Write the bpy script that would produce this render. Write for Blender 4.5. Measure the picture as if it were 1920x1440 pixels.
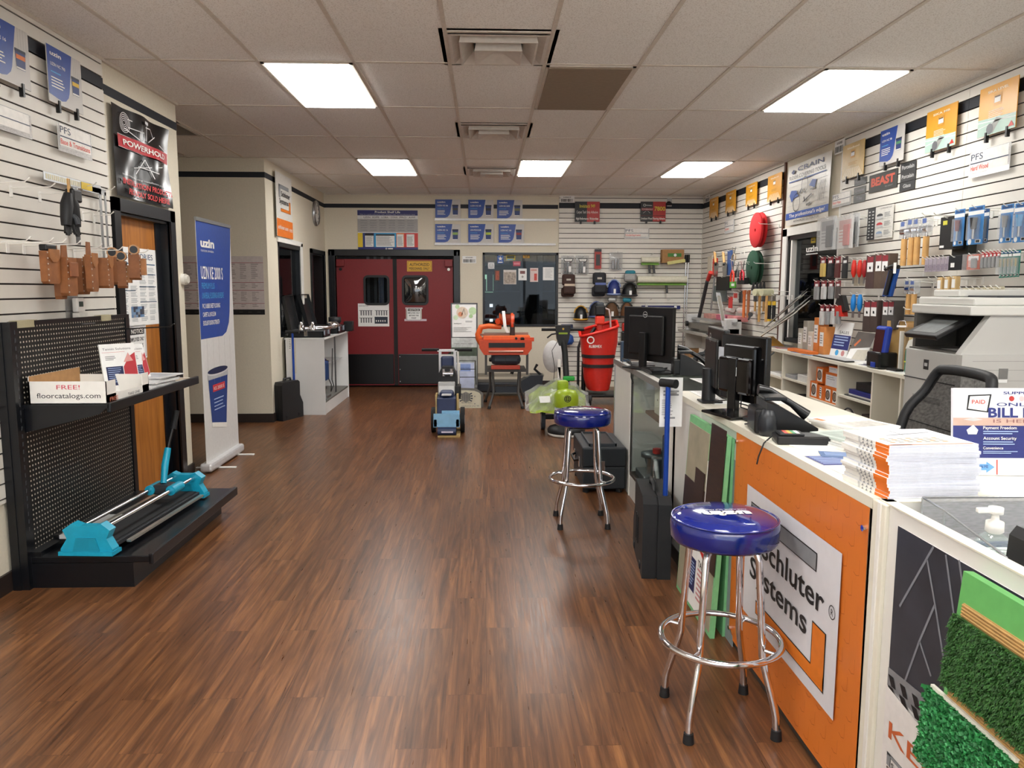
import bpy, bmesh, math, random
from mathutils import Vector, Matrix, Euler
random.seed(7)
sc = bpy.context.scene
for o_ in list(bpy.data.objects): bpy.data.objects.remove(o_)
COL = sc.collection
PI = math.pi
# ------------------------------------------------------------------ camera
HC = 1.525; CEIL = 2.967; XL = -2.42; XR = 3.38; YB = 12.05; YF = -2.6; XO = -2.45
FPX = 1445.11; _p, _y, _r = -.12202329, .0345701558, .00190806617
_F = Vector((math.sin(_y)*math.cos(_p), math.cos(_y)*math.cos(_p), math.sin(_p)))
_rt = Vector((math.cos(_y), -math.sin(_y), 0)); _up = _rt.cross(_F)
_R = _rt*math.cos(_r)+_up*math.sin(_r); _U = -_rt*math.sin(_r)+_up*math.cos(_r)
cam = bpy.data.cameras.new('camera'); camo = bpy.data.objects.new('camera', cam); COL.objects.link(camo)
cam.sensor_fit = 'HORIZONTAL'; cam.sensor_width = 36; cam.lens = FPX/1920*36; cam.clip_start = .05; cam.clip_end = 100
camo.matrix_world = Matrix(((_R.x, _U.x, -_F.x, 0), (_R.y, _U.y, -_F.y, 0), (_R.z, _U.z, -_F.z, HC), (0, 0, 0, 1)))
sc.camera = camo
# ------------------------------------------------------------------ light and exposure
sc.view_settings.view_transform = 'Standard'; sc.view_settings.look = 'None'
sc.view_settings.exposure = 0.86; sc.view_settings.gamma = 1; sc.view_settings.use_curve_mapping = False
LAMP = 10.5       # ceiling panel emission
w_ = bpy.data.worlds.new('world'); sc.world = w_; w_.use_nodes = True
bg = w_.node_tree.nodes['Background']; bg.inputs[0].default_value = (.80, .90, 1, 1); bg.inputs[1].default_value = 1.2
def area_light(name, loc, rot, sx, sy, power, col):
    l = bpy.data.lights.new(name, 'AREA'); l.shape = 'RECTANGLE'; l.size = sx; l.size_y = sy; l.energy = power; l.color = col
    o = bpy.data.objects.new(name, l); COL.objects.link(o); o.location = loc; o.rotation_euler = rot; return o
# daylight of the storefront behind the camera, then an added upward fill
area_light('storefront_daylight', (.4, YF-.25, 1.35), (PI/2, 0, PI), 5.2, 2.3, 330, (.86, .93, 1))
area_light('ceiling_fill', (.4, YF-.3, .35), (math.radians(132), 0, PI), 5.2, 1.2, 2300, (.93, .96, 1))  # added fill lamp out of view, aimed up to brighten the ceiling

def at(px, py, ax, v):
    d = _F + _R*((px-960)/FPX) - _U*((py-720)/FPX); i = 'xyz'.index(ax); c = Vector((0, 0, HC))
    return c + d*((v-c[i])/d[i])
# ------------------------------------------------------------------ materials
def lin(h):
    h = h.lstrip('#'); return tuple(((int(h[i:i+2], 16)/255+.055)/1.055)**2.4 if int(h[i:i+2], 16) > 10 else int(h[i:i+2], 16)/255/12.92 for i in (0, 2, 4))+(1,)
_mc = {}
def K(hx, rough=.5, metal=0, var=.06, scale=30, bump=0, coat=0, spec=.5):
    k = (hx, rough, metal, var, scale, bump, coat, spec)
    if k in _mc: return _mc[k]
    m = bpy.data.materials.new('surface_'+hx.strip('#')); m.use_nodes = True; nt = m.node_tree; b = nt.nodes['Principled BSDF']
    b.inputs['Roughness'].default_value = rough; b.inputs['Metallic'].default_value = metal; b.inputs['Specular IOR Level'].default_value = spec
    if coat: b.inputs['Coat Weight'].default_value = coat; b.inputs['Coat Roughness'].default_value = .05
    tc = nt.nodes.new('ShaderNodeTexCoord'); n = nt.nodes.new('ShaderNodeTexNoise'); n.inputs['Scale'].default_value = scale; n.inputs['Detail'].default_value = 3
    nt.links.new(tc.outputs['Object'], n.inputs['Vector'])
    r = nt.nodes.new('ShaderNodeValToRGB'); c = lin(hx)
    r.color_ramp.elements[0].position = .3; r.color_ramp.elements[1].position = .7
    r.color_ramp.elements[0].color = tuple(x*(1-var) for x in c[:3])+(1,); r.color_ramp.elements[1].color = tuple(min(1, x*(1+var)) for x in c[:3])+(1,)
    nt.links.new(n.outputs['Fac'], r.inputs['Fac']); nt.links.new(r.outputs['Color'], b.inputs['Base Color'])
    if bump:
        bp = nt.nodes.new('ShaderNodeBump'); bp.inputs['Strength'].default_value = bump; bp.inputs['Distance'].default_value = .003
        nt.links.new(n.outputs['Fac'], bp.inputs['Height']); nt.links.new(bp.outputs['Normal'], b.inputs['Normal'])
    _mc[k] = m; return m
def emis(name, col, st):
    m = bpy.data.materials.new(name); m.use_nodes = True; b = m.node_tree.nodes['Principled BSDF']
    b.inputs['Base Color'].default_value = (.8, .8, .8, 1); b.inputs['Emission Color'].default_value = col; b.inputs['Emission Strength'].default_value = st; return m
def clear(name, tint, fac, rough=.02, alpha_col=None, opac=0):
    m = bpy.data.materials.new(name); m.use_nodes = True; nt = m.node_tree; nt.nodes.clear()
    o = nt.nodes.new('ShaderNodeOutputMaterial'); t = nt.nodes.new('ShaderNodeBsdfTransparent'); t.inputs[0].default_value = tint
    g = nt.nodes.new('ShaderNodeBsdfGlossy'); g.inputs['Roughness'].default_value = rough
    lw = nt.nodes.new('ShaderNodeLayerWeight'); lw.inputs[0].default_value = .5; pw = nt.nodes.new('ShaderNodeMath'); pw.operation = 'POWER'; pw.inputs[1].default_value = 5; ma = nt.nodes.new('ShaderNodeMath'); ma.operation = 'MULTIPLY_ADD'; ma.inputs[1].default_value = .55; ma.inputs[2].default_value = fac*.3; mx = nt.nodes.new('ShaderNodeMixShader')
    nt.links.new(lw.outputs['Facing'], pw.inputs[0]); nt.links.new(pw.outputs[0], ma.inputs[0]); nt.links.new(ma.outputs[0], mx.inputs[0]); nt.links.new(t.outputs[0], mx.inputs[1]); nt.links.new(g.outputs[0], mx.inputs[2])
    last = mx
    if opac:
        d = nt.nodes.new('ShaderNodeBsdfDiffuse'); d.inputs[0].default_value = alpha_col
        nz = nt.nodes.new('ShaderNodeTexNoise'); nz.inputs['Scale'].default_value = 25
        mr = nt.nodes.new('ShaderNodeMapRange'); mr.inputs['To Min'].default_value = opac*.5; mr.inputs['To Max'].default_value = min(1, opac*1.5)
        nt.links.new(nz.outputs['Fac'], mr.inputs['Value'])
        m2 = nt.nodes.new('ShaderNodeMixShader'); nt.links.new(mr.outputs[0], m2.inputs[0]); nt.links.new(mx.outputs[0], m2.inputs[1]); nt.links.new(d.outputs[0], m2.inputs[2]); last = m2
    nt.links.new(last.outputs[0], o.inputs['Surface']); return m
GLASS = clear('clear_glass', (.93, .97, .96, 1), .06)
DARKGLASS = clear('office_window_glass', (.55, .58, .6, 1), .1)
PLASTIC = clear('clear_plastic', (.96, .96, .96, 1), .2, .12, (.85, .87, .88, 1), .18)
BAG = clear('plastic_bag', (.95, .95, .95, 1), .3, .15, (.75, .78, .8, 1), .2)
MESH = clear('chair_mesh', (.75, .75, .75, 1), .02, .5, (.012, .012, .013, 1), .6)
CHROME = K('#e6e6ea', .09, 1, .02); STEEL = K('#b9bbbd', .3, 1, .05); DKSTEEL = K('#6e6f70', .4, 1)
WHITE = K('#eceae4', .5, 0, .02); LAM = K('#e4e2dc', .38, 0, .02, 8); BLACK = K('#0c0c0e', .42, 0, .1); BLK2 = K('#17181b', .55); PAPER = K('#eeeeec', .7, 0, .03)
NAVY = K('#0d1523', .5); UBLUE = K('#1d469c', .4); DBLUE = K('#13286b', .4); RED = K('#c4281c', .42); ORANGE = K('#e07420', .5)
RUB = K('#141416', .7); GREY = K('#8f9091', .5); LGREY = K('#c4c4c3', .5); DGREY = K('#3b3c3f', .5); YEL = K('#e2b92c', .5); TEAL = K('#12a5c4', .38)
LEATHER = K('#8e5830', .6, 0, .22, 18, .3); WOODL = K('#cfa163', .5, 0, .15, 12); CARD = K('#a67c4f', .8, 0, .08)
def wood_mat(name, c1, c2, sx, rough, vertical=True):
    m = bpy.data.materials.new(name); m.use_nodes = True; nt = m.node_tree; b = nt.nodes['Principled BSDF']; b.inputs['Roughness'].default_value = rough
    tc = nt.nodes.new('ShaderNodeTexCoord'); mp = nt.nodes.new('ShaderNodeMapping'); mp.inputs['Scale'].default_value = sx
    w = nt.nodes.new('ShaderNodeTexNoise'); w.inputs['Scale'].default_value = 3; w.inputs['Detail'].default_value = 6; w.inputs['Distortion'].default_value = 1.2
    r = nt.nodes.new('ShaderNodeValToRGB'); r.color_ramp.elements[0].color = lin(c1); r.color_ramp.elements[1].color = lin(c2); r.color_ramp.elements[0].position = .35; r.color_ramp.elements[1].position = .65
    nt.links.new(tc.outputs['Object'], mp.inputs[0]); nt.links.new(mp.outputs[0], w.inputs['Vector']); nt.links.new(w.outputs['Fac'], r.inputs['Fac']); nt.links.new(r.outputs['Color'], b.inputs['Base Color'])
    return m
OAK = wood_mat('oak_veneer', '#9a5c20', '#b87630', (8, 8, .7), .35)
def floor_mat():
    m = bpy.data.materials.new('vinyl_plank'); m.use_nodes = True; nt = m.node_tree; N = nt.nodes; L = nt.links; b = N['Principled BSDF']
    tc = N.new('ShaderNodeTexCoord'); sp = N.new('ShaderNodeSeparateXYZ'); cb = N.new('ShaderNodeCombineXYZ')
    L.new(tc.outputs['Object'], sp.inputs[0]); L.new(sp.outputs['Y'], cb.inputs['X']); L.new(sp.outputs['X'], cb.inputs['Y'])
    br = N.new('ShaderNodeTexBrick'); br.inputs['Scale'].default_value = 1; br.inputs['Brick Width'].default_value = .92; br.inputs['Row Height'].default_value = .152
    br.inputs['Mortar Size'].default_value = .0012; br.inputs['Mortar Smooth'].default_value = 0; br.inputs['Bias'].default_value = 0
    br.inputs['Color1'].default_value = (0, 0, 0, 1); br.inputs['Color2'].default_value = (1, 1, 1, 1); br.inputs['Mortar'].default_value = (.5, .5, .5, 1); br.offset = .37
    L.new(cb.outputs[0], br.inputs['Vector'])
    # grain stretched along the planks, shifted plank by plank
    sh = N.new('ShaderNodeMixRGB'); sh.blend_type = 'ADD'; sh.inputs[0].default_value = 1
    mul = N.new('ShaderNodeMixRGB'); mul.blend_type = 'MULTIPLY'; mul.inputs[0].default_value = 1; mul.inputs[2].default_value = (7, 11, 3, 1)
    L.new(br.outputs['Color'], mul.inputs[1]); L.new(cb.outputs[0], sh.inputs[1]); L.new(mul.outputs[0], sh.inputs[2])
    mp = N.new('ShaderNodeMapping'); mp.inputs['Scale'].default_value = (1.1, 22, 1); L.new(sh.outputs[0], mp.inputs[0])
    g = N.new('ShaderNodeTexNoise'); g.inputs['Scale'].default_value = 1.6; g.inputs['Detail'].default_value = 7; g.inputs['Roughness'].default_value = .62; g.inputs['Distortion'].default_value = .9; L.new(mp.outputs[0], g.inputs['Vector'])
    mp2 = N.new('ShaderNodeMapping'); mp2.inputs['Scale'].default_value = (6, 120, 1); L.new(sh.outputs[0], mp2.inputs[0])
    g2 = N.new('ShaderNodeTexNoise'); g2.inputs['Scale'].default_value = 1; g2.inputs['Detail'].default_value = 3; L.new(mp2.outputs[0], g2.inputs['Vector'])
    r = N.new('ShaderNodeValToRGB'); r.color_ramp.elements[0].position = .3; r.color_ramp.elements[1].position = .72
    r.color_ramp.elements[0].color = lin('#432917'); r.color_ramp.elements[1].color = lin('#8a5d38')
    e = r.color_ramp.elements.new(.5); e.color = lin('#664127'); L.new(g.outputs['Fac'], r.inputs['Fac'])
    m1 = N.new('ShaderNodeMixRGB'); m1.blend_type = 'OVERLAY'; m1.inputs[0].default_value = .42; L.new(r.outputs['Color'], m1.inputs[1]); L.new(g2.outputs['Fac'], m1.inputs[2])
    hv = N.new('ShaderNodeHueSaturation'); L.new(m1.outputs[0], hv.inputs['Color'])
    mr = N.new('ShaderNodeMapRange'); mr.inputs['To Min'].default_value = .82; mr.inputs['To Max'].default_value = 1.16; L.new(br.outputs['Color'], mr.inputs['Value']); L.new(mr.outputs[0], hv.inputs['Value'])
    dk = N.new('ShaderNodeMixRGB'); dk.blend_type = 'MIX'; dk.inputs[2].default_value = lin('#3a1f10'); L.new(hv.outputs[0], dk.inputs[1])
    mm = N.new('ShaderNodeMath'); mm.operation = 'MULTIPLY'; mm.inputs[1].default_value = .45; L.new(br.outputs['Fac'], mm.inputs[0]); L.new(mm.outputs[0], dk.inputs[0])
    L.new(dk.outputs[0], b.inputs['Base Color']); b.inputs['Roughness'].default_value = .3; b.inputs['Specular IOR Level'].default_value = .55
    rr = N.new('ShaderNodeMapRange'); rr.inputs['To Min'].default_value = .22; rr.inputs['To Max'].default_value = .42; L.new(g2.outputs['Fac'], rr.inputs['Value']); L.new(rr.outputs[0], b.inputs['Roughness'])
    bp = N.new('ShaderNodeBump'); bp.inputs['Strength'].default_value = .12; bp.inputs['Distance'].default_value = .002; L.new(g2.outputs['Fac'], bp.inputs['Height']); L.new(bp.outputs[0], b.inputs['Normal'])
    return m
def ceiling_mat():
    m = bpy.data.materials.new('ceiling_tile'); m.use_nodes = True; nt = m.node_tree; N = nt.nodes; L = nt.links; b = N['Principled BSDF']; b.inputs['Roughness'].default_value = .95
    tc = N.new('ShaderNodeTexCoord'); n = N.new('ShaderNodeTexNoise'); n.inputs['Scale'].default_value = 130; n.inputs['Detail'].default_value = 2; L.new(tc.outputs['Object'], n.inputs['Vector'])
    r = N.new('ShaderNodeValToRGB'); r.color_ramp.elements[0].position = .34; r.color_ramp.elements[0].color = lin('#dcd8d2'); r.color_ramp.elements[1].position = .5; r.color_ramp.elements[1].color = lin('#f6f4f0')
    L.new(n.outputs['Fac'], r.inputs['Fac']); n2 = N.new('ShaderNodeTexNoise'); n2.inputs['Scale'].default_value = .8; L.new(tc.outputs['Object'], n2.inputs['Vector'])
    mx = N.new('ShaderNodeMixRGB'); mx.blend_type = 'MULTIPLY'; mx.inputs[0].default_value = .1; L.new(r.outputs[0], mx.inputs[1]); L.new(n2.outputs['Fac'], mx.inputs[2]); L.new(mx.outputs[0], b.inputs['Base Color'])
    return m
# ------------------------------------------------------------------ mesh builder
_fc = {}
def glyphs(s, bold):
    k = (s, bold)
    if k not in _fc:
        c = bpy.data.curves.new('t', 'FONT'); c.body = s; c.resolution_u = 3; c.offset = bold; c.fill_mode = 'FRONT'
        o = bpy.data.objects.new('t', c); COL.objects.link(o); dg = bpy.context.evaluated_depsgraph_get()
        me = bpy.data.meshes.new_from_object(o.evaluated_get(dg)); vs = [(v.co.x, v.co.y) for v in me.vertices]; fs = [tuple(p.vertices) for p in me.polygons]
        bpy.data.objects.remove(o); bpy.data.curves.remove(c); bpy.data.meshes.remove(me)
        x0 = min((v[0] for v in vs), default=0); x1 = max((v[0] for v in vs), default=1)
        _fc[k] = ([(x-x0, y) for x, y in vs], fs, x1-x0)
    return _fc[k]
def smooth(P, n=4, closed=False):
    P = [Vector(p) for p in P]; m = len(P); out = []
    for i in range(m if closed else m-1):
        g = (lambda k: P[k % m]) if closed else (lambda k: P[max(0, min(m-1, k))])
        a, b, c, d = g(i-1), g(i), g(i+1), g(i+2)
        for k in range(n): t = k/n; out.append(.5*((2*b)+(c-a)*t+(2*a-5*b+4*c-d)*t*t+(3*b-a-3*c+d)*t**3))
    if not closed: out.append(P[-1])
    return out
class MB:
    def __init__(s): s.v = []; s.f = []; s.m = []; s.s = []; s.mats = []; s.M = Matrix()
    def idx(s, mat):
        if mat not in s.mats: s.mats.append(mat)
        return s.mats.index(mat)
    def add(s, vs, fs, mat, smooth=False):
        b = len(s.v); M = s.M; s.v += [tuple(M @ Vector(v)) for v in vs]; i = s.idx(mat)
        for f in fs: s.f.append(tuple(b+j for j in f)); s.m.append(i); s.s.append(smooth)
        return s
    def box(s, x0, x1, y0, y1, z0, z1, mat, bev=0):
        if x0 > x1: x0, x1 = x1, x0
        if y0 > y1: y0, y1 = y1, y0
        if z0 > z1: z0, z1 = z1, z0
        if bev:
            bm = bmesh.new(); bmesh.ops.create_cube(bm, size=1)
            for v in bm.verts: v.co = Vector(((x0+x1)/2+v.co.x*(x1-x0), (y0+y1)/2+v.co.y*(y1-y0), (z0+z1)/2+v.co.z*(z1-z0)))
            bmesh.ops.bevel(bm, geom=bm.edges[:], offset=min(bev, (x1-x0)*.49, (y1-y0)*.49, (z1-z0)*.49), segments=2, affect='EDGES', profile=.5)
            bm.verts.ensure_lookup_table(); s.add([v.co[:] for v in bm.verts], [[v.index for v in f.verts] for f in bm.faces], mat, False); bm.free(); return s
        return s.add([(x0, y0, z0), (x1, y0, z0), (x1, y1, z0), (x0, y1, z0), (x0, y0, z1), (x1, y0, z1), (x1, y1, z1), (x0, y1, z1)],
                     [(0, 3, 2, 1), (4, 5, 6, 7), (0, 1, 5, 4), (1, 2, 6, 5), (2, 3, 7, 6), (3, 0, 4, 7)], mat)
    def cyl(s, p, q, r, mat, r2=None, n=14, cap=True):
        p = Vector(p); q = Vector(q); r2 = r if r2 is None else r2; d = (q-p).normalized(); a = d.orthogonal().normalized(); b = d.cross(a)
        vs = [p+(a*math.cos(t)+b*math.sin(t))*r for t in [2*PI*i/n for i in range(n)]]+[q+(a*math.cos(t)+b*math.sin(t))*r2 for t in [2*PI*i/n for i in range(n)]]
        s.add(vs, [(i, (i+1) % n, n+(i+1) % n, n+i) for i in range(n)], mat, True)
        if cap: s.add(vs, [tuple(range(n))[::-1], tuple(range(n, 2*n))], mat)
        return s
    def tube(s, pts, r, mat, n=8, closed=False, cap=True, rr=None):
        P = [Vector(p) for p in pts]; m = len(P); vs = []; up = None
        for i, p in enumerate(P):
            a = P[i-1] if (i or closed) else p; c = P[(i+1) % m] if (i < m-1 or closed) else p; t = (c-a).normalized()
            if up is None: up = t.orthogonal().normalized()
            up = (up-t*up.dot(t)); up = up.normalized() if up.length > 1e-6 else t.orthogonal().normalized(); b = t.cross(up); R = rr[i] if rr else r
            vs += [p+(up*math.cos(2*PI*k/n)+b*math.sin(2*PI*k/n))*R for k in range(n)]
        fs = []
        for i in range(m if closed else m-1):
            j = (i+1) % m
            for k in range(n): fs.append((i*n+k, i*n+(k+1) % n, j*n+(k+1) % n, j*n+k))
        s.add(vs, fs, mat, True)
        if cap and not closed: s.add(vs, [tuple(range(n))[::-1], tuple(range((m-1)*n, m*n))], mat)
        return s
    def lathe(s, prof, c, mat, n=28, ax='z'):
        vs = []; cx, cy, cz = c
        for r, h in prof:
            for k in range(n):
                a = 2*PI*k/n; u, v = r*math.cos(a), r*math.sin(a)
                vs.append({'z': (cx+u, cy+v, cz+h), 'x': (cx+h, cy+u, cz+v), 'y': (cx+u, cy+h, cz+v)}[ax])
        fs = [(i*n+k, i*n+(k+1) % n, (i+1)*n+(k+1) % n, (i+1)*n+k) for i in range(len(prof)-1) for k in range(n)]
        return s.add(vs, fs, mat, True)
    def prism(s, poly, pl, d0, d1, mat):
        n = len(poly); f = {'xy': lambda a, b, d: (a, b, d), 'xz': lambda a, b, d: (a, d, b), 'yz': lambda a, b, d: (d, a, b)}[pl]
        vs = [f(a, b, d0) for a, b in poly]+[f(a, b, d1) for a, b in poly]
        return s.add(vs, [tuple(range(n))[::-1], tuple(range(n, 2*n))]+[(i, (i+1) % n, n+(i+1) % n, n+i) for i in range(n)], mat)
    def quad(s, a, b, c, d, mat): return s.add([a, b, c, d], [(0, 1, 2, 3)], mat)
    # flat print in local xy at height z
    def rect(s, x0, y0, x1, y1, mat, z=.0): return s.add([(x0, y0, z), (x1, y0, z), (x1, y1, z), (x0, y1, z)], [(0, 1, 2, 3)], mat)
    def poly(s, pts, mat, z=0): return s.add([(x, y, z) for x, y in pts], [tuple(range(len(pts)))], mat)
    def disc(s, x, y, r, mat, z=0, n=20, ry=None):
        ry = ry or r; return s.poly([(x+r*math.cos(2*PI*k/n), y+ry*math.sin(2*PI*k/n)) for k in range(n)], mat, z)
    def ring(s, x, y, r, t, mat, z=0, n=24):
        vs = [(x+q*math.cos(2*PI*k/n), y+q*math.sin(2*PI*k/n), z) for q in (r, r-t) for k in range(n)]
        return s.add(vs, [(k, (k+1) % n, n+(k+1) % n, n+k) for k in range(n)], mat)
    def line(s, x0, y0, x1, y1, w, mat, z=0):
        d = Vector((x1-x0, y1-y0)).normalized()*w/2; nx, ny = -d.y, d.x
        return s.poly([(x0+nx, y0+ny), (x0-nx, y0-ny), (x1-nx, y1-ny), (x1+nx, y1+ny)], mat, z)
    def text(s, t, x, y, h, mat, w=None, z=.0, bold=0, al='l', slant=0):
        vs, fs, tw = glyphs(t, bold); k = h/.69; kx = (w/tw) if w else k
        ox = x-(tw*kx*{'l': 0, 'c': .5, 'r': 1}[al])
        return s.add([(ox+a*kx+slant*b*k, y+b*k, z) for a, b in vs], fs, mat)
    def lines(s, x0, y0, x1, y1, n, mat, z=0, fill=.45, rag=.3):
        st = (y1-y0)/n
        for i in range(n): s.rect(x0, y1-st*(i+fill), x0+(x1-x0)*(1-rag*random.random()), y1-st*i, mat, z)
        return s
def obj(name, mb, parent=None, mat_world=None, label=None):
    me = bpy.data.meshes.new(name); me.from_pydata(mb.v, [], mb.f); me.polygons.foreach_set('material_index', mb.m); me.polygons.foreach_set('use_smooth', mb.s)
    for m in mb.mats: me.materials.append(m)
    me.update(); o = bpy.data.objects.new(name, me); COL.objects.link(o)
    if parent: o.parent = parent
    if mat_world is not None: o.matrix_world = mat_world
    if label: o['label'] = label
    return o
def tag(o, label, cat, group=None, kind=None):
    if label: o['label'] = label
    if cat: o['category'] = cat
    if group: o['group'] = group
    if kind: o['kind'] = kind
    return o
def thing(name, label, cat, loc=(0, 0, 0), rz=0, group=None, M=None):
    o = bpy.data.objects.new(name, None); o.empty_display_size = .1; COL.objects.link(o)
    if M is not None: o.matrix_world = M
    else: o.location = loc; o.rotation_euler = (0, 0, rz)
    o.matrix_world = M if M is not None else Matrix.Translation(loc) @ Matrix.Rotation(rz, 4, 'Z')
    return tag(o, label, cat, group)
def part(name, mb, t, world=False, label=None):
    if world:
        P = t; M = Matrix()
        while P: M = P.matrix_basis @ M; P = P.parent
        I = M.inverted(); mb.v = [tuple(I @ Vector(v)) for v in mb.v]
    return obj(name, mb, t, None, label)
def solo(name, mb, label, cat, group=None, kind=None):
    """one-mesh thing built in world coordinates; origin moves to its base centre"""
    xs, ys, zs = zip(*mb.v); c = Vector(((min(xs)+max(xs))/2, (min(ys)+max(ys))/2, min(zs)))
    mb.v = [tuple(Vector(v)-c) for v in mb.v]; o = obj(name, mb); o.location = c
    return tag(o, label, cat, group, kind)
def struct(name, mb, parent=None):
    if parent: return part(name, mb, parent)
    o = obj(name, mb); o['kind'] = 'structure'; return o
FR = {'L': (Vector((0, 1, 0)), Vector((0, 0, 1)), Vector((1, 0, 0))), 'R': (Vector((0, -1, 0)), Vector((0, 0, 1)), Vector((-1, 0, 0))),
      'B': (Vector((1, 0, 0)), Vector((0, 0, 1)), Vector((0, -1, 0)))}
def frame(o, k, tilt=0, spin=0):
    r, u, n = FR[k] if isinstance(k, str) else k
    M = Matrix(((r.x, u.x, n.x, o[0]), (r.y, u.y, n.y, o[1]), (r.z, u.z, n.z, o[2]), (0, 0, 0, 1)))
    return M @ Matrix.Rotation(tilt, 4, 'X') @ Matrix.Rotation(spin, 4, 'Z')
PLN = {'L': ('x', XL, 1), 'R': ('x', XR, -1), 'B': ('y', YB, -1)}
def on(k, off, TL, BR, base=None):
    ax, v, sgn = PLN[k]; v = base if base is not None else v; p = at(*TL, ax, v+sgn*off); q = at(*BR, ax, v+sgn*off)
    w = abs((q-p).dot(FR[k][0])); h = p.z-q.z; return Vector((p.x, p.y, q.z)), w, h
def sign(name, label, cat, k, off, TL, BR, draw, group=None, base=None, th=.005, board=None, size=None, tilt=0):
    o, w, h = on(k, off, TL, BR, base)
    if size: w, h = size
    mb = MB()
    if board: mb.box(0, w, 0, h, 0, th, board)
    draw(mb, w, h, th+.0008)
    ob = obj(name, mb, None, frame(o, k, tilt)); return tag(ob, label, cat, group)
def dup(t, loc=None, rz=None, label=None, M=None):
    def rec(o, par):
        c = o.copy(); COL.objects.link(c); c.parent = par
        for ch in [x for x in bpy.data.objects if x.parent == o]: rec(ch, c)
        return c
    c = rec(t, None)
    if M is not None: c.matrix_world = M
    else:
        c.location = loc
        if rz is not None: c.rotation_euler = (0, 0, rz)
    if label: c['label'] = label
    return c
def X(*a): return Matrix.Translation(a)
def RX(a): return Matrix.Rotation(a, 4, 'X')
def RY(a): return Matrix.Rotation(a, 4, 'Y')
def RZ(a): return Matrix.Rotation(a, 4, 'Z')
# ================================================================== the shop itself
WALL = K('#dcd4c1', .75, 0, .03, 60, .25); STRIPE = K('#101722', .6); BASEM = K('#2a211d', .45)
mb = MB(); mb.box(-6.2, 3.6, YF-2, 16.5, -.06, 0, floor_mat()); struct('floor', mb)
GX0, GY0, T = -.2246, 5.165, .6096
mb = MB(); cm_ = ceiling_mat(); hx0, hx1 = GX0+.014, GX0+T-.014; mb.box(-6.2, hx0, YF, 12.2, CEIL, CEIL+.05, cm_).box(hx1, 3.6, YF, 12.2, CEIL, CEIL+.05, cm_); ya = YF
for j_ in (0, 2, 4): yb_ = GY0+j_*2*T-.014; mb.box(hx0, hx1, ya, yb_-T+.028, CEIL, CEIL+.05, cm_); ya = yb_
mb.box(hx0, hx1, ya, 12.2, CEIL, CEIL+.05, cm_)
for j_ in (0, 2, 4): yb_ = GY0+j_*2*T; mb.box(hx0-.05, hx1+.05, yb_-T-.05, yb_+.05, CEIL+.25, CEIL+.3, cm_).box(hx0-.05, hx0-.02, yb_-T-.05, yb_+.05, CEIL, CEIL+.3, cm_).box(hx1+.02, hx1+.05, yb_-T-.05, yb_+.05, CEIL, CEIL+.3, cm_).box(hx0-.05, hx1+.05, yb_-T-.05, yb_-T-.02, CEIL, CEIL+.3, cm_).box(hx0-.05, hx1+.05, yb_+.02, yb_+.05, CEIL, CEIL+.3, cm_)  # unseen closed boxes over the diffuser holes, added to block outside light
struct('ceiling', mb)
mb = MB(); GM = K('#cfc6ba', .5)
for i in range(-10, 7):
    x = GX0+i*T
    if x < XL-.05: mb.box(x-.012, x+.012, 6.35, YB, CEIL-.006, CEIL, GM)
    else: mb.box(x-.012, x+.012, YF, YB, CEIL-.006, CEIL, GM)
for j in range(-6, 6):
    y = GY0+j*2*T; mb.box(XL if y < 6.4 else -6.1, XR, y-.012, y+.012, CEIL-.005, CEIL, GM)
for i in (0,):    # half-length cells beside the supply diffusers
    for j in (-1, 1, 3): y = GY0+j*2*T+T; mb.box(GX0, GX0+T, y-.012, y+.012, CEIL-.005, CEIL, GM)
mb.box(XR-.022, XR, YF, YB, CEIL-.02, CEIL, GM).box(XL, XR, YB-.022, YB, CEIL-.02, CEIL, GM).box(XL, XL+.022, YF, 6.33, CEIL-.02, CEIL, GM)
struct('trim_ceiling_grid', mb)
# left wall with door opening Y 5.22..6.05
D0, D1, DZ = 5.24, 6.06, 2.03
mb = MB(); mb.box(XL-.16, XL, YF, D0, 0, CEIL, WALL).box(XL-.16, XL, D1, 6.33, 0, CEIL, WALL).box(XL-.16, XL, D0, D1, DZ, CEIL, WALL); struct('wall_left', mb)
mb = MB(); mb.box(-6.1, XO-.12, 8.87, 9.0, 0, CEIL, WALL); struct('wall_alcove', mb)
mb = MB(); mb.box(-6.2, -6.1, 6.2, 9.0, 0, CEIL, WALL).box(-6.1, XL-.16, 6.17, 6.33, 0, CEIL, WALL); struct('wall_alcove_side', mb)

# office wall with window (Y 9.38..10.9) and doorway (Y 11.2..11.9)
OW0, OW1, OD0, OD1 = 9.32, 10.42, 11.06, 11.86
mb = MB(); mb.box(XO-.12, XO, 8.87, OW0, 0, CEIL, WALL).box(XO-.12, XO, OW1, OD0, 0, CEIL, WALL).box(XO-.12, XO, OD1, YB, 0, CEIL, WALL).box(XO-.12, XO, OW0, OW1, 0, .95, WALL).box(XO-.12, XO, OW0, OW1, 2.08, CEIL, WALL).box(XO-.12, XO, OD0, OD1, 2.05, CEIL, WALL); struct('wall_office', mb)
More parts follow.
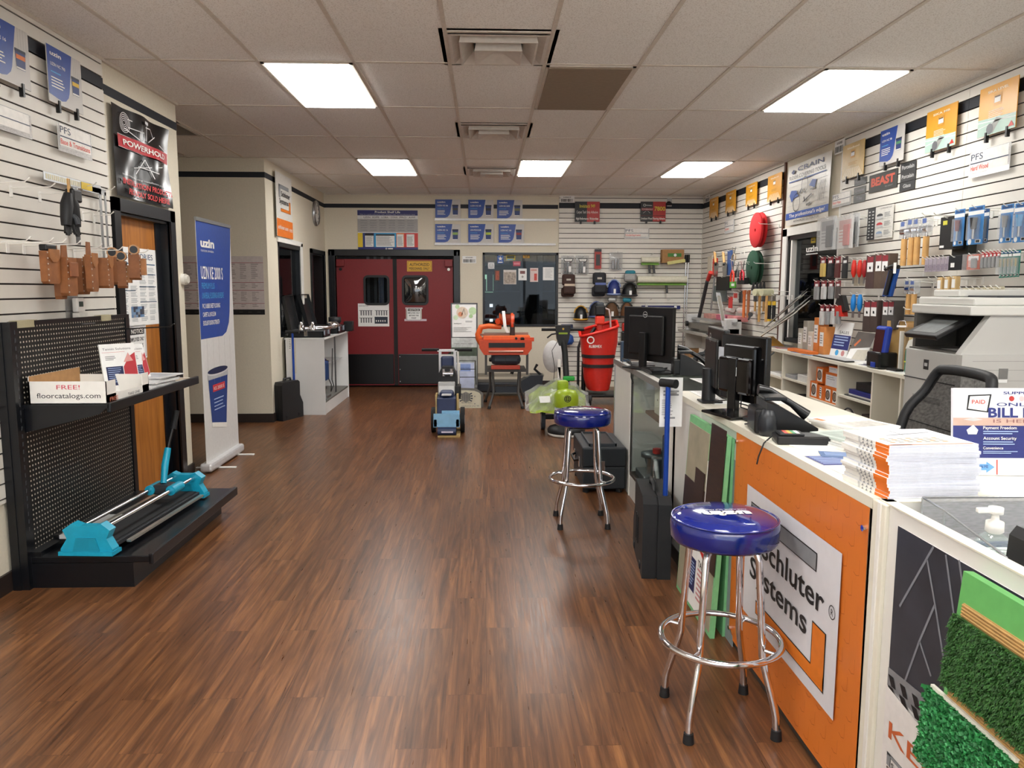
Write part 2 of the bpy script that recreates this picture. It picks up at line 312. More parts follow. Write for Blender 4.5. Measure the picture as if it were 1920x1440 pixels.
# back wall with double door opening and window
BD0, BD1, BDZ = -2.30, -.49, 2.03; BW0, BW1, BWz0, BWz1 = -.04, 1.13, .95, 2.09
mb = MB(); mb.box(-6.1, BD0, YB, YB+.15, 0, CEIL, WALL).box(BD1, BW0, YB, YB+.15, 0, CEIL, WALL).box(BD0, BD1, YB, YB+.15, BDZ, CEIL, WALL)
mb.box(BW0, BW1, YB, YB+.15, 0, BWz0, WALL).box(BW0, BW1, YB, YB+.15, BWz1, CEIL, WALL).box(BW1, XR+.15, YB, YB+.15, 0, CEIL, WALL); struct('wall_back', mb)
RW0, RW1, RWz0, RWz1 = 7.35, 8.62, .95, 2.12
mb = MB(); mb.box(XR, XR+.15, YF, RW0, 0, CEIL, WALL).box(XR, XR+.15, RW1, YB, 0, CEIL, WALL).box(XR, XR+.15, RW0, RW1, 0, RWz0, WALL).box(XR, XR+.15, RW0, RW1, RWz1, CEIL, WALL); struct('wall_right', mb)
# storefront behind the camera: low wall, posts and glass
mb = MB(); mb.box(XL, XR, YF-.1, YF, 0, .2, WALL).box(XL, XR, YF-.1, YF, 2.5, CEIL, WALL)
for x in (XL, -.6, 1.3, XR-.08): mb.box(x, x+.08, YF-.1, YF, .2, 2.5, DKSTEEL)
struct('wall_front', mb)
# stripes
mb = MB(); zz = (2.755, 2.815)
mb.box(XL, XL+.004, 5.16, 6.33, *zz, STRIPE).box(XO, XO+.004, 8.87, YB, *zz, STRIPE).box(-6, XO, 8.866, 8.87, *zz, STRIPE).box(XO, 1.12, YB-.004, YB, *zz, STRIPE)
mb.box(XO, XO+.02, 8.87, 8.89, 0, 0.001, WALL); struct('trim_stripe', mb)
# baseboards
def base(name, x0, x1, y0, y1): struct(name, MB().box(x0, x1, y0, y1, 0, .09, BASEM).box(min(x0, x1), max(x0, x1), y0, y1, .09, .1, BASEM))
base('baseboard_left', XL, XL+.015, YF, D0-.1); base('baseboard_left_end', XL, XL+.015, D1+.13, 6.33); base('baseboard_alcove', -6.1, XO+.015, 8.855, 8.87)
base('baseboard_office', XO, XO+.015, 8.87, OD0-.1); base('baseboard_back', BD1+.11, 1.13, YB-.015, YB); base('baseboard_right', XR-.015, XR, YF, YB)
base('baseboard_corner', XL, XL-.16, 6.33, 6.345)
# slatwall: grooved panels
SLAT = K('#e0dcd3', .45, 0, .02, 10); GROOVE = K('#2b2320', .8)
def slats(name, k, a0, a1, z0, z1, off=.0, joints=()):
    mb = MB(); pitch = .0762; zt = 2.691+.0762*4
    def bx(u0, u1, d0, d1, c0, c1, m):
        if k == 'B': mb.box(u0, u1, YB-d1, YB-d0, c0, c1, m)
        elif k == 'L': mb.box(XL+d0, XL+d1, u0, u1, c0, c1, m)
        else: mb.box(XR-d1, XR-d0, u0, u1, c0, c1, m)
    bx(a0, a1, 0, .008, z0, z1, GROOVE); edges = [a0]+list(joints)+[a1]
    z = zt
    while z > z0-.08:
        c0 = max(z-pitch+.0045, z0); c1 = min(z-.0045, z1)
        if c1 > c0+.004:
            for i in range(len(edges)-1):
                u0 = edges[i]+(.0015 if i else 0); u1 = edges[i+1]-(.0015 if i < len(edges)-2 else 0); st = zz[0] < (c0+c1)/2 < zz[1]+.01
                bx(u0, u1, .008, .018, c0, c1, STRIPE if st else SLAT)
        z -= pitch
    struct(name, mb)
slats('wall_left_slatwall', 'L', YF, 5.13, .46, 2.962, joints=(2.7,))
slats('wall_back_slatwall', 'B', 1.135, XR-.018, .1, 2.962)
slats('wall_right_far_slatwall', 'R', 8.78, YB-.018, .1, 2.962)
slats('wall_right_near_slatwall', 'R', YF, 7.33, .1, 2.962, joints=(.56, 3.0, 5.44))
mb = MB(); mb.box(XR-.02, XR, 7.33, 7.36, .95, 2.94, WHITE).box(XR-.022, XR, 8.74, 8.78, .1, 2.94, K('#5b3524', .5)); struct('trim_slatwall_edge', mb)
# ---- doors and windows
DBK = K('#0b0e14', .3)
def on_frame_L(mb, y0, y1, z1, xw, w=.085, dep=.03, z0=0):
    for e in (0, .02):   # stepped casing
        mb.box(xw, xw+dep-e*.7, y0-w+e, y0+.003, z0, z1+w-e, DBK).box(xw, xw+dep-e*.7, y1-.003, y1+w-e, z0, z1+w-e, DBK).box(xw, xw+dep-e*.7, y0-w+e, y1+w-e, z1, z1+w-e, DBK)
    mb.box(xw-.15, xw+.005, y0, y0+.02, z0, z1, DBK).box(xw-.15, xw+.005, y1-.02, y1, z0, z1, DBK).box(xw-.15, xw+.005, y0, y1, z1-.02, z1, DBK)
d = thing('door_1', None, None, (XL, D0, 0)); d['kind'] = 'structure'
mb = MB(); on_frame_L(mb, D0, D1, DZ, XL); mb.box(XL-.06, XL-.05, D1-.1, D1-.02, 0, DZ-.02, DBK); part('door_frame', mb, d, True)
part('door_leaf', MB().box(XL-.1, XL-.06, D0+.02, D1-.02, .01, DZ-.02, OAK), d, True)
mb = MB(); mb.cyl((XL-.06, D0+.09, 1.0), (XL-.02, D0+.09, 1.0), .03, STEEL).cyl((XL-.02, D0+.09, 1), (XL+.0, D0+.09, 1), .028, STEEL); part('door_handle', mb, d, True)
d = thing('door_2', None, None, ((BD0+BD1)/2, YB, 0)); d['kind'] = 'structure'
mb = MB(); w = .1
mb.box(BD0-w, BD0, YB-.03, YB+.1, 0, BDZ+w, DBK, .006).box(BD1, BD1+w, YB-.03, YB+.1, 0, BDZ+w, DBK, .006).box(BD0-w, BD1+w, YB-.03, YB+.1, BDZ, BDZ+w, DBK, .006)
mb.box(BD0-w+.03, BD0-w+.05, YB-.036, YB-.03, 0, BDZ+w-.03, DBK).box(BD1+w-.05, BD1+w-.03, YB-.036, YB-.03, 0, BDZ+w-.03, DBK); part('door_frame', mb, d, True)
DRED = K('#7d181e', .5, 0, .06, 80, .2); KICK = K('#0e0e10', .28)
mid = (BD0+BD1)/2
def rrect(x0, x1, z0, z1, r, n=5):
    P = []
    for cx, cz, a0 in ((x1-r, z0+r, -PI/2), (x1-r, z1-r, 0), (x0+r, z1-r, PI/2), (x0+r, z0+r, PI)):
        P += [(cx+r*math.cos(a0+PI/2*k/n), cz+r*math.sin(a0+PI/2*k/n)) for k in range(n+1)]
    return P
def rring(mb, x0, x1, z0, z1, r, t, yf, yb, mat):
    A = rrect(x0, x1, z0, z1, r); B = rrect(x0+t, x1-t, z0+t, z1-t, max(.002, r-t)); n = len(A)
    vs = [(a, yf, b) for a, b in A]+[(a, yf, b) for a, b in B]+[(a, yb, b) for a, b in A]
    mb.add(vs, [(i, (i+1) % n, n+(i+1) % n, n+i) for i in range(n)]+[(i, (i+1) % n, 2*n+(i+1) % n, 2*n+i) for i in range(n)], mat)
for s_, (x0, x1), (w0, w1) in ((0, (BD0+.01, mid-.008), (-1.86, -1.50)), (1, (mid+.008, BD1-.01), (-1.27, -.90))):
    leaf = thing_ = None
    mb = MB(); yf, yb = YB+.02, YB+.06; z0, z1, wz0, wz1 = .03, 1.985, 1.30, 1.72
    mb.box(x0, w0, yf, yb, z0, z1, DRED).box(w1, x1, yf, yb, z0, z1, DRED).box(w0, w1, yf, yb, z0, wz0, DRED).box(w0, w1, yf, yb, wz1, z1, DRED)
    leaf = part('door_leaf', mb, d, True)
    mb = MB(); rring(mb, w0-.02, w1+.02, wz0-.02, wz1+.02, .07, .035, yf-.012, yf, BLACK); part('window_gasket', mb, leaf, True)
    if s_ == 0:
        mb = MB(); mb.box(w0, w1, yf+.015, yf+.02, wz0, wz1, DARKGLASS); part('pane', mb, leaf, True)
    else:   # bulged acrylic pane that mirrors the storefront
        n = 12; vs = []
        for j in range(n+1):
            for i in range(n+1):
                u, v = i/n*2-1, j/n*2-1; vs.append((w0+(w1-w0)*i/n, yf+.012-.045*(1-u*u)*(1-v*v), wz0+(wz1-wz0)*j/n))
        mb = MB(); mb.add(vs, [(j*(n+1)+i, j*(n+1)+i+1, (j+1)*(n+1)+i+1, (j+1)*(n+1)+i) for j in range(n) for i in range(n)], clear('scratched_acrylic', (.5, .53, .56, 1), .65, .08), True)
        part('pane', mb, leaf, True)
    k0, k1 = (x0+.11, x1-.03) if s_ == 0 else (x0+.03, x1-.05)
    mb = MB(); mb.box(k0, k1, yf-.012, yf, .05, .52, KICK, .01)
    for z in (.09, .28, .48): mb.cyl((k0+.02, yf-.014, z), (k0+.02, yf-.01, z), .008, STEEL)
    part('kick_plate', mb, leaf, True, 'black kick plate')
    hx = x0+.005 if s_ == 0 else x1-.125
    mb = MB(); mb.box(hx, hx+.12, yf-.05, yf, 1.87, 1.975, K('#7c191d', .45), .008).cyl((hx+.06, yf-.02, 1.83), (hx+.06, yf, 1.83), .022, RUB if s_ == 0 else WHITE); part('hinge_cover', mb, leaf, True)
mb = MB(); mb.box(mid-.03, mid+.03, YB+.012, YB+.02, .03, 1.985, RUB); part('centre_gasket', mb, d, True)
mb = MB(); mb.box(BD0-.03, BD0+.1, YB-.045, YB-.005, .55, .66, K('#b9a48c', .45, .3)).box(BD0-.01, BD0+.03, YB-.04, YB, .02, .55, LGREY); part('jamb_guard', mb, d, True)
# door 3: office doorway half open
d = thing('door_3', None, None, (XO, OD0, 0)); d['kind'] = 'structure'
mb = MB(); on_frame_L(mb, OD0, OD1, 2.03, XO, .06); part('door_frame', mb, d, True)
mb = MB(); mb.M = X(XO-.1, OD0+.05, 0) @ RZ(math.radians(112)); mb.box(0, .75, 0, .04, .01, 2.0, OAK); part('door_leaf', mb, d, True)
mb = MB(); mb.box(XO-.03, XO-.01, OD0+.1, OD0+.16, 1.42, 1.54, WHITE); part('door_closer_plate', mb, d, True)
# window 1: office window
d = thing('window_1', None, None, (XO, OW0, .95)); d['kind'] = 'structure'
mb = MB(); f_ = .05
mb.box(XO-.1, XO+.004, OW0, OW0+f_, .95, 2.08, DBK).box(XO-.1, XO+.004, OW1-f_, OW1, .95, 2.08, DBK).box(XO-.1, XO+.004, OW0, OW1, 2.03, 2.08, DBK).box(XO-.1, XO+.004, OW0, OW1, .95, 1.0, DBK); part('window_frame', mb, d, True)
part('pane', MB().box(XO-.055, XO-.05, OW0+f_, OW1-f_, 1.0, 2.03, DARKGLASS), d, True)
mb = MB(); mb.box(XO, XO+.02, OW1, OW1+.09, .0, 2.12, WHITE).box(XO, XO+.02, OW0-.04, OW1+.09, 2.08, 2.14, WHITE); part('casing', mb, d, True)
# window 2: warehouse window in the back wall
d = thing('window_2', None, None, ((BW0+BW1)/2, YB, BWz0)); d['kind'] = 'structure'
mb = MB(); f_ = .035
for a in ((BW0, BW0+f_, BWz0, BWz1), (BW1-f_, BW1, BWz0, BWz1), (BW0, BW1, BWz0, BWz0+f_), (BW0, BW1, BWz1-f_, BWz1)): mb.box(a[0], a[1], YB-.012, YB+.12, a[2], a[3], DBK)
part('window_frame', mb, d, True); part('pane', MB().box(BW0+f_, BW1-f_, YB+.03, YB+.036, BWz0+f_, BWz1-f_, DARKGLASS), d, True)
# window 3: office window in the right wall
d = thing('window_3', None, None, (XR, (RW0+RW1)/2, RWz0)); d['kind'] = 'structure'
mb = MB(); f_ = .05
for a in ((RW0, RW0+f_, RWz0, RWz1), (RW1-f_, RW1, RWz0, RWz1), (RW0, RW1, RWz0, RWz0+f_), (RW0, RW1, RWz1-f_, RWz1)): mb.box(XR-.004, XR+.12, a[0], a[1], a[2], a[3], DBK)
part('window_frame', mb, d, True)
mb = MB(); mb.box(XR-.02, XR, RW1+.0, RW1+.12, .9, 2.2, WHITE).box(XR-.02, XR, RW0-.0, RW1+.12, RWz1, RWz1+.09, WHITE).box(XR+.0, XR+.1, RW1-.12, RW1-.08, RWz0, RWz1, WHITE); part('casing', mb, d, True)
part('pane', MB().box(XR+.05, XR+.056, RW0+f_, RW1-f_, RWz0+f_, RWz1-f_, DARKGLASS), d, True)
# rooms behind the glass
DKW = K('#3a3835', .9); DKR = K('#2c2b2a', .9)
mb = MB(); mb.box(-6.1, 3.6, 16.4, 16.5, 0, 3.6, DKW).box(-6.2, -6.1, 9, 16.5, 0, 3.6, DKW).box(3.53, 3.63, 12.2, 16.5, 0, 3.6, DKW).box(-6.2, 3.6, 12.2, 16.5, 3.6, 3.7, DKW); struct('wall_warehouse', mb)
mb = MB(); mb.box(-5.2, XO-.12, 12.0, YB+.1, 0, CEIL, DKW).box(-5.3, -5.2, 9, 12.2, 0, CEIL, K('#7a3a2c', .8)).box(-5.2, XO-.12, 9.0, 9.02, 0, CEIL, K('#cfc8b6', .8)); struct('wall_office_inside', mb)
mb = MB(); mb.box(XR+.15, 6, 6.9, 7.0, 0, 3, DKR).box(XR+.15, 6, 9.2, 9.3, 0, 3, DKR).box(6, 6.1, 6.9, 9.3, 0, 3, DKR).box(XR+.15, 6, 6.9, 9.3, 2.9, 3.0, DKR).box(XR+.15, 6, 6.9, 9.3, -.1, 0, DKR); struct('wall_side_office', mb)
# ---- ceiling lamps and diffusers
LIT = emis('lit_diffuser', (1, .985, .95, 1), LAMP); UNLIT = K('#8a7a67', .6)
def panel(i, j, lab, lit=True):
    x0, x1 = GX0+i*T+.012, GX0+(i+1)*T-.012; y0, y1 = GY0+j*2*T+.012, GY0+(j+1)*2*T-.012; t = thing('ceiling_light', lab, 'ceiling light', ((x0+x1)/2, (y0+y1)/2, CEIL-.02), 0, None)
    mb = MB(); g = .022; z0, z1 = CEIL-.012, CEIL
    mb.box(x0, x0+g, y0, y1, z0, z1, GM).box(x1-g, x1, y0, y1, z0, z1, GM).box(x0, x1, y0, y0+g, z0, z1, GM).box(x0, x1, y1-g, y1, z0, z1, GM); part('frame', mb, t, True)
    part('diffuser', MB().box(x0+g, x1-g, y0+g, y1-g, CEIL-.02, CEIL-.002, LIT if lit else UNLIT), t, True)
panel(-2, 0, 'lit rectangular ceiling light at left, the large one near the tool pouch wall'); panel(4, 0, 'lit rectangular ceiling light at right, the large one above the slatwall tools')
panel(1, 0, 'unlit brownish ceiling light panel beside the nearest air diffuser', False)
panel(-2, 3, 'small lit ceiling light in the far row, above the red double doors'); panel(1, 3, 'small lit ceiling light in the middle of the far row'); panel(4, 3, 'small lit ceiling light in the far row, near the right wall')
for i, n in ((-2, 'left'), (1, 'middle'), (4, 'right')): panel(i, -3, 'lit ceiling light over the front of the shop, %s of its row' % n)
VM = K('#cdc6bd', .4); VD = K('#16171a', .7); VG = K('#8c9a98', .45, .4)
def diffuser(j, lab):
    x0, x1 = GX0+.012, GX0+T-.012; y1 = GY0+j*2*T-.012; y0 = y1-T+.024; cx, cy = (x0+x1)/2, (y0+y1)/2; t = thing('air_diffuser', lab, 'air vent', (cx, cy, CEIL-.06), 0, 'square ceiling air diffusers')
    H = (x1-x0)/2
    def sq(mb, a, za, b, zb, m):
        A = [(cx-a, cy-a, za), (cx+a, cy-a, za), (cx+a, cy+a, za), (cx-a, cy+a, za)]; B = [(cx-b, cy-b, zb), (cx+b, cy-b, zb), (cx+b, cy+b, zb), (cx-b, cy+b, zb)]
        mb.add(A+B, [(i, (i+1) % 4, 4+(i+1) % 4, 4+i) for i in range(4)], m)
    mb = MB(); sq(mb, H, CEIL-.012, H-.02, CEIL-.014, VM); sq(mb, H-.02, CEIL-.014, H*.6, CEIL+.045, VM); part('frame', mb, t, True)
    mb = MB(); sq(mb, H*.78, CEIL-.035, H*.74, CEIL-.035, VM); sq(mb, H*.78, CEIL-.035, H*.74, CEIL+.02, VM); sq(mb, H*.74, CEIL-.035, H*.5, CEIL+.03, VM); part('cone_ring', mb, t, True)
    mb = MB(); sq(mb, H*.48, CEIL-.055, H*.45, CEIL-.055, VM); sq(mb, H*.48, CEIL-.055, H*.44, CEIL+.01, VM); sq(mb, H*.45, CEIL-.055, H*.1, CEIL-.02, VM); mb.rect(cx-H*.1, cy-H*.1, cx+H*.1, cy+H*.1, VM, CEIL-.02); part('centre_cone', mb, t, True)
    mb = MB(); sq(mb, H*.62, CEIL+.045, H*.55, CEIL+.16, VG); mb.rect(cx-H*.56, cy-H*.56, cx+H*.56, cy+H*.56, VD, CEIL+.16)
    for a in (PI/4, 3*PI/4): mb.cyl((cx-H*.7*math.cos(a), cy-H*.7*math.sin(a), CEIL+.03), (cx+H*.7*math.cos(a), cy+H*.7*math.sin(a), CEIL+.03), .01, VG, n=6)
    part('damper', mb, t, True)
diffuser(0, 'square ceiling air diffuser nearest the camera, beside the unlit panel'); diffuser(2, 'square ceiling air diffuser in the middle of the row'); diffuser(4, 'farthest square ceiling air diffuser, near the back wall')
a = at(430, 270, 'z', CEIL); b = at(525, 283, 'z', CEIL)
t = thing('return_air_grille', 'louvred ceiling air grille over the alcove at left', 'air vent', ((a.x+b.x)/2, (a.y+b.y)/2, CEIL-.02)); x0, x1, y0, y1 = GX0-6*T, GX0-4*T+.0, 7.0, 7.6
mb = MB(); mb.box(x0, x1, y0, y0+.03, CEIL-.014, CEIL, VM).box(x0, x1, y1-.03, y1, CEIL-.014, CEIL, VM).box(x0, x0+.03, y0, y1, CEIL-.014, CEIL, VM).box(x1-.03, x1, y0, y1, CEIL-.014, CEIL, VM); part('frame', mb, t, True)
mb = MB()
for k in range(18): y = y0+.04+k*.03; mb.add([(x0+.03, y, CEIL-.012), (x1-.03, y, CEIL-.012), (x1-.03, y+.018, CEIL-.002), (x0+.03, y+.018, CEIL-.002)], [(0, 1, 2, 3)], VM)
part('louvre', mb, t, True)
# ================================================================== left side
def uzin_logo(mb, x, y, h, w, z, mat=WHITE): mb.text('uzin', x, y, h, mat, w, z, .03)
def bucket(mb, x, y, w, h, z, band, cap=K('#14203a', .5)):
    mb.poly([(x+.08*w, y), (x+.92*w, y), (x+w, y+h*.86), (x, y+h*.86)], UBLUE2, z); mb.rect(x-.03*w, y+h*.86, x+1.03*w, y+h, cap, z)
    mb.rect(x+.06*w, y+.5*h, x+.94*w, y+.72*h, band, z+.0006); mb.rect(x+.05*w, y+h*.02, x+.9*w, y+h*.1, WHITE, z+.0006)
UBLUE2 = K('#15306e', .45); CARDW = K('#c9c6c2', .45, 0, .08, 3); LBL = K('#9fb4dc', .6); SKY = K('#49a5dd', .5)
def uzin_card(title, band, land=False):
    def f(mb, w, h, z):
        if land:
            pts = [(0, .08*h), (.38*w, .08*h)]+[(.38*w+.22*w*math.sin(t), .08*h+.35*h*(1-math.cos(t))) for t in (.5, 1, 1.4)]+[(.68*w, h), (0, h)]
        else:
            pts = [(0, .14*h), (.36*w, .08*h)]+[(.36*w+.24*w*math.sin(t), .08*h+.25*h*(1-math.cos(t))) for t in (.5, 1, 1.4)]+[(.72*w, h), (0, h)]
        mb.poly(pts, UBLUE, z)
        for k in range(4): mb.rect(w*(.76+.06*k), h*.55, w*(.765+.06*k), h, K('#a7a5a2', .6), z)
        z += .0008
        uzin_logo(mb, .08*w, .84*h, .07*h, .32*w, z); mb.text(title, .08*w, .66*h, .075*h if land else .055*h, WHITE, .42*w, z, .01); mb.rect(.08*w, .54*h, .36*w, .56*h, SKY, z)
        mb.lines(.08*w, .2*h if land else .25*h, .46*w, .46*h, 4, WHITE, z, .4); bucket(mb, .68*w, .18*h if land else .3*h, .23*w, .56*h if land else .34*h, z, band)
    return f
CLIPM = BLACK
def with_clips(f, tot=False):
    def g(mb, w, h, z):
        f(mb, w, h, z)
        for u in (.26, .8): mb.box(w*u-.008, w*u+.008, -.045, .02, -.01, .012, CLIPM)
    return g
sign('product_card', 'blue and white bucket poster partly cut off by the left edge of the photo', 'poster', 'L', .05, (-42, 12), (57, 172), with_clips(uzin_card('UZIN KE 16', ORANGE)), None, board=CARDW)
sign('product_card', 'blue and white bucket poster clipped on the left slatwall, right beside the black banner', 'poster', 'L', .05, (84, 80), (155, 216), with_clips(uzin_card('UZIN NC 790', YEL)), None, board=CARDW)
CLR = clear('acrylic_sheet', (.97, .97, .97, 1), .25, .05, (.9, .9, .9, 1), .5); PFSB = K('#1f3553', .5); PFSR = K('#e0584a', .5)
def pfs(word, extra=True):
    def f(mb, w, h, z):
        mb.rect(w*.04, h*.2, w*.96, h*.97, K('#e9e6e0', .4), z-.0004); mb.text('PFS', w*.05, h*.66, h*.24, PFSB, w*.3, z+.0008); mb.rect(w*.04, h*.52, w*.97, h*.56, PFSB, z+.0008)
        mb.text(word, w*.05, h*.27, h*.18, PFSR, min(w*.88, h*.16*len(word)*.75), z+.0008, .012)
        if extra: mb.lines(w*.05, h*.1, w*.5, h*.18, 1, LGREY, z+.0008)
    return f
sign('department_sign', 'clear acrylic sign reading PFS Adhesives at the left edge of the photo', 'sign', 'L', .05, (-62, 172), (59, 262), pfs('Adhesives'), board=CLR)
sign('department_sign', 'clear acrylic sign reading PFS Base & Transitions on the left slatwall', 'sign', 'L', .05, (106, 228), (172, 302), pfs('Base & Transitions'), board=CLR)
# black vinyl banner
def powerhold(mb, w, h, z):
    vn = K('#0d0d0f', .22); nx, ny = 16, 20; vs = []
    for j in range(ny+1):
        for i in range(nx+1):
            u, v = i/nx, j/ny; vs.append((u*w, v*h, .022+.010*math.sin(9*u+4*v)+.008*math.sin(14*u-6*v+1)))
    def sf(u, v): return .0275+.010*math.sin(9*u+4*v)+.008*math.sin(14*u-6*v+1)
    mb.add(vs, [(j*(nx+1)+i, j*(nx+1)+i+1, (j+1)*(nx+1)+i+1, (j+1)*(nx+1)+i) for j in range(ny) for i in range(nx)], vn, True)
    n0 = len(mb.v)
    W_ = K('#d9d9d9', .4); R_ = K('#b3202c', .4)
    for k in range(5): mb.ring(w*.2, h*.84, h*.03+.012*k, .004, W_, 0)
    mb.line(w*.25, h*.89, w*.62, h*.89, .006, W_).line(w*.62, h*.89, w*.66, h*.8, .006, W_).line(w*.25, h*.8, w*.46, h*.8, .006, W_).line(w*.2, h*.78, w*.4, h*.7, .006, W_).line(w*.4, h*.7, w*.4, h*.8, .006, W_)
    mb.line(w*.48, h*.93, w*.56, h*.93, .02, W_).line(w*.52, h*.93, w*.52, h*.72, .008, W_).line(w*.56, h*.72, w*.7, h*.82, .006, W_).line(w*.76, h*.74, w*.9, h*.7, .005, W_).line(w*.88, h*.76, w*.88, h*.66, .006, W_)
    for x in range(12): mb.rect(w*(.06+.075*x), h*.55, w*(.06+.075*x+.075), h*.685, R_, 0)
    mb.rect(w*.06, h*.545, w*.96, h*.55, W_).rect(w*.06, h*.685, w*.96, h*.69, W_)
    mb.text('POWERHOLD', w*.14, h*.585, h*.06, WHITE, w*.72, .006, .02)
    mb.line(w*.35, h*.3, w*.5, h*.5, .008, W_).line(w*.5, h*.5, w*.62, h*.3, .008, W_).line(w*.4, h*.4, w*.7, h*.38, .006, W_).line(w*.3, h*.36, w*.8, h*.48, .005, W_)
    mb.text('Innovative flooring installation products', w*.06, h*.235, h*.02, LGREY, w*.84, .0005)
    mb.text('INSTALLATION PRODUCTS', w*.05, h*.14, h*.06, K('#c63a3c', .5), w*.9, .004, .03); mb.text('PROUDLY SOLD HERE', w*.14, h*.04, h*.06, K('#c63a3c', .5), w*.74, .004, .03)
    for i in range(n0, len(mb.v)): a, b, c = mb.v[i]; mb.v[i] = (a, b, c+sf(a/w, b/h)+.007)
sign('vinyl_banner', 'glossy black vinyl banner with red band reading POWERHOLD above the wooden door', 'banner', 'L', .005, (201, 190), (317, 392), powerhold)
# carpenter squares and hooks
def hookL(y, z, ln, lab, grp='white display hooks on the left slatwall', m=WHITE):
    t = thing('display_hook', lab, 'hook', (XL+.018, y, z), 0, grp); mb = MB()
    mb.tube([(0, 0, .0), (ln-.02, 0, .006), (ln, 0, .02)], .0028, m, 6); mb.cyl((ln-.003, 0, .018), (ln+.005, 0, .026), .004, m, n=6); part('arm', mb, t)
    mb = MB(); mb.box(0, .004, -.012, .012, -.045, .012, m); part('back_plate', mb, t)
    return t
def square(name, lab, y0, z0, L_, B_, wd, holes, tape):
    t = thing(name, lab, 'square', (XL+.06, y0, z0)); mb = MB()
    mb.box(0, .004, 0, L_, -wd, 0, STEEL); mb.box(.0, .004, L_-wd*.6, L_, -B_, -wd*.4, STEEL)
    part('blade', mb, t)
    if holes:
        mb = MB()
        for i in range(int(L_*.6/.02)): mb.box(.0042, .005, .02+i*.02, .03+i*.02, -wd*.8, -wd*.2, K('#d8cfa5', .4))
        part('ruler_marks', mb, t)
    if tape: mb = MB(); mb.box(.0045, .006, L_*.62, L_*.82, -wd*.98, -.004, K('#d9b92e', .4)); part('price_label', mb, t, False, 'yellow label')
    return t
p = at(93, 322, 'x', XL+.08); square('framing_square', 'steel framing square with perforated blade and yellow label hung by the black banner', p.y-.03, p.z, .62, .61, .045, True, True)
p = at(150, 345, 'x', XL+.05); t = square('framing_square', 'plain steel framing square hanging just behind the one with the yellow label', p.y, p.z, .28, .55, .035, False, False)
mb = MB(); mb.box(XL+.05, XL+.056, 4.62, 4.66, 1.78, 2.09, DKSTEEL).cyl((XL+.05, 4.64, 2.08), (XL+.056, 4.64, 2.08), .035, STEEL); solo('straight_edge', mb, 'short dark steel bar tool hanging beside the black work gloves', 'tool')
for (px, py, l, n) in ((54, 337, .23, 'upper left white hook, the one cut by the photo edge'), (102, 347, .22, 'white hook in the upper row, second from the photo edge'), (144, 358, .2, 'white hook holding the black gloves by a clip'), (180, 345, .1, 'small white hook holding the long framing square'), (214, 353, .1, 'small white hook at the end of the upper row beside the banner'),
                       (186, 395, .1, 'small white hook holding the short steel bar tool'), (212, 400, .12, 'small white hook next to the door frame, middle row'),
                       (56, 448, .26, 'empty white hook of the long lower row, nearest the photo edge'), (99, 450, .28, 'empty white hook of the lower row, second from the photo edge'), (123, 452, .29, 'empty white hook of the lower row above the black belted pouch'), (150, 455, .29, 'white hook holding the flapped leather pouch')):
    p = at(px, py, 'x', XL+.018+l); hookL(p.y, p.z-.015, l, n)
for k, (px, py, l, n) in enumerate(((190, 461, .26, 'white hook holding the tan riveted tool sheath'), (208, 462, .27, 'white hook holding the middle leather pouches'), (229, 466, .28, 'white hook holding the wide leather tool pouch'), (277, 471, .3, 'white hook that reaches furthest over the wooden door'))):
    p = at(px, py, 'x', XL+.018+l); hookL(min(p.y, 5.08), p.z-.015, l, n)
# gloves on clip
p = at(131, 385, 'x', XL+.2); t = thing('work_gloves', 'pair of black and grey work gloves hanging from a wooden clip', 'gloves', (p.x, p.y, p.z))
for s_ in (-1, 1):
    mb = MB(); mb.tube([(0, .01*s_, .06), (0, .03*s_, .0), (0, .045*s_, -.07), (0, .05*s_, -.11)], .03, BLK2, 8, rr=[.022, .034, .03, .026])
    for i in range(4): mb.tube([(.0, .035*s_+(i-1.5)*.014, -.1), (.004, .045*s_+(i-1.5)*.016, -.14), (.006, .05*s_+(i-1.5)*.016, -.165+.01*abs(i-1.5))], .008, BLACK, 6)
    mb.tube([(0, .02*s_, -.04), (.03, .012*s_, -.07), (.035, .008*s_, -.1)], .009, K('#3d4146', .7), 6); part('glove', mb, t)
mb = MB(); mb.box(-.025, .025, .0, .09, .02, .09, BLACK, .01); part('cuff', mb, t)
mb = MB(); mb.box(-.004, .004, -.008, .004, .06, .14, WOODL).box(-.004, .004, .004, .012, .06, .14, K('#8c6f35', .5)); part('clip', mb, t)
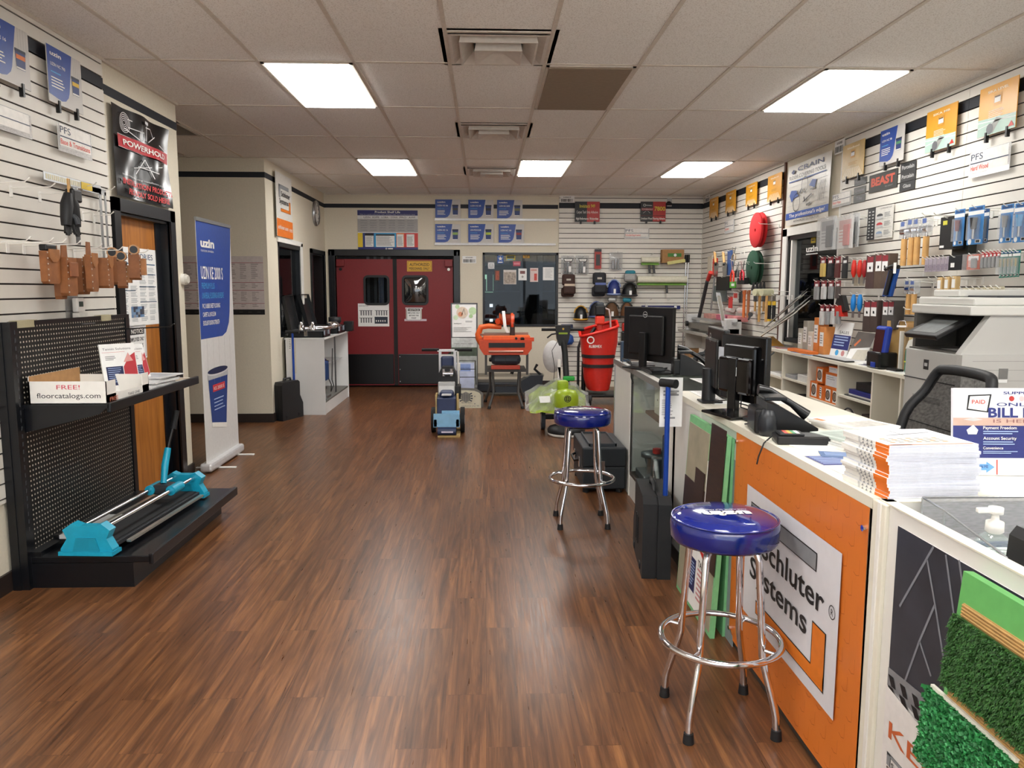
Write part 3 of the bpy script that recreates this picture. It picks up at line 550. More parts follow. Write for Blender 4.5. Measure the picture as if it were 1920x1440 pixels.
# leather pouches
def sheath(lab, px, py, d, w, h, dp, style, rot=0):
    p = at(px, py, 'x', XL+d); t = thing('leather_pouch', lab, 'tool pouch', p, 0, 'leather tool pouches on the left slatwall'); t.rotation_euler = (0, 0, rot); t.matrix_basis = Matrix.Translation(p) @ RZ(rot)
    # faces +x, hangs down from z=0
    mb = MB(); pr = [(-w/2, 0), (w/2, 0), (w/2*.94, -h*.92), (w/2*.7, -h), (-w/2*.7, -h), (-w/2*.94, -h*.92)]
    mb.prism(pr, 'yz', -dp/2, dp/2, LEATHER); n = 6
    for i in range(n): z = -h*.05-h*.85*i/(n-1); mb.cyl((dp/2, -w/2+.012, z), (dp/2+.003, -w/2+.012, z), .004, K('#d8cfc4', .3, .6), n=6)
    part('pocket', mb, t)
    if style in (0, 2):
        mb = MB(); mb.prism([(-w*.3, .01), (w*.45, .01), (w*.45, -h*.2), (w*.2, -h*.33), (-w*.1, -h*.33), (-w*.3, -h*.2)], 'yz', dp/2, dp/2+.006, K('#9c6536', .6, 0, .2, 18)); part('flap', mb, t)
    if style in (1, 2, 3):
        mb = MB(); mb.prism([(-w*.3, -h*.05), (w*.3, -h*.05), (w*.25, h*.35), (-w*.2, h*.35)], 'yz', -dp/2, -dp/2+.006, LEATHER); part('belt_loop', mb, t)
    if style == 1: mb = MB(); mb.box(dp/2, dp/2+.012, -w*.3, w*.44, -h*.5, -h*.12, K('#8a5330', .6, 0, .2, 18), .004); part('front_pocket', mb, t)
    if style == 3:
        for y in (-w*.2, w*.22): mb = MB(); mb.cyl((dp/2+.01, y, -h*.15), (dp/2+.01, y, -h*.8), w*.15, K('#a87347', .6, 0, .2, 18), n=12); part('tool_loop', mb, t)
        mb = MB(); mb.cyl((0, -w*.3, .03), (0, w*.2, .03), .03, K('#c29468', .6), n=14).cyl((0, -w*.31, .03), (0, -w*.302, .03), .022, BLACK, n=14); part('rolled_loop', mb, t)
sheath('tan leather pouch with a flap, leftmost, hung on a black belt', 92, 471, .2, .125, .165, .035, 0)
mb = MB(); p = at(90, 466, 'x', XL+.19); mb.box(p.x-.02, p.x+.02, p.y-.05, p.y+.045, p.z-.012, p.z+.02, BLACK, .006); solo('black_belt_strap', mb, 'short black strap on top of the leftmost leather pouch', 'strap')
sheath('narrow leather sheath with white rivets half hidden behind its neighbour', 110, 486, .17, .07, .21, .035, 2, .1)
sheath('leather pouch with a row of white rivets and a darker front pocket', 126, 483, .22, .105, .2, .04, 1)
sheath('broad dark leather pouch hanging behind the tan knife sheath', 150, 485, .14, .14, .2, .05, 0, .2)
sheath('tall pale knife sheath in the middle of the pouch row', 170, 478, .26, .1, .2, .03, 2, .1)
sheath('square leather pouch with a small tab flap right of the tall sheath', 195, 484, .25, .12, .17, .06, 0, .2)
sheath('leather loop pouch with rolled top, behind the outermost pouch', 212, 483, .2, .11, .16, .05, 3, .3)
sheath('pale rolled leather pouch just left of the outermost pouch', 228, 490, .24, .11, .16, .05, 3, .35)
sheath('outermost leather pouch with twin pockets overlapping the wooden door', 252, 478, .3, .15, .15, .06, 3, .35)
# thermostat in clear holder
p = at(150, 575, 'x', XL+.06); t = thing('thermostat', 'white thermostat display in a clear holder on the left slatwall', 'thermostat', (XL+.018, p.y, p.z))
part('body', MB().box(.02, .05, -.045, .045, -.03, .05, WHITE, .006), t); part('screen', MB().box(.05, .052, -.025, .02, .0, .03, K('#3b4a44', .3)), t); part('holder', MB().box(.0, .004, -.08, .06, -.1, .09, PLASTIC).box(.0, .09, -.06, .07, -.1, -.096, PLASTIC), t)
part('lower_box', MB().box(.02, .06, -.05, .05, -.09, -.035, K('#dcdad2', .5), .004), t)
# gondola shelving
GB = K('#0b0d12', .3); gx = XL+.09; g0, g1 = 3.88, 5.1
t = thing('display_shelving', 'black pegboard display shelving unit standing against the left slatwall', 'shelving unit', (XL+.3, (g0+g1)/2, 0))
mb = MB(); mb.box(gx-.03, gx+.01, g1-.03, g1+.02, 0, 1.36, GB); part('upright', mb, t, True); mb = MB(); mb.box(XL+.02, gx-.03, g0-.035, g0, 0, 1.36, GB); part('side_panel', mb, t, True); mb = MB(); mb.box(gx-.03, gx+.01, g0-.03, g0+.03, .0, 1.36, GB)
for k in range(26): mb.box(gx+.01, gx+.011, g0, g0+.008, .3+.04*k, .32+.04*k, K('#3a3d42', .5))
part('upright', mb, t, True)
def pegmat():
    m = bpy.data.materials.new('black_pegboard'); m.use_nodes = True; nt = m.node_tree; N = nt.nodes; L = nt.links; b = N['Principled BSDF']; b.inputs['Roughness'].default_value = .42
    tc = N.new('ShaderNodeTexCoord'); mp = N.new('ShaderNodeMapping'); mp.inputs['Scale'].default_value = (0, 1/.0254, 1/.0254); L.new(tc.outputs['Object'], mp.inputs[0])
    fr = N.new('ShaderNodeVectorMath'); fr.operation = 'FRACTION'; L.new(mp.outputs[0], fr.inputs[0]); sb = N.new('ShaderNodeVectorMath'); sb.operation = 'SUBTRACT'; sb.inputs[1].default_value = (0, .5, .5); L.new(fr.outputs[0], sb.inputs[0])
    ln = N.new('ShaderNodeVectorMath'); ln.operation = 'LENGTH'; L.new(sb.outputs[0], ln.inputs[0]); lt = N.new('ShaderNodeMath'); lt.operation = 'LESS_THAN'; lt.inputs[1].default_value = .19; L.new(ln.outputs['Value'], lt.inputs[0])
    mx = N.new('ShaderNodeMixRGB'); mx.inputs[1].default_value = lin('#0e0e0e'); mx.inputs[2].default_value = lin('#b8b0a0'); L.new(lt.outputs[0], mx.inputs[0]); L.new(mx.outputs[0], b.inputs['Base Color']); return m
part('pegboard', MB().box(gx-.02, gx, g0, g1, .12, 1.35, pegmat()), t, True)
mb = MB(); mb.box(gx-.02, gx+.008, g0, g1, 1.34, 1.362, GB); part('top_rail', mb, t, True)
mb = MB(); fx = XL+.7; mb.box(gx, fx-.09, g0+.0, g1+.1, 0, .13, GB).box(gx, fx, g0-.0, g1+.14, .13, .165, GB, .004).box(fx-.012, fx+.012, g0, g1+.14, .12, .175, GB, .004).box(gx, gx+.06, g0, g1, .165, .19, GB); part('base_deck', mb, t, True)
mb = MB(); sx = XL+.52; mb.box(gx, sx, g0+.03, g1, .925, .945, GB).box(sx-.01, sx+.01, g0+.03, g1+.02, .905, .955, GB, .004)
for y in (g0+.04, g1-.02): mb.prism([(gx, .925), (sx-.02, .925), (sx-.05, .895), (gx, .8)], 'xz', y-.004, y+.004, GB)
part('shelf', mb, t, True)
mb = MB(); mb.tube([(gx, 5.0, 1.27), (gx+.32, 5.0, 1.285), (gx+.345, 5.0, 1.305)], .004, BLACK, 6); solo('peg_hook', mb, 'long black wire peg hook sticking out in front of the wooden door', 'hook')
TAPE = clear('frosted_tape', (.9, .86, .7, 1), .2, .3, (.7, .65, .45, 1), .5)
for y0, y1, lb in ((g0+.03, g0+.2, 'piece of yellowed tape on the shelving top edge, near end'), (4.75, 4.9, 'piece of yellowed tape on the shelving top edge, far end')):
    mb = MB(); mb.box(gx-.03, gx+.012, y0, y1, 1.363, 1.366, TAPE).box(gx+.010, gx+.013, y0, y1-.03, 1.33, 1.366, TAPE); solo('adhesive_tape', mb, lb, 'tape', 'tape on the shelving unit')
# catalog box on the shelf
sz = .9455; t = thing('catalog_box', 'white open cardboard box reading FREE! floorcatalogs.com on the black shelf', 'box', (gx+.2, 4.1, sz)); x0, x1, y0, y1 = gx+.03, sx-.015, g0+.05, 4.42
mb = MB(); mb.box(x0, x1, y0, y0+.004, sz, sz+.115, WHITE).box(x0, x1, y1-.004, y1, sz, sz+.1, WHITE).box(x1-.004, x1, y0, y1, sz, sz+.045, WHITE).box(x1-.004, x1, y0, y0+.1, sz, sz+.115, WHITE).box(x1-.004, x1, y1-.08, y1, sz, sz+.11, WHITE).box(x0, x0+.004, y0, y1, sz, sz+.14, WHITE).box(x0, x1, y0, y1, sz, sz+.004, WHITE).box(x0+.004, x0+.006, y0, y1, sz, sz+.14, CARD)
part('carton', mb, t, True)
mb = MB(); mb.M = frame((x0, y0-.0008, sz), 'B'); w = x1-x0; mb.text('FREE!', w*.36, .075, .022, K('#d4475c', .6), w*.3, 0, .0); mb.text('floorcatalogs.com', w*.1, .03, .026, K('#26262c', .6), w*.82, 0)
mb.M = frame((x1+.0008, y0+.03, sz), 'L'); mb.text('FREE', .0, .01, .02, K('#d4775c', .6), .09); mb.text('TAKE ONE', .2, .012, .014, K('#26262c', .6), .14); part('printing', mb, t, True)
def brochure_draw(mb, w, h, z):
    mb.text('Tannin Solutions', w*.08, h*.87, h*.045, K('#5a5560', .6), w*.8, z); mb.rect(w*.05, h*.82, w*.7, h*.825, RED, z); mb.rect(w*.1, h*.12, w*.58, h*.52, K('#1b2350', .5), z); mb.lines(w*.14, h*.16, w*.52, h*.49, 8, LBL, z+.001, .3)
    mb.poly([(w*.6, h*.5), (w*.8, h*.72), (w*.98, h*.8), (w*.98, h*.3), (w*.6, h*.2)], K('#b8313b', .5), z); mb.poly([(w*.62, h*.6), (w*.78, h*.8), (w*.9, h*.62)], K('#d89a95', .5), z+.001); mb.rect(w*.62, h*.04, w*.95, h*.18, K('#b98a76', .6), z+.001); mb.lines(w*.12, h*.64, w*.45, h*.74, 3, GREY, z)
def flatbook(name, lab, cat, M, w, h, th, draw, cover=PAPER, group=None):
    mb = MB(); mb.box(0, w, 0, h, 0, th, cover)
    if draw: draw(mb, w, h, th+.0006)
    o = obj(name, mb, None, M); return tag(o, lab, cat, group)
M = frame((gx+.34, 4.3, sz+.012), (Vector((.35, .94, 0)), Vector((-.28, .1, .95)).normalized(), Vector((.35, .94, 0)).cross(Vector((-.28, .1, .95)).normalized())))
M = Matrix.Translation((gx+.20, 4.36, sz+.002)) @ RZ(math.radians(52)) @ RX(math.radians(78))
flatbook('leaflet_holder', 'standing brochure with red and navy picture leaning on the black shelf', 'brochure', M, .2, .27, .01, brochure_draw)
M = Matrix.Translation((gx+.30, 4.56, sz+.002)) @ RZ(math.radians(68)) @ RX(math.radians(74))
flatbook('leaflet_holder', 'second folded brochure standing right behind the navy and red one', 'brochure', M, .1, .26, .008, brochure_draw)
for k in range(9): flatbook('magazine', 'magazine %s of the untidy pile next to the catalog box' % ['at the very bottom', 'second from the bottom', 'third from the bottom', 'fourth from the bottom', 'fifth from the bottom', 'sixth from the bottom', 'seventh from the bottom', 'just below the top', 'lying on top'][k], 'magazine', Matrix.Translation((sx-.24+.008*(k % 3), 4.50+.014*k, sz+.0005+.0065*k)) @ RZ(-.12+.06*(k % 4)), .21, .27, .006, (lambda mb, w, h, z: (mb.rect(.01, .01, w-.01, h-.05, K('#b9bcc2', .5, 0, .25, 9), z))) if k == 8 else None, K('#dedede', .5), 'magazines piled on the black shelf')
flatbook('magazine', 'single thin magazine lying flat at the far end of the black shelf', 'magazine', Matrix.Translation((sx-.22, 4.84, sz+.0005)) @ RZ(-.1), .2, .25, .004, lambda mb, w, h, z: mb.rect(.02, .02, w-.02, h-.02, K('#b9a894', .5, 0, .3, 12), z), K('#dedede', .5))
# tile cutter (teal) on the deck
t = thing('tile_cutter', 'teal manual tile cutter with two chrome rails lying on the black shelf base', 'tile cutter', (-2.0, 4.45, .175), math.radians(-3.5)); zb = .0
TL2 = K('#149cbc', .35)
mb = MB(); mb.box(-.115, .115, -.52, .5, .02, .045, K('#24262a', .5), .004); mb.box(-.10, .10, -.5, .48, .045, .052, K('#1a1b1d', .7)); part('base', mb, t)
for x in (-.06, .07): mb = MB(); mb.cyl((x, -.55, .13), (x, .55, .13), .0115, CHROME, n=12); part('rail', mb, t)
for x in (-.15, .15): mb = MB(); mb.box(x-.012, x+.012, -.45, .45, .028, .04, K('#c8c2b8', .3, .8)); part('side_support', mb, t)
def foot(y, s_):
    pr = [(-.13, 0), (.13, 0), (.135, .03), (.105, .085), (.125, .13), (.08, .165), (.045, .15), (-.035, .15), (-.07, .165), (-.12, .13), (-.1, .085), (-.135, .03)]
    mb = MB(); mb.prism(pr, 'xz', y-.03, y+.03, TL2); mb.prism([(-.07, .02), (.07, .02), (.05, .09), (-.05, .09)], 'xz', y-.036, y+.036, K('#0f8aa6', .4)); mb.prism([(-.14, 0), (.14, 0), (.14, .02), (-.14, .02)], 'xz', y-.045, y+.045, TL2); part('end_foot', mb, t)
foot(-.55, 1); foot(.55, 1)
mb = MB()
for x in (-.06, .07): mb.cyl((x, .2, .13), (x, .33, .13), .03, TL2, n=14)
mb.box(-.045, .055, .21, .31, .1, .16, K('#2c2f33', .4), .008); part('carriage', mb, t)
mb = MB(); mb.tube([(0, .26, .16), (-.01, .31, .26), (-.01, .36, .36)], .016, TL2, 10, rr=[.018, .022, .02]); mb.tube([(-.01, .36, .36), (-.005, .4, .44), (0, .43, .5)], .011, BLACK, 10); mb.cyl((0, .42, .47), (0.005, .47, .58), .019, RUB, n=12); part('lever', mb, t)
mb = MB(); mb.box(-.42, -.13, -.36, -.33, .01, .03, BLACK).box(-.24, -.1, -.42, -.3, .03, .05, LGREY).box(-.22, -.12, -.2, .02, .025, .035, LGREY); part('side_fence', mb, t)
# things on the wooden door
def accessories(mb, w, h, z):
    mb.text('ACCESSORIES', w*.06, h*.86, h*.07, K('#31506e', .6), w*.84, z, .01); mb.rect(w*.03, h*.79, w*.95, h*.805, K('#3f6585', .6), z)
    g = K('#9aa0a4', .7)
    for c in range(4):
        for r in range(9):
            if not (c < 2 and r > 5): mb.lines(w*(.04+.235*c), h*(.05+.08*r), w*(.22+.235*c), h*(.115+.08*r), 4, g, z, .4)
    for (a, b, c, d) in ((.5, .5, .95, .51), (.05, .45, .4, .46), (.5, .3, .95, .31), (.28, .62, .55, .63), (.7, .66, .95, .67)): mb.rect(w*a, h*b, w*c, h*d, K('#2e4b66', .6), z+.0006)
    random.seed(3); cs = [K(c, .6) for c in ('#2f3c55', '#5c7fa8', '#8b9097', '#3d3f45', '#7391b3', '#2b3350')]
    for i in range(6):
        for j in range(4): mb.rect(w*(.26+.055*i), h*(.11+.035*j), w*(.315+.055*i), h*(.145+.035*j), random.choice(cs), z+.0006)
sign('accessories_chart', 'large white price chart headed ACCESSORIES taped to the wooden door', 'poster', 'L', 0, (219, 478), (297, 607), accessories, base=XL-.06, board=PAPER, th=.001, size=(.62, .55))
def notice(mb, w, h, z):
    mb.rect(w*.05, h*.04, w*.95, h*.97, K('#26262a', .6), z-.0003); mb.rect(w*.07, h*.055, w*.93, h*.955, PAPER, z); z += .0008
    mb.rect(w*.12, h*.73, w*.88, h*.93, K('#1a1a1c', .6), z); mb.text('NOTICE', w*.18, h*.77, h*.12, WHITE, w*.64, z+.0008, .02)
    for i, s_ in enumerate(('EMPLOYEES ONLY', 'BEYOND THIS', 'POINT')): mb.text(s_, w*.5, h*(.54-.2*i), h*.11, K('#26262a', .6), w*(.76, .6, .3)[i], z, .02, 'c')
sign('notice_sign', 'small white NOTICE EMPLOYEES ONLY sheet taped low on the wooden door', 'sign', 'L', 0, (238, 612), (276, 670), notice, base=XL-.06, board=PAPER, th=.001)
# wall end: small white round device
p = at(341, 524, 'y', 6.33); mb = MB(); mb.cyl((XL-.0, 6.30, p.z), (XL+.03, 6.30, p.z), .045, WHITE, n=20).cyl((XL+.03, 6.30, p.z), (XL+.05, 6.30, p.z), .045, K('#c9c5ba', .5), r2=.03, n=20); solo('door_chime', mb, 'round white plastic device mounted at the wall corner by the wooden door', 'wall device')
# charts in the alcove
def chart(mb, w, h, z):
    R_ = K('#8d2b34', .6); g = K('#8b8580', .7)
    star = [(math.cos(PI/2+k*PI/5)*(.032 if k % 2 == 0 else .014), math.sin(PI/2+k*PI/5)*(.032 if k % 2 == 0 else .014)) for k in range(10)]
    n = max(1, round(w/.62)); cw = w/n
    for c in range(n):
        x0 = c*cw; mb.poly([(x0+cw/2+a, h*.945+b) for a, b in star], K('#5b2a2a', .6), z+.0006); mb.rect(x0+cw/2-.08, h*.94, x0+cw/2+.08, h*.945, K('#5b2a2a', .6), z)
        for yy in (.885, .55, .415, .19): mb.rect(x0, h*yy, x0+cw, h*yy+.005, R_, z)
        for col in range(7):
            for (a, b, m_) in ((.6, .87, 8), (.44, .53, 3), (.22, .39, 6), (.12, .175, 2)): mb.lines(x0+cw*(.04+.135*col), h*a, x0+cw*(.13+.135*col), h*b, m_, g, z, .35, .6)
    mb.rect(0, 0, w, h*.09, BLACK, z+.0004)
    for c in range(int(w/.1)): mb.rect(.03+c*.1, h*.04, .07+c*.1, h*.05, K('#4a4440', .6), z+.001)
sign('contact_chart', 'pinkish white wall chart with red rules and a black foot strip in the alcove', 'chart', 'B', .002, (338, 480), (497, 590), chart, base=8.87, board=K('#c9beba', .6), th=.002)
# pull-up banner
def ban(mb, w, h, z):
    mb.poly([(0, .52*h), (.62*w, .52*h)]+[(.62*w+.26*w*math.sin(t), .52*h+.12*h*(1-math.cos(t))) for t in (.5, 1, 1.45)]+[(.99*w, .93*h), (w, h*.995), (0, h*.995)], UBLUE, z); z += .001
    mb.text('uzin', w*.1, h*.895, h*.033, WHITE, w*.38, z, .04); mb.text('YOUR FLOOR. OUR PASSION.', w*.1, h*.875, h*.008, WHITE, w*.36, z)
    mb.text('UZIN KE 2000 S', w*.08, h*.765, h*.05, WHITE, w*.62, z, .01); mb.text('PREMIUM PLUS', w*.08, h*.725, h*.024, SKY, w*.36, z); mb.text('UNIVERSAL FLOORING ADHESIVE', w*.08, h*.685, h*.024, SKY, w*.62, z)
    for i, s_ in enumerate(('PVC, RUBBER SHEET FLOORING', 'CARPET & LINOLEUM', 'EXCELLENT BONDING STRENGTH')): mb.text(s_, w*.08, h*(.645-.035*i), h*.018, WHITE, w*(.5, .36, .46)[i], z, .01)
    for k in range(5): mb.rect(w*(.15+.17*k), h*.3, w*(.155+.17*k), h*.52, K('#b8b5b2', .6), z)
    mb.poly([(.2*w, .16*h), (.62*w, .13*h), (.72*w, .35*h), (.14*w, .36*h)], K('#1b3f85', .4), z); mb.disc(.43*w, .37*h, .3*w, K('#d7d7d8', .4), z+.0005, ry=.012*h); mb.rect(.13*w, .345*h, .73*w, .372*h, K('#b4b6ba', .4), z+.0004); mb.disc(.43*w, .378*h, .3*w, K('#12234a', .4), z+.001, ry=.014*h)
    mb.rect(.26*w, .29*h, .62*w, .32*h, K('#c8303a', .5), z+.0006); mb.text('KE 2000 S', .29*w, .297*h, .014*h, WHITE, .3*w, z+.001); mb.poly([(.2*w, .145*h), (.62*w, .115*h), (.63*w, .135*h), (.2*w, .165*h)], WHITE, z+.0006)
    mb.lines(.28*w, .2*h, .6*w, .26*h, 4, LBL, z+.0006, .3)
bx_, by0, by1 = -2.32, 6.36, 7.2; Mf = frame((bx_, by0, .07), 'L')
t = thing('pull_up_banner', 'tall blue and white pull-up banner reading UZIN KE 2000 S', 'banner', (bx_, (by0+by1)/2, 0))
mb = MB(); mb.M = Mf; mb.box(0, by1-by0, 0, 2.01, 0, .003, K('#d9d8d6', .45, 0, .03)); ban(mb, by1-by0, 2.01, .004); part('sheet', mb, t, True)
part('top_rail', MB().box(bx_-.008, bx_+.012, by0, by1, 2.07, 2.1, STEEL), t, True)
mb = MB(); mb.box(bx_-.05, bx_+.05, by0-.02, by1+.02, .012, .085, K('#d8d8da', .3, .3), .02); part('base_housing', mb, t, True)
for y in (by0+.2, by1-.12): part('foot', MB().box(bx_-.16, bx_+.18, y-.015, y+.015, 0, .012, WHITE, .004), t, True)
part('support_pole', MB().cyl((bx_-.02, (by0+by1)/2, .07), (bx_-.02, (by0+by1)/2, 2.07), .008, STEEL), t, True)
# ------------------------------------------------ office wall
SW = K('#d6d3cd', .5)
def schl_logo(mb, x, y, w, h, z):
    g = K('#8a8d91', .5); k = K('#16161a', .5); o = K('#e07a1e', .5)
    def br(x0, y0, x1, y1, m): mb.rect(x+w*x0-.004*w, y+h*y0-.004*h, x+w*x1+.004*w, y+h*y1+.004*h, k, z); mb.rect(x+w*x0+.004*w, y+h*y0+.006*h, x+w*x1-.004*w, y+h*y1-.006*h, m, z+.0006)
    br(0, .86, .87, 1, g); br(0, .52, .14, .98, g); mb.rect(x+.006*w, y+.87*h, x+.134*w, y+.93*h, g, z+.001)
    br(.13, 0, 1, .12, o); br(.86, .02, 1, .46, o); mb.rect(x+.866*w, y+.03*h, x+.994*w, y+.115*h, o, z+.001)
    mb.text('Schluter', x+.19*w, y+.58*h, h*.19, k, w*.78, z+.0012, .015); mb.text('Systems', x+.02*w, y+.3*h, h*.19, k, w*.78, z+.0012, .015)
def schl_banner(mb, w, h, z):
    mb.rect(0, 0, w, h*.28, ORANGE, z); schl_logo(mb, w*.16, h*.4, w*.72, h*.42, z+.001); mb.text('schluter.com', w*.06, h*.12, h*.06, WHITE, w*.62, z+.002, .01); mb.text('MEMBER', w*.76, h*.11, h*.05, WHITE, w*.2, z+.002)
sign('vinyl_banner', 'white and orange cloth banner reading Schluter Systems on the office wall', 'banner', 'L', .03, (515, 322), (563, 453), schl_banner, base=XO, board=SW, th=.006, size=(.74, .74))
p = at(590, 400, 'x', XO); t = thing('wall_clock', 'round wall clock with a steel rim beside the orange and white banner', 'clock', p, 0)
mb = MB(); mb.lathe([(.175, .0), (.18, .03), (.165, .045), (.155, .03)], (0, 0, 0), STEEL, 32, 'x'); part('rim', mb, t)
mb = MB(); mb.cyl((.0, 0, 0), (.025, 0, 0), .16, WHITE, n=32); part('face', mb, t)
mb = MB(); mb.box(.026, .028, -.004, .004, 0, .12, BLACK).box(.026, .028, -.08, 0, -.004, .004, BLACK); part('hand', mb, t)
for k in range(12): a = k*PI/6; mb = MB() if k == 0 else mb; mb.box(.0255, .027, .13*math.sin(a)-.006, .13*math.sin(a)+.006, .13*math.cos(a)-.012, .13*math.cos(a)+.012, BLACK)
part('numerals', mb, t)
# white display cabinet with open side
cx0, cx1, cy0, cy1, ch = XO+.03, -1.95, 9.37, 11.0, .92
t = thing('display_cabinet', 'white laminate display cabinet with open shelves below the office window', 'cabinet', ((cx0+cx1)/2, (cy0+cy1)/2, 0)); L2 = K('#e3e3e2', .35, 0, .02, 5)
mb = MB(); mb.box(cx0, cx1, cy0, cy0+.02, 0, ch, L2).box(cx0, cx1, cy1-.02, cy1, 0, ch, L2).box(cx0, cx0+.01, cy0, cy1, 0, ch, L2).box(cx0, cx1-.01, cy0+.02, cy1-.02, .14, .16, K('#6c6a66', .6)).box(cx1-.03, cx1-.01, cy0+.02, cy1-.02, 0, .14, L2); part('body', mb, t, True)
part('top', MB().box(cx0, cx1+.01, cy0-.01, cy1+.01, ch, ch+.02, L2), t, True)
part('shelf', MB().box(cx0+.01, cx1-.08, cy0+.02, cy1-.02, .56, .57, PLASTIC), t, True)
part('shelf_post', MB().cyl((cx1-.05, 10.3, .16), (cx1-.05, 10.3, ch), .01, DKSTEEL), t, True)
# tools in the cabinet
BT = K('#1d3d6e', .45)
t = thing('drill_press', 'blue power tool with cable on the lower shelf of the white cabinet', 'power tool', (-2.08, 9.75, .161))
mb = MB(); mb.box(-.09, .09, -.09, .09, .22, .46, BT, .02).box(-.06, .06, -.12, -.09, .3, .4, BT, .01); part('motor', mb, t)
mb = MB(); mb.box(-.1, .1, -.13, .13, 0, .03, STEEL, .005).cyl((0, 0, .03), (0, 0, .22), .03, STEEL).box(-.05, .05, -.1, .1, .1, .14, STEEL, .005); part('stand', mb, t)
mb = MB(); mb.tube([(.06, .05, .3), (.1, .15, .15), (.08, .22, .05), (.1, .3, .12), (.09, .25, .2), (.09, .33, .6)], .006, BLACK, 6); part('cable', mb, t)
mb = MB(); mb.box(-2.15, -2.03, 9.55, 9.85, .572, .66, K('#2c2a7c', .45), .02).box(-2.13, -2.05, 9.85, 10.0, .58, .63, BLACK, .01); mb.tube([(-2.08, 10.0, .6), (-2.05, 10.1, .6), (-2.06, 10.15, .574)], .006, BLACK, 6); solo('power_tool', mb, 'dark blue hand tool on the upper glass shelf of the white cabinet', 'power tool')
# open tool cases on top
def case(name, lab, x, y, z, rz, w, d, h, lid, col=K('#101113', .35)):
    t = thing(name, lab, 'tool case', (x, y, z), rz); mb = MB()
    mb.box(-w/2, w/2, -d/2, d/2, 0, .006, col).box(-w/2, w/2, -d/2, -d/2+.01, 0, h, col).box(-w/2, w/2, d/2-.01, d/2, 0, h, col).box(-w/2, -w/2+.01, -d/2, d/2, 0, h, col).box(w/2-.01, w/2, -d/2, d/2, 0, h, col); mb.box(-w/2-.004, w/2+.004, -d/2-.004, d/2+.004, h-.012, h-.006, STEEL); part('tray', mb, t)
    mb = MB(); mb.M = X(-w/2, 0, h) @ RY(-lid); mb.box(0, w, -d/2, d/2, 0, .008, col).box(0, w, -d/2, -d/2+.01, -.04, 0, col).box(0, w, d/2-.01, d/2, -.04, 0, col).box(w-.01, w, -d/2, d/2, -.04, 0, col); part('lid', mb, t)
    for s_ in (-1, 1): part('latch', MB().box(w/2, w/2+.01, s_*d*.3-.02, s_*d*.3+.02, h*.3, h*.9, CHROME), t)
    part('latch', MB().box(-.02, .02, -d/2-.01, -d/2, h*.2, h*1.0, CHROME, .003), t)
    return t
case('tool_case', 'open black tool case with its lid upright, nearest on the white cabinet', -2.17, 9.62, .942, 0, .42, .42, .09, math.radians(100))
case('tool_case', 'second open black tool case at the far end of the white cabinet', -2.15, 10.5, .942, 0, .42, .5, .1, math.radians(104))
mb = MB(); mb.tube([(-2.2, 9.5, 1.05), (-1.96, 9.56, 1.06), (-1.9, 9.9, 1.05)], .02, CHROME, 10); mb.lathe([(.035, 0), (.035, .09), (.02, .1), (.02, .13)], (-2.24, 9.48, 1.0), CHROME, 14); mb.lathe([(.035, 0), (.035, .09), (.02, .1), (.02, .13)], (-2.1, 9.46, 1.0), CHROME, 14); solo('floor_stretcher', mb, 'chrome carpet tool lying in the nearer open black case', 'tool')
mb = MB(); mb.lathe([(.0, .0), (.1, .0), (.09, .03), (.06, .06), (0, .06)], (-2.02, 10.3, 1.04), CHROME, 18); mb.box(-2.1, -1.95, 10.1, 10.5, 1.02, 1.05, STEEL, .01); mb.lathe([(.06, 0), (.085, .03), (.085, .09), (.0, .1)], (-2.03, 10.5, 1.06), BLK2, 16); solo('grinder_tool', mb, 'chrome and black grinding tool resting on the farther open case', 'power tool')
mb = MB(); mb.box(-1.98, -1.86, 10.85, 11.0, .941, 1.08, BLACK, .01); solo('small_case', mb, 'small black case at the far corner of the white cabinet top', 'tool case')
# pole tool and moulded case (two of each in the shop)
def blow_case(lab, loc, rz, w, d, h):
    t = thing('moulded_tool_case', lab, 'tool case', loc, rz, 'black moulded cases for the blue pole tools'); cm = K('#17191c', .5, 0, .1, 60, .15)
    pr = [(-w*.5, 0), (w*.5, 0), (w*.5, h*.38), (w*.36, h*.6), (w*.36, h*.95), (w*.28, h), (-w*.42, h), (-w*.5, h*.92)]
    mb = MB(); mb.prism(pr, 'xz', -d/2, -.004, cm).prism([(a*.97, b) for a, b in pr], 'xz', .004, d/2, cm).prism([(a*.96, b*.98+.003) for a, b in pr], 'xz', -.004, .004, BLACK); part('shell', mb, t)
    mb = MB(); mb.tube([(-.09, 0, h-.01), (-.08, 0, h+.03), (.04, 0, h+.03), (.05, 0, h-.01)], .013, cm, 8); part('handle', mb, t)
    for x in (-w*.3, w*.3): part('latch', MB().box(x-.02, x+.02, -d/2-.006, d/2+.006, .02, .06, BLK2, .004), t)
    return t
def pole_tool(lab, loc, lean, ln, cross, rz=0):
    t = thing('blue_pole_tool', lab, 'pole tool', loc, 0, 'blue pole tools standing in their cases'); t.rotation_euler = (lean[0], lean[1], rz)
    t.matrix_basis = Matrix.Translation(loc) @ Euler((lean[0], lean[1], rz)).to_matrix().to_4x4()
    part('pole', MB().cyl((0, 0, 0), (0, 0, ln), .0135, K('#1746a8', .3, .3)), t)
    mb = MB()
    if cross: mb.cyl((-.03, .035, ln+.0), (.03, -.035, ln+.0), .022, RUB, n=18).cyl((.028, -.033, ln), (.032, -.038, ln), .024, BLK2, n=18).cyl((.045, -.0, ln-.05), (.0, 0, ln-.05), .008, STEEL)
    else: mb.cyl((-.08, 0, ln), (.08, 0, ln), .02, RUB, n=14)
    part('grip', mb, t)
blow_case('black moulded tool case standing against the white display cabinet by the office wall', (-2.33, 9.12, 0), math.radians(68), .4, .12, .45)
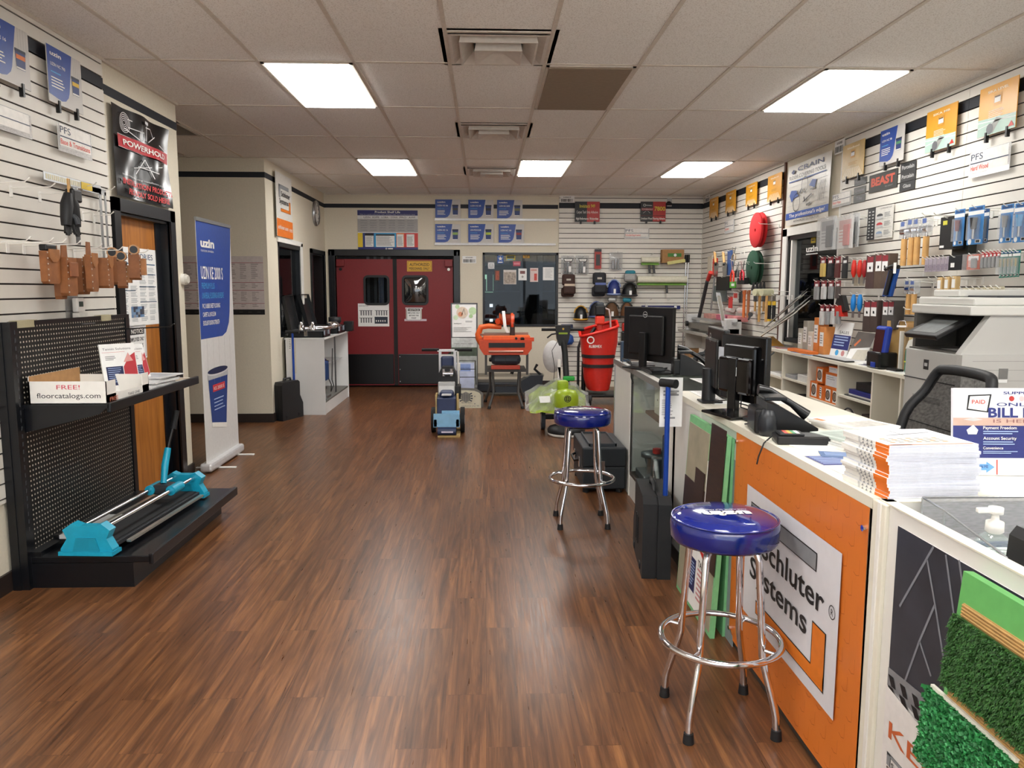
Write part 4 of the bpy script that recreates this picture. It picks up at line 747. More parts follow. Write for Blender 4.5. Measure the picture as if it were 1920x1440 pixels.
pole_tool('blue pole tool leaning on the white display cabinet by the office wall', (-2.29, 9.24, 0), (0, 0), 1.02, False)
sign('price_tag', 'paper tag taped to the white display cabinet beside the blue pole', 'tag', 'B', .002, (541, 634), (547, 658), lambda mb, w, h, z: mb.lines(w*.1, h*.1, w*.9, h*.9, 6, GREY, z), base=cy0, board=PAPER, th=.001)
sign('price_label', 'small yellowish label on the front of the white display cabinet', 'tag', 'B', .002, (548, 636), (556, 700), lambda mb, w, h, z: mb.rect(0, 0, w, h, K('#dcd8c4', .5), z), base=cy0, board=K('#dcd8c4', .5), th=.001)
mb = MB(); mb.box(-2.62, -2.58, 9.5, 9.95, 1.0, 1.45, K('#17181a', .4), .03); mb.box(-2.75, -2.57, 9.5, 9.9, .97, 1.03, BLACK, .02); solo('office_chair', mb, 'black office chair back seen through the office window', 'chair')
# ================================================================== back wall
def shelf_life(mb, w, h, z):
    nv = K('#2a2c6c', .5)
    mb.rect(0, h*.87, w, h, nv, z); mb.text('Product Shelf Life', w*.5, h*.93, h*.05, WHITE, w*.42, z+.001, .02, 'c'); mb.text('This is a quick reference only. Always refer to manufacturer data.', w*.5, h*.885, h*.022, LGREY, w*.92, z+.001, 0, 'c')
    mb.rect(0, h*.45, w, h*.78, K('#a9a7a6', .6), z)
    for i, n in enumerate(('UZIN', 'ROPPE', 'LOBA', 'TITAN', 'PRO', 'AWF')): mb.text(n, w*(.1+.15*i), h*.8, h*.045, K('#3a3340', .6), w*.11, z+.001)
    for r in range(5):
        mb.rect(w*.02, h*(.47+.06*r), w*.98, h*(.472+.06*r), GREY, z+.001)
        for c in range(6): mb.rect(w*(.05+.155*c), h*(.49+.06*r), w*(.16+.155*c), h*(.51+.06*r), GREY, z+.001)
    for x0, x1, c in ((0, .08, '#e5c62c'), (.08, .27, '#2b3a7c'), (.27, .64, '#2a9ad0'), (.64, .77, '#e57a31'), (.77, 1, '#cf3b36')): mb.rect(w*x0, h*.07, w*x1, h*.43, K(c, .5), z)
    for x0, x1 in ((.12, .26), (.3, .61), (.65, .76), (.81, .94)): mb.rect(w*x0, h*.08, w*x1, h*.4, PAPER, z+.001); mb.lines(w*(x0+.01), h*.1, w*(x1-.01), h*.34, 9, GREY, z+.002)
    mb.rect(w*.12, h*.36, w*.26, h*.42, BLACK, z+.0015); mb.rect(w*.3, h*.36, w*.61, h*.4, K('#26262c', .5), z+.0015)
    mb.rect(0, 0, w, h*.07, nv, z+.001); mb.ring(w*.47, h*.035, h*.022, .006, WHITE, z+.002); mb.rect(w*.5, h*.02, w*.58, h*.05, WHITE, z+.002)
sign('shelf_life_board', 'colourful board headed Product Shelf Life above the red double doors', 'board', 'B', .004, (670, 394), (784, 469), shelf_life, board=K('#dcdcdc', .5))
RB = K('#c9c9c9', .35, .2)
for i, (py, g) in enumerate(((411, 'upper'), (457, 'lower'))):
    p = at(815, py, 'y', YB-.02); mb = MB(); mb.box(p.x, p.x+1.86, YB-.03, YB, p.z-.02, p.z+.012, RB); solo('display_rail', mb, '%s long white display rail under the blue bucket cards on the back wall' % g, 'rail')
for i, (x, y, ti, b, lab) in enumerate(((816, 374, 'UZIN KE 66', DGREY, 'upper left'), (878, 374.5, 'UZIN KE 68', BLACK, 'upper middle'), (932, 375, 'UZIN KE 2008', K('#7a7a55'), 'upper right'), (816, 420, 'UZIN KE 16', K('#8fae5a'), 'lower left'), (878, 420, 'UZIN PIZZAZLEIM', K('#b5c93a'), 'lower middle'), (935, 420.5, 'UZIN NC 166', K('#8a2f36'), 'lower right'))):
    sign('product_card', '%s of the six blue bucket cards on the back wall' % lab, 'poster', 'B', .022, (x, y), (x+47.5, y+37.5), uzin_card(ti, b, True), 'blue bucket cards above the back window', board=CARDW)
def barcode(t):
    def f(mb, w, h, z):
        mb.text(t, w*.5, h*.7, h*.16, K('#2b2b2d', .6), w*.55, z, .02, 'c'); random.seed(5); x = w*.06
        while x < w*.9: q = random.choice((.015, .03, .05))*w; mb.rect(x, h*.1, x+q, h*.55, K('#2b2b2d', .6), z); x += q+random.choice((.015, .03))*w
    return f
sign('barcode_label', 'white barcode label on the wall between the red doors and the dark window', 'label', 'B', .002, (867, 480), (893, 493.5), barcode('DOWDRY'), board=PAPER, th=.001)
sign('barcode_label', 'white barcode label at the top left of the back slatwall', 'label', 'B', .022, (1050.5, 367), (1077, 380), barcode('DIRECT'), board=PAPER, th=.001)
sign('authorized_sign', 'yellow AUTHORIZED PERSONNEL ONLY sign on the right red door', 'sign', 'B', 0, (763, 489), (810, 509), lambda mb, w, h, z: (mb.rect(w*.03, h*.06, w*.97, h*.94, K('#8c6a1c', .5), z), mb.rect(w*.045, h*.09, w*.955, h*.91, K('#d9a72b', .5), z+.0008), mb.text('AUTHORIZED', w*.5, h*.52, h*.27, K('#4a3812', .5), w*.8, z+.0016, .02, 'c'), mb.text('PERSONNEL ONLY', w*.5, h*.16, h*.22, K('#4a3812', .5), w*.82, z+.0016, .02, 'c')), base=YB+.02, board=K('#d9a72b', .5), th=.002)
def nt2(mb, w, h, z):
    mb.rect(-w*.03, h*.9, w*1.05, h*1.02, K('#cfc2c4', .3), z-.0004); mb.rect(-w*.1, -h*.04, w*1.3, h*.12, K('#cdbcc6', .3), z-.0004); notice(mb, w, h, z)
sign('notice_sign', 'greyish taped sheet reading NOTICE under the bright window of the right red door', 'sign', 'B', 0, (761, 577), (791, 601), nt2, base=YB+.02, board=K('#c9c0b4', .5), th=.001)
def trims(mb, w, h, z):
    k = K('#3d3d40', .6); mb.text('BLADE SELECTION', w*.03, h*.87, h*.05, k, w*.3, z)
    for (x, y) in ((.04, .48), (.54, .48), (.04, .16)):
        mb.rect(w*x, h*(y+.2), w*(x+.42), h*(y+.22), k, z)
        for i in range(5): mb.rect(w*(x+.04+.08*i), h*y, w*(x+.08+.08*i), h*(y+.2), K('#6f6f72', .6), z)
    mb.rect(w*.53, h*.12, w*.95, h*.42, K('#2b3140', .5), z)
    for i in range(5): mb.rect(w*(.57+.07*i), h*.2, w*(.6+.07*i), h*.28, WHITE, z+.001)
sign('blade_poster', 'white poster with comb profiles on the left red door', 'poster', 'B', 0, (671, 569), (730, 612), trims, base=YB+.02, board=PAPER, th=.001)
# stickers and sheets on the warehouse window glass
def st(px0, py0, px1, py1, lab, name, cat, dr, bd): sign(name, lab, cat, 'B', 0, (px0, py0), (px1, py1), dr, base=YB+.03, board=bd, th=.001)
st(932.5, 476, 944, 494, 'blue sticker with a white star on the dark back window', 'sticker', 'sticker', lambda mb, w, h, z: (mb.poly([(w/2+math.cos(PI/2+k*PI/5)*(.4*w if k % 2 == 0 else .17*w), h*.5+math.sin(PI/2+k*PI/5)*(.4*w if k % 2 == 0 else .17*w)) for k in range(10)], WHITE, z), mb.rect(w*.2, h*.82, w*.8, h*.95, WHITE, z), mb.rect(w*.15, h*.08, w*.85, h*.18, WHITE, z)), K('#2257a8', .4))
st(949, 476, 966, 488, 'pale yellow sticker at the top of the dark back window', 'sticker', 'sticker', lambda mb, w, h, z: (mb.rect(w*.08, h*.3, w*.92, h*.7, K('#3c3f26', .5), z), mb.rect(w*.1, h*.05, w*.8, h*.2, SKY, z)), K('#c9b643', .5))
st(980.5, 475, 993, 484, 'amber sticker right of the pale yellow one on the dark back window', 'sticker', 'sticker', lambda mb, w, h, z: mb.ring(w/2, h/2, h*.35, .006, BLACK, z), K('#b98a22', .5))
st(962, 490, 976, 499, 'small pink OPEN style sticker on the dark back window', 'sticker', 'sticker', lambda mb, w, h, z: mb.rect(w*.1, h*.3, w*.9, h*.7, K('#d98a94', .5), z), K('#b8485a', .5))
st(944, 506, 968, 533, 'square photo print of people taped to the dark back window', 'photo_print', 'poster', lambda mb, w, h, z: mb.rect(w*.04, h*.04, w*.96, h*.85, K('#a89c90', .5, 0, .45, 30), z), K('#d9d4cf', .5))
st(972, 503.5, 987.5, 525.5, 'white flyer with a dark emblem on the back window', 'flyer', 'poster', lambda mb, w, h, z: (mb.rect(w*.2, h*.55, w*.8, h*.8, K('#7a4a48', .5, 0, .4, 60), z), mb.ring(w*.5, h*.3, h*.08, .008, BLACK, z)), PAPER)
st(994, 502.5, 1009, 528.5, 'pinkish flyer with red writing on the back window', 'flyer', 'poster', lambda mb, w, h, z: (mb.rect(w*.5, h*.1, w*.85, h*.6, K('#c9463c', .5, 0, .2, 60), z), mb.rect(w*.1, h*.8, w*.8, h*.9, K('#c98a80', .5), z)), K('#dcc8c4', .5))
st(1018, 501, 1038.5, 525.5, 'white printed sheet nearest the right edge of the back window', 'flyer', 'poster', lambda mb, w, h, z: mb.lines(w*.2, h*.15, w*.9, h*.9, 9, LGREY, z), PAPER)
st(927, 506, 938, 527, 'small reddish printed sheet beside the photo print on the back window', 'flyer', 'poster', lambda mb, w, h, z: mb.rect(w*.2, h*.1, w*.8, h*.9, K('#a8543e', .5, 0, .3, 50), z), K('#4a403c', .5))
mb = MB(); p = at(921, 498, 'y', YB+.028); mb.M = frame(p, 'B'); mb.ring(0, 0, .05, .008, K('#d4d4d4', .4)).line(0, -.03, 0, .03, .012, LGREY).line(-.03, -.02, .03, -.02, .01, LGREY); mb.box(-.05, .05, -.05, .05, -.001, -.0003, CLR); solo('round_decal', mb, 'round white outline decal at the left of the dark back window', 'sticker')
# inside the warehouse: racks of boxed goods and two added glowing panes
random.seed(11)
for r, (x0, y0) in enumerate(((-.5, 14.4), (1.0, 14.0))):
    t = thing('storage_rack', ('storage rack seen at left through the back window', 'storage rack seen at right through the back window')[r], 'rack', (x0+.6, y0, 0)); mb = MB(); rk = K('#5a6068', .5)
    for x in (x0, x0+1.2):
        for y in (y0, y0+.5): mb.box(x-.03, x+.03, y-.03, y+.03, 0, 2.4, rk)
    part('post', mb, t, True)
    for z in (.5, 1.0, 1.5, 2.0):
        part('shelf', MB().box(x0, x0+1.2, y0, y0+.5, z-.02, z, rk), t, True)
        x = x0+.05
        while x < x0+.95:
            w = random.uniform(.08, .2); h = random.uniform(.12, .36); mb = MB(); mb.box(x, x+w-.01, y0+.03, y0+.4, z+.001, z+h, K(random.choice(('#5d4436', '#43474f', '#6b6a68', '#4a2e2c', '#2c3038', '#7d7468')), .6)); o = solo('stock_carton', mb, 'dim stock carton on the %s shelf of the %s warehouse rack' % ({.5: 'lowest', 1.0: 'second', 1.5: 'third', 2.0: 'top'}[z], ('left', 'right')[r]), 'carton', 'stock cartons behind the back window'); x += w
mb = MB(); p0 = at(905, 515, 'y', 16.38); p1_ = at(925, 548, 'y', 16.38); mb.box(p0.x, p1_.x, 16.36, 16.395, p1_.z, p0.z, emis('green_glow', (.35, .62, .38, 1), 1.6)); struct('green_glow_pane', mb)  # added emissive pane imitating a greenish bright patch in the glass
mb = MB(); p0 = at(918, 570, 'y', 16.38); p1_ = at(924, 603, 'y', 16.38); mb.box(p0.x, p1_.x, 16.36, 16.395, p1_.z, p0.z, emis('white_glow', (.9, .92, 1, 1), 2)); struct('white_glow_pane', mb)  # added emissive strip imitating a narrow white gleam in the glass
# strip curtain behind the left red door
mb = MB()
for i in range(7): mb.box(-1.86+i*.055, -1.815+i*.055, YB+.25+.01*(i % 2), YB+.254+.01*(i % 2), .1, 2.05, K(('#8f9296', '#3d3f42')[i % 2], .5))
t_ = solo('strip_curtain', mb, 'grey strip curtain behind the window of the left red door', 'curtain')
# back slatwall signs
def half_sign(f):
    def g(mb, w, h, z):
        mb.rect(0, 0, w*.49, h, K('#141416', .4), z); mb.rect(w*.49, 0, w, h, K('#b02a26', .4), z); f(mb, w, h, z+.001)
        for u in (.24, .8): mb.box(w*u-.014, w*u+.014, -.035, .015, -.01, .01, CLIPM)
    return g
YW = K('#d9c83a', .5)
sign('adhesive_sign', 'black and red sign reading Invisitack 949 Carpet Tack Strip Adhesive', 'sign', 'B', .05, (1078, 378), (1124, 416), half_sign(lambda mb, w, h, z: (mb.text('Invisitack 949', w*.5, h*.7, h*.17, YW, w*.62, z, .01, 'c'), mb.text('Carpet Tack Strip Adhesive', w*.5, h*.42, h*.13, WHITE, w*.86, z, 0, 'c'), mb.text('High-Performance / Moistureless', w*.5, h*.1, h*.12, WHITE, w*.9, z, .01, 'c'))), board=BLACK)
sign('adhesive_sign', 'black and red sign with a yellow 7800 on the back slatwall', 'sign', 'B', .05, (1201.5, 378), (1247.5, 415.5), half_sign(lambda mb, w, h, z: (mb.text('7800', w*.55, h*.55, h*.2, YW, w*.43, z, .02), mb.rect(w*.03, h*.55, w*.5, h*.68, K('#8c2a2e', .5), z), mb.text('POWERHOLD', w*.05, h*.58, h*.07, WHITE, w*.43, z+.001), mb.line(w*.1, h*.42, w*.22, h*.53, .005, LGREY, z), mb.line(w*.38, h*.42, w*.28, h*.53, .005, LGREY, z), mb.ring(w*.15, h*.82, h*.07, .008, LGREY, z), mb.line(w*.2, h*.82, w*.45, h*.8, .01, LGREY, z), mb.rect(0, h*.28, w, h*.31, K('#5c1718', .5), z), mb.text('Urethane Wood Flooring Adhesive', w*.5, h*.1, h*.11, WHITE, w*.96, z, .01, 'c'))), board=BLACK)
sign('department_sign', 'clear acrylic PFS Underlayment sign on the back slatwall', 'sign', 'B', .03, (1171, 428), (1217, 448), pfs('Underlayment'), board=CLR)
mb = MB(); p = at(1254, 379, 'y', YB-.05); mb.lathe([(0, 0), (.05, 0), (.05, .03), (.02, .06)], (p.x, YB-.06, p.z-.05), BLK2, 16); mb.box(p.x-.02, p.x+.05, YB-.04, YB-.02, p.z-.06, p.z+.06, K('#b9b9b9', .4)); solo('wall_camera', mb, 'small dark dome device on the black stripe right of the 7800 sign', 'camera')
# goods on the back slatwall
BW = YB-.018
def P(px, py, d=.06): return at(px, py, 'y', BW-d)
def hook_b(px, py, what, l=.15):
    p = at(px, py, 'y', BW); mb = MB(); mb.tube([(p.x, BW, p.z), (p.x, BW-l, p.z+.004), (p.x, BW-l-.02, p.z+.02)], .004, WHITE, 6); return solo('display_hook', mb, 'white hook holding '+what, 'hook', 'white hooks on the back slatwall')
def bagged(lab, px0, py0, px1, py1, inner, cat='bagged goods', name='bagged_tool', head=True):
    a = P(px0, py0); b = P(px1, py1); w = b.x-a.x; h = a.z-b.z; t = thing(name, lab, cat, (a.x+w/2, BW-.05, b.z)); 
    mb = MB(); n = 8; vs = []
    for s_ in (-1, 1):
        for j in range(n+1):
            for i in range(n+1):
                u, v = i/n, j/n; vs.append((-w/2+w*u, s_*.05*math.sin(PI*u)*math.sin(PI*v)**.5*(1+.2*math.sin(17*u+11*v)), v*h))
    q = (n+1)**2; mb.add(vs, [(s_*q+j*(n+1)+i, s_*q+j*(n+1)+i+1, s_*q+(j+1)*(n+1)+i+1, s_*q+(j+1)*(n+1)+i) for s_ in (0, 1) for j in range(n) for i in range(n)], BAG, True); part('plastic_bag', mb, t)
    if head:
        mb = MB(); mb.M = X(0, -.055, 0) @ RX(PI/2); mb.poly([(-w*.36, h*.84), (w*.36, h*.84), (w*.26, h*.66), (-w*.26, h*.66)], BLACK, 0).poly([(-w*.3, h*.81), (w*.3, h*.81), (w*.22, h*.69), (-w*.22, h*.69)], WHITE, .001).text('PFS', 0, h*.72, h*.05, BLACK, w*.3, .002, 0, 'c').rect(w*.02, h*.1, w*.2, h*.42, PAPER, 0); part('header_card', mb, t)
    mb = MB()
    for i in range(3): x = (-.22+.2*i)*w; mb.box(x-w*.07, x+w*.07, -.02, .02, h*.08, h*(.58+.05*i), inner, .008)
    part('contents', mb, t); return t
bagged('left of two clear bags of dark tools with white header card, by the dark window', 1052, 479, 1078, 514, K('#3b3f43', .4)); bagged('right of two clear bags of dark tools with white header card, by the dark window', 1080, 479, 1104, 515, K('#3b3f43', .4))
a = P(1115.5, 467); b = P(1127.5, 504); mb = MB(); mb.box(a.x, b.x, BW-.05, BW-.02, b.z, a.z, K('#a63a33', .5)).box(a.x+.02, b.x-.02, BW-.053, BW-.05, b.z+.05, a.z-.08, K('#39383a', .5)).box(a.x, b.x, BW-.052, BW-.05, a.z-.04, a.z, K('#33343a', .5)); solo('packaged_tool', mb, 'narrow red packaged tool on the back slatwall', 'packaged tool')
bagged('crinkled silver bag hanging alone between the red package and the green roller', 1143, 473, 1167, 507, K('#8d8f92', .35, .5), head=False)
GRN = K('#6f9f3c', .5); RWH = K('#dfdcc8', .7)
def roller(lab, px0, px1, py0, py1, hx, hl):
    a = P(px0, py0, .12); b = P(px1, py1, .12); t = thing('seam_roller', lab, 'roller', ((a.x+b.x)/2, BW-.12, b.z)); w = (b.x-a.x)/2; r = (a.z-b.z)*.36; zc = r+.035
    mb = MB(); mb.cyl((-w, 0, zc), (w, 0, zc), r, RWH, n=20); part('roller_sleeve', mb, t); mb = MB(); mb.box(-w*.98, w*.98, .02, .06, .0, .05, GRN, .006).box(-w*.98, w*.98, -.03, .03, 0, .02, GRN, .004); part('frame', mb, t)
    for x in hx: part('handle', MB().cyl((x, 0, .0), (x+.01, -.02, -hl), .018, DGREY, n=10), t)
    return t
roller('short cream roller with green frame and two grey handles on the back slatwall', 1203, 1236, 482, 497, (-.02, .05), .13); roller('long cream roller with green frame on the back slatwall', 1195, 1287, 517, 535, (.07,), .12)
a = P(1241, 468, .12); b = P(1281, 493, .12); t = thing('cardboard_box', 'brown cardboard box with a green strip and yellow tape on the back slatwall', 'box', ((a.x+b.x)/2, BW-.1, b.z)); w = (b.x-a.x)/2; h = a.z-b.z
part('carton', MB().box(-w, w, -.06, .06, 0, h, CARD), t); mb = MB(); mb.box(-w*.5, w*.75, -.063, -.06, h*.45, h*.72, K('#3f7d33', .5)).cyl((.03, -.0635, h*.58), (.03, -.066, h*.58), .022, PAPER, n=16); part('label', mb, t, False, 'green printed strip')
mb = MB(); mb.M = X(.05, -.07, .02) @ RY(-.16); mb.box(-w*.85, w*.8, -.008, .004, -.03, .02, K('#d6cf86', .5)); part('yellow_tape', mb, t)
# knee pads
def kneepad(lab, px0, py0, px1, py1, c1, c2, style):
    a = P(px0, py0, .12); b = P(px1, py1, .12); w = (b.x-a.x)/2; h = a.z-b.z; t = thing('knee_pad', lab, 'knee pad', ((a.x+b.x)/2, BW-.11, b.z), 0, 'knee pads on the back slatwall')
    if style == 'cap':
        mb = MB(); n = 12; vs = []; fs = []
        for j in range(7):
            v = j/6
            for k in range(n+1): an = PI*k/n; rr = math.sin(PI*.5*min(1, (1-v)*1.25))**.6 if v > .2 else 1; vs.append((-w*rr*math.cos(an), -.11*rr*math.sin(an), h*v))
        for j in range(6):
            for k in range(n): fs.append((j*(n+1)+k, j*(n+1)+k+1, (j+1)*(n+1)+k+1, (j+1)*(n+1)+k))
        mb.add(vs, fs, c1, True); mb.box(-w*.8, w*.8, .0, .02, .01, h*.8, BLACK, .006); part('shell', mb, t)
        mb = MB(); mb.tube([(-w*1.03*math.cos(PI*k/10), -.115*math.sin(PI*k/10), .02) for k in range(11)], .014, c2, 6); mb.tube([(-w*math.cos(a_), -.03, h*.45+h*.5*math.sin(a_)) for a_ in (.1, .6, 1.2, PI/2, 1.9, 2.5, 3.0)], .01, c2, 6); part('rim', mb, t)
        mb = MB(); mb.box(-w*.2, w*.12, -.125, -.112, h*.12, h*.4, PAPER); part('price_tag', mb, t, False, 'white tag')
    else:
        mb = MB(); mb.box(-w*.95, w*.8, -.05, .04, 0, h*.42, c1, .03).box(-w*.75, w*.95, -.1, 0, h*.12, h*.5, c1, .03).box(-w*.85, w*.9, -.06, .04, h*.5, h, c1, .03); part('pad', mb, t)
        mb = MB(); mb.box(-w*.6, w*.85, -.085, -.055, h*.42, h*.58, c2, .01); part('brand_band', mb, t)
        mb = MB(); mb.box(-w*.3, w*.3, -.063, -.06, h*.72, h*.8, K('#b9b2a8', .4)); part('badge', mb, t)
    return t
BRN = K('#3a221a', .7, 0, .15, 40); NV = K('#10131d', .6); BLN = K('#1e2f72', .5)
kneepad('brown padded knee pads with a tan tag, upper left of the knee pads', 1052, 514, 1079, 557, BRN, K('#cdbba8', .6), 'soft'); kneepad('black padded knee pads with a blue band in the upper row', 1109.5, 511, 1137, 556, NV, K('#53639c', .5), 'soft')
kneepad('blue shiny knee pad with a white tag in the upper row', 1139, 523, 1163, 554, BLN, K('#8b9cc8', .5), 'cap'); 
t = kneepad('large black knee pad with grey shell face in the upper row', 1167, 528, 1194, 556, BLACK, DGREY, 'cap'); mb = MB(); mb.box(-.1, .1, -.08, 0, .22, .36, K('#9a9a98', .35, .4), .04); part('silver_strap', mb, t); mb = MB(); mb.box(-.08, .08, -.075, .005, .33, .4, K('#1f7d8f', .5), .03); part('teal_strap', mb, t)
kneepad('black and yellow knee pad cap, lowest row at left', 1076.5, 572, 1101, 601, BLACK, K('#c9962c', .5), 'cap'); kneepad('dark blue knee pad behind the mixer drill in the red bin', 1105, 564, 1131, 596, NV, K('#5c6a9a', .5), 'cap')
for l, x0, x1, m_ in (('brown cloth knee pad with silver top left of the monitor', 1134, 1160, K('#5c3f26', .7)), ('brown knee pad with a teal top partly behind the monitor', 1164, 1186, K('#6e482c', .6))):
    t = kneepad(l, x0, 565, x1, 596, m_, K('#35332f', .6), 'cap'); mb = MB(); mb.box(-.07, .07, -.06, 0, .24, .31, K('#9a9a98', .35, .4) if x0 < 1150 else K('#1f7d8f', .5), .03); part('top_strap', mb, t)
a = P(1203, 573, .06); b = P(1275.5, 579.5, .06); t = thing('blue_level_bar', 'long dark blue bar hanging from two hooks behind the monitor', 'bar', ((a.x+b.x)/2, BW-.05, b.z)); w = (b.x-a.x)/2
part('bar', MB().box(-w, w, -.01, .01, 0, a.z-b.z, K('#1a2668', .5)), t)
for x in (-w*.75, w*.75): mb = MB(); mb.tube([(x-.03, 0, .05), (x, 0, .11), (x+.03, 0, .05)], .003, STEEL, 6).box(x-.02, x+.02, -.013, -.01, .015, .05, PAPER); part('hanger', mb, t)
# two long poles in the corner
for i, (px, lb) in enumerate(((1286.5, 'left of two chrome extension poles leaning in the back right corner'), (1291, 'right of two chrome extension poles leaning in the back right corner'))):
    p = at(px, 480, 'y', BW-.06); q = at(px-3, 700, 'y', BW-.06); t = thing('extension_pole', lb, 'pole', (p.x-.02, BW-.06, 0), 0, 'chrome extension poles')
    part('pole', MB().cyl((0, 0, 0), (.02, 0, p.z+.0), .012, CHROME, n=10), t); part('grip', MB().cyl((.018, 0, p.z-.1), (.02, 0, p.z+.02), .022, BLACK, n=12), t)
# lower goods behind the machines
a = P(1052, 608, .06); b = P(1074, 617, .06); mb = MB(); mb.box(a.x, b.x, BW-.09, BW-.02, b.z, a.z, K('#2b3350', .4, 0, .5, 60), .01); solo('bagged_hardware', mb, 'small dark bag with pale print low on the slatwall behind the green machine', 'bagged goods')
p = P(1064, 636, .1); mb = MB(); mb.lathe([(0, 0), (.07, .01), (.1, .06), (.085, .14), (.04, .17), (0, .16)], (p.x, BW-.12, p.z-.09), K('#27509c', .6, 0, .2, 30, .5), 12); solo('blue_cloth_bundle', mb, 'blue bundle hanging behind the head of the green floor machine', 'bundle')
a = P(1166, 607, .08); b = P(1178, 645, .08); t = thing('red_black_hand_tool', 'red and black power tool hanging between the red bin and the monitor', 'power tool', ((a.x+b.x)/2, BW-.08, b.z)); part('head', MB().box(-.05, .05, -.04, .04, .2, .33, RED, .02), t); part('body', MB().box(-.06, .06, -.04, .04, -.1, .2, BLACK, .02), t); part('dial', MB().cyl((0.03, -.06, .1), (.03, -.04, .1), .05, K('#c9bd9c', .5), n=16), t)
sign('outlet_plate', 'white wall plate behind the monitor on the back slatwall', 'plate', 'B', .02, (1258, 607), (1270, 619), lambda mb, w, h, z: mb.ring(w/2, h*.5, h*.2, .006, GREY, z), board=WHITE)
for x_, y_, w_ in ((1064, 482, 'the left clear tool bag'), (1092, 482, 'the right clear tool bag'), (1121, 468, 'the narrow red package'), (1155, 474, 'the crinkled silver bag'), (1220, 478, 'the short cream roller'), (1123, 511, 'the black and blue padded knee pads'), (1150, 522, 'the blue shiny knee pad'), (1181, 514, 'the large black knee pad'), (1065, 514, 'the brown padded knee pads'), (1088, 571, 'the black and yellow knee pad'), (1147, 562, 'the brown cloth knee pad'), (1218, 562, 'the left end of the dark blue bar'), (1252, 562, 'the right end of the dark blue bar')): hook_b(x_, y_, w_)
# ================================================================== floor machines and stands
# framed display stand with plastic sample sleeves
y = 11.0; a = at(845, 568, 'y', y); b = at(896, 722, 'y', y); w = b.x-a.x; H = a.z; cxs = (a.x+b.x)/2
t = thing('sample_stand', 'tall display stand with a green dotted poster and clear sample sleeves', 'display stand', (cxs, y, 0)); ALU = K('#5c5d60', .4, .5)
mb = MB(); mb.box(-w/2, -w/2+.015, -.02, .02, 0, H, ALU).box(w/2-.015, w/2, -.02, .02, 0, H, ALU).box(-w/2, w/2, -.02, .02, H-.015, H, ALU).box(-w/2, w/2, -.15, .15, 0, .03, BLACK).box(-w/2, w/2, .0, .02, .03, H, K('#8d8f90', .5)); part('frame', mb, t)
def dots(mb, w, h, z):
    for (x, y_, r, c) in ((.22, .93, .09, '#b7d3a6'), (.85, .8, .16, '#bcd8ac'), (.78, .64, .08, '#a9cb96'), (.15, .6, .1, '#cbdfbd'), (.42, .75, .24, '#d9c9b6')): mb.disc(w*x, h*y_, w*r, K(c, .6), z); z += .0006
    mb.disc(w*.35, h*.7, w*.1, K('#d58f6c', .6), z); mb.line(w*.4, h*.68, w*.5, h*.88, .012, K('#9c8f80', .6), z); mb.line(w*.55, h*.68, w*.5, h*.85, .012, K('#b5a594', .6), z)
    mb.text('healthguard', w*.08, h*.4, h*.035, BLACK, w*.3, z); mb.lines(w*.06, h*.14, w*.8, h*.3, 5, GREY, z, .3); mb.lines(w*.55, h*.44, w*.9, h*.5, 3, GREY, z, .3)
mb = MB(); mb.M = frame((-w/2+.02, -.022, H*.64), 'B'); mb.rect(0, 0, w-.04, H*.345, PAPER, 0); dots(mb, w-.04, H*.345, .001); part('poster', mb, t)
for i, (z0, z1, c) in enumerate(((.52, .63, '#c7c9c4'), (.4, .53, '#4f5a49'), (.1, .44, '#a9aca6'))):
    mb = MB(); d = -.03-.03*i; mb.box(-w/2+.01, w/2-.01, d, d+.012, H*z0, H*z1, K(c, .25, .3, .25, 14, .3)); mb.M = frame((-w/2+.02, d-.001, H*z0), 'B')
    if i == 0:
        for k in range(3): mb.text('healthguard', .02+.1*k, .06, .015, K('#4c4548', .6), .08)
    part('sample_sleeve', mb, t)
mb = MB(); mb.box(-w/2+.06, w/2-.05, -.1, -.085, H*.0+.1, H*.37, K('#c9d3ee', .2, 0, .18, 8)); mb.M = frame((-w/2+.08, -.1012, H*.28), 'B'); mb.rect(0, 0, .2, .1, K('#8ba3d8', .4)); mb.text('Installation Guide', .02, .04, .014, DBLUE, .16, .001); part('blue_sleeve', mb, t)
# wire rack with cream plaque
y = 9.9; a = at(860, 732, 'y', y); b = at(902, 767, 'y', y); w = b.x-a.x; H = a.z; t = thing('plaque_stand', 'black wire rack with a cream arched plaque bearing a dark round emblem', 'display stand', ((a.x+b.x)/2, y, 0)); CRM = K('#e3dfc9', .5, 0, .03)
pr = [(-w/2, .0), (w/2, .0), (w/2, H*.72), (w*.42, H*.86), (w*.2, H*.97), (-w*.1, H), (-w/2, H)]
part('plaque', MB().prism(pr, 'xz', -.01, .01, CRM), t)
mb = MB(); mb.M = frame((-w/2, -.0125, 0), 'B'); cx_, cy_ = w*.32, H*.62
for k in range(9): mb.line(cx_+(k-4)*.013, cy_-.07+.006*abs(k-4), cx_+(k-4)*.013, cy_+.07-.006*abs(k-4), .008, K('#3c4657', .5))
for s_ in (-1, 1):
    for k in range(4): an = -.5+k*.33; mb.line(cx_+s_*.062*math.cos(an), cy_+.09*math.sin(an), cx_+s_*.09*math.cos(an), cy_+.11*math.sin(an), .014, K('#3c4657', .5), .001)
mb.text('ADVANTECH', w*.12, H*.27, .016, K('#5c6068', .5), w*.45, .0008); mb.text('comfort to your life', w*.12, H*.08, .02, K('#8a8a88', .5), w*.8, .0008); mb.disc(w*.72, H*.66, .008, GREY, .0008).disc(w*.72, H*.24, .008, GREY, .0008); part('emblem', mb, t)
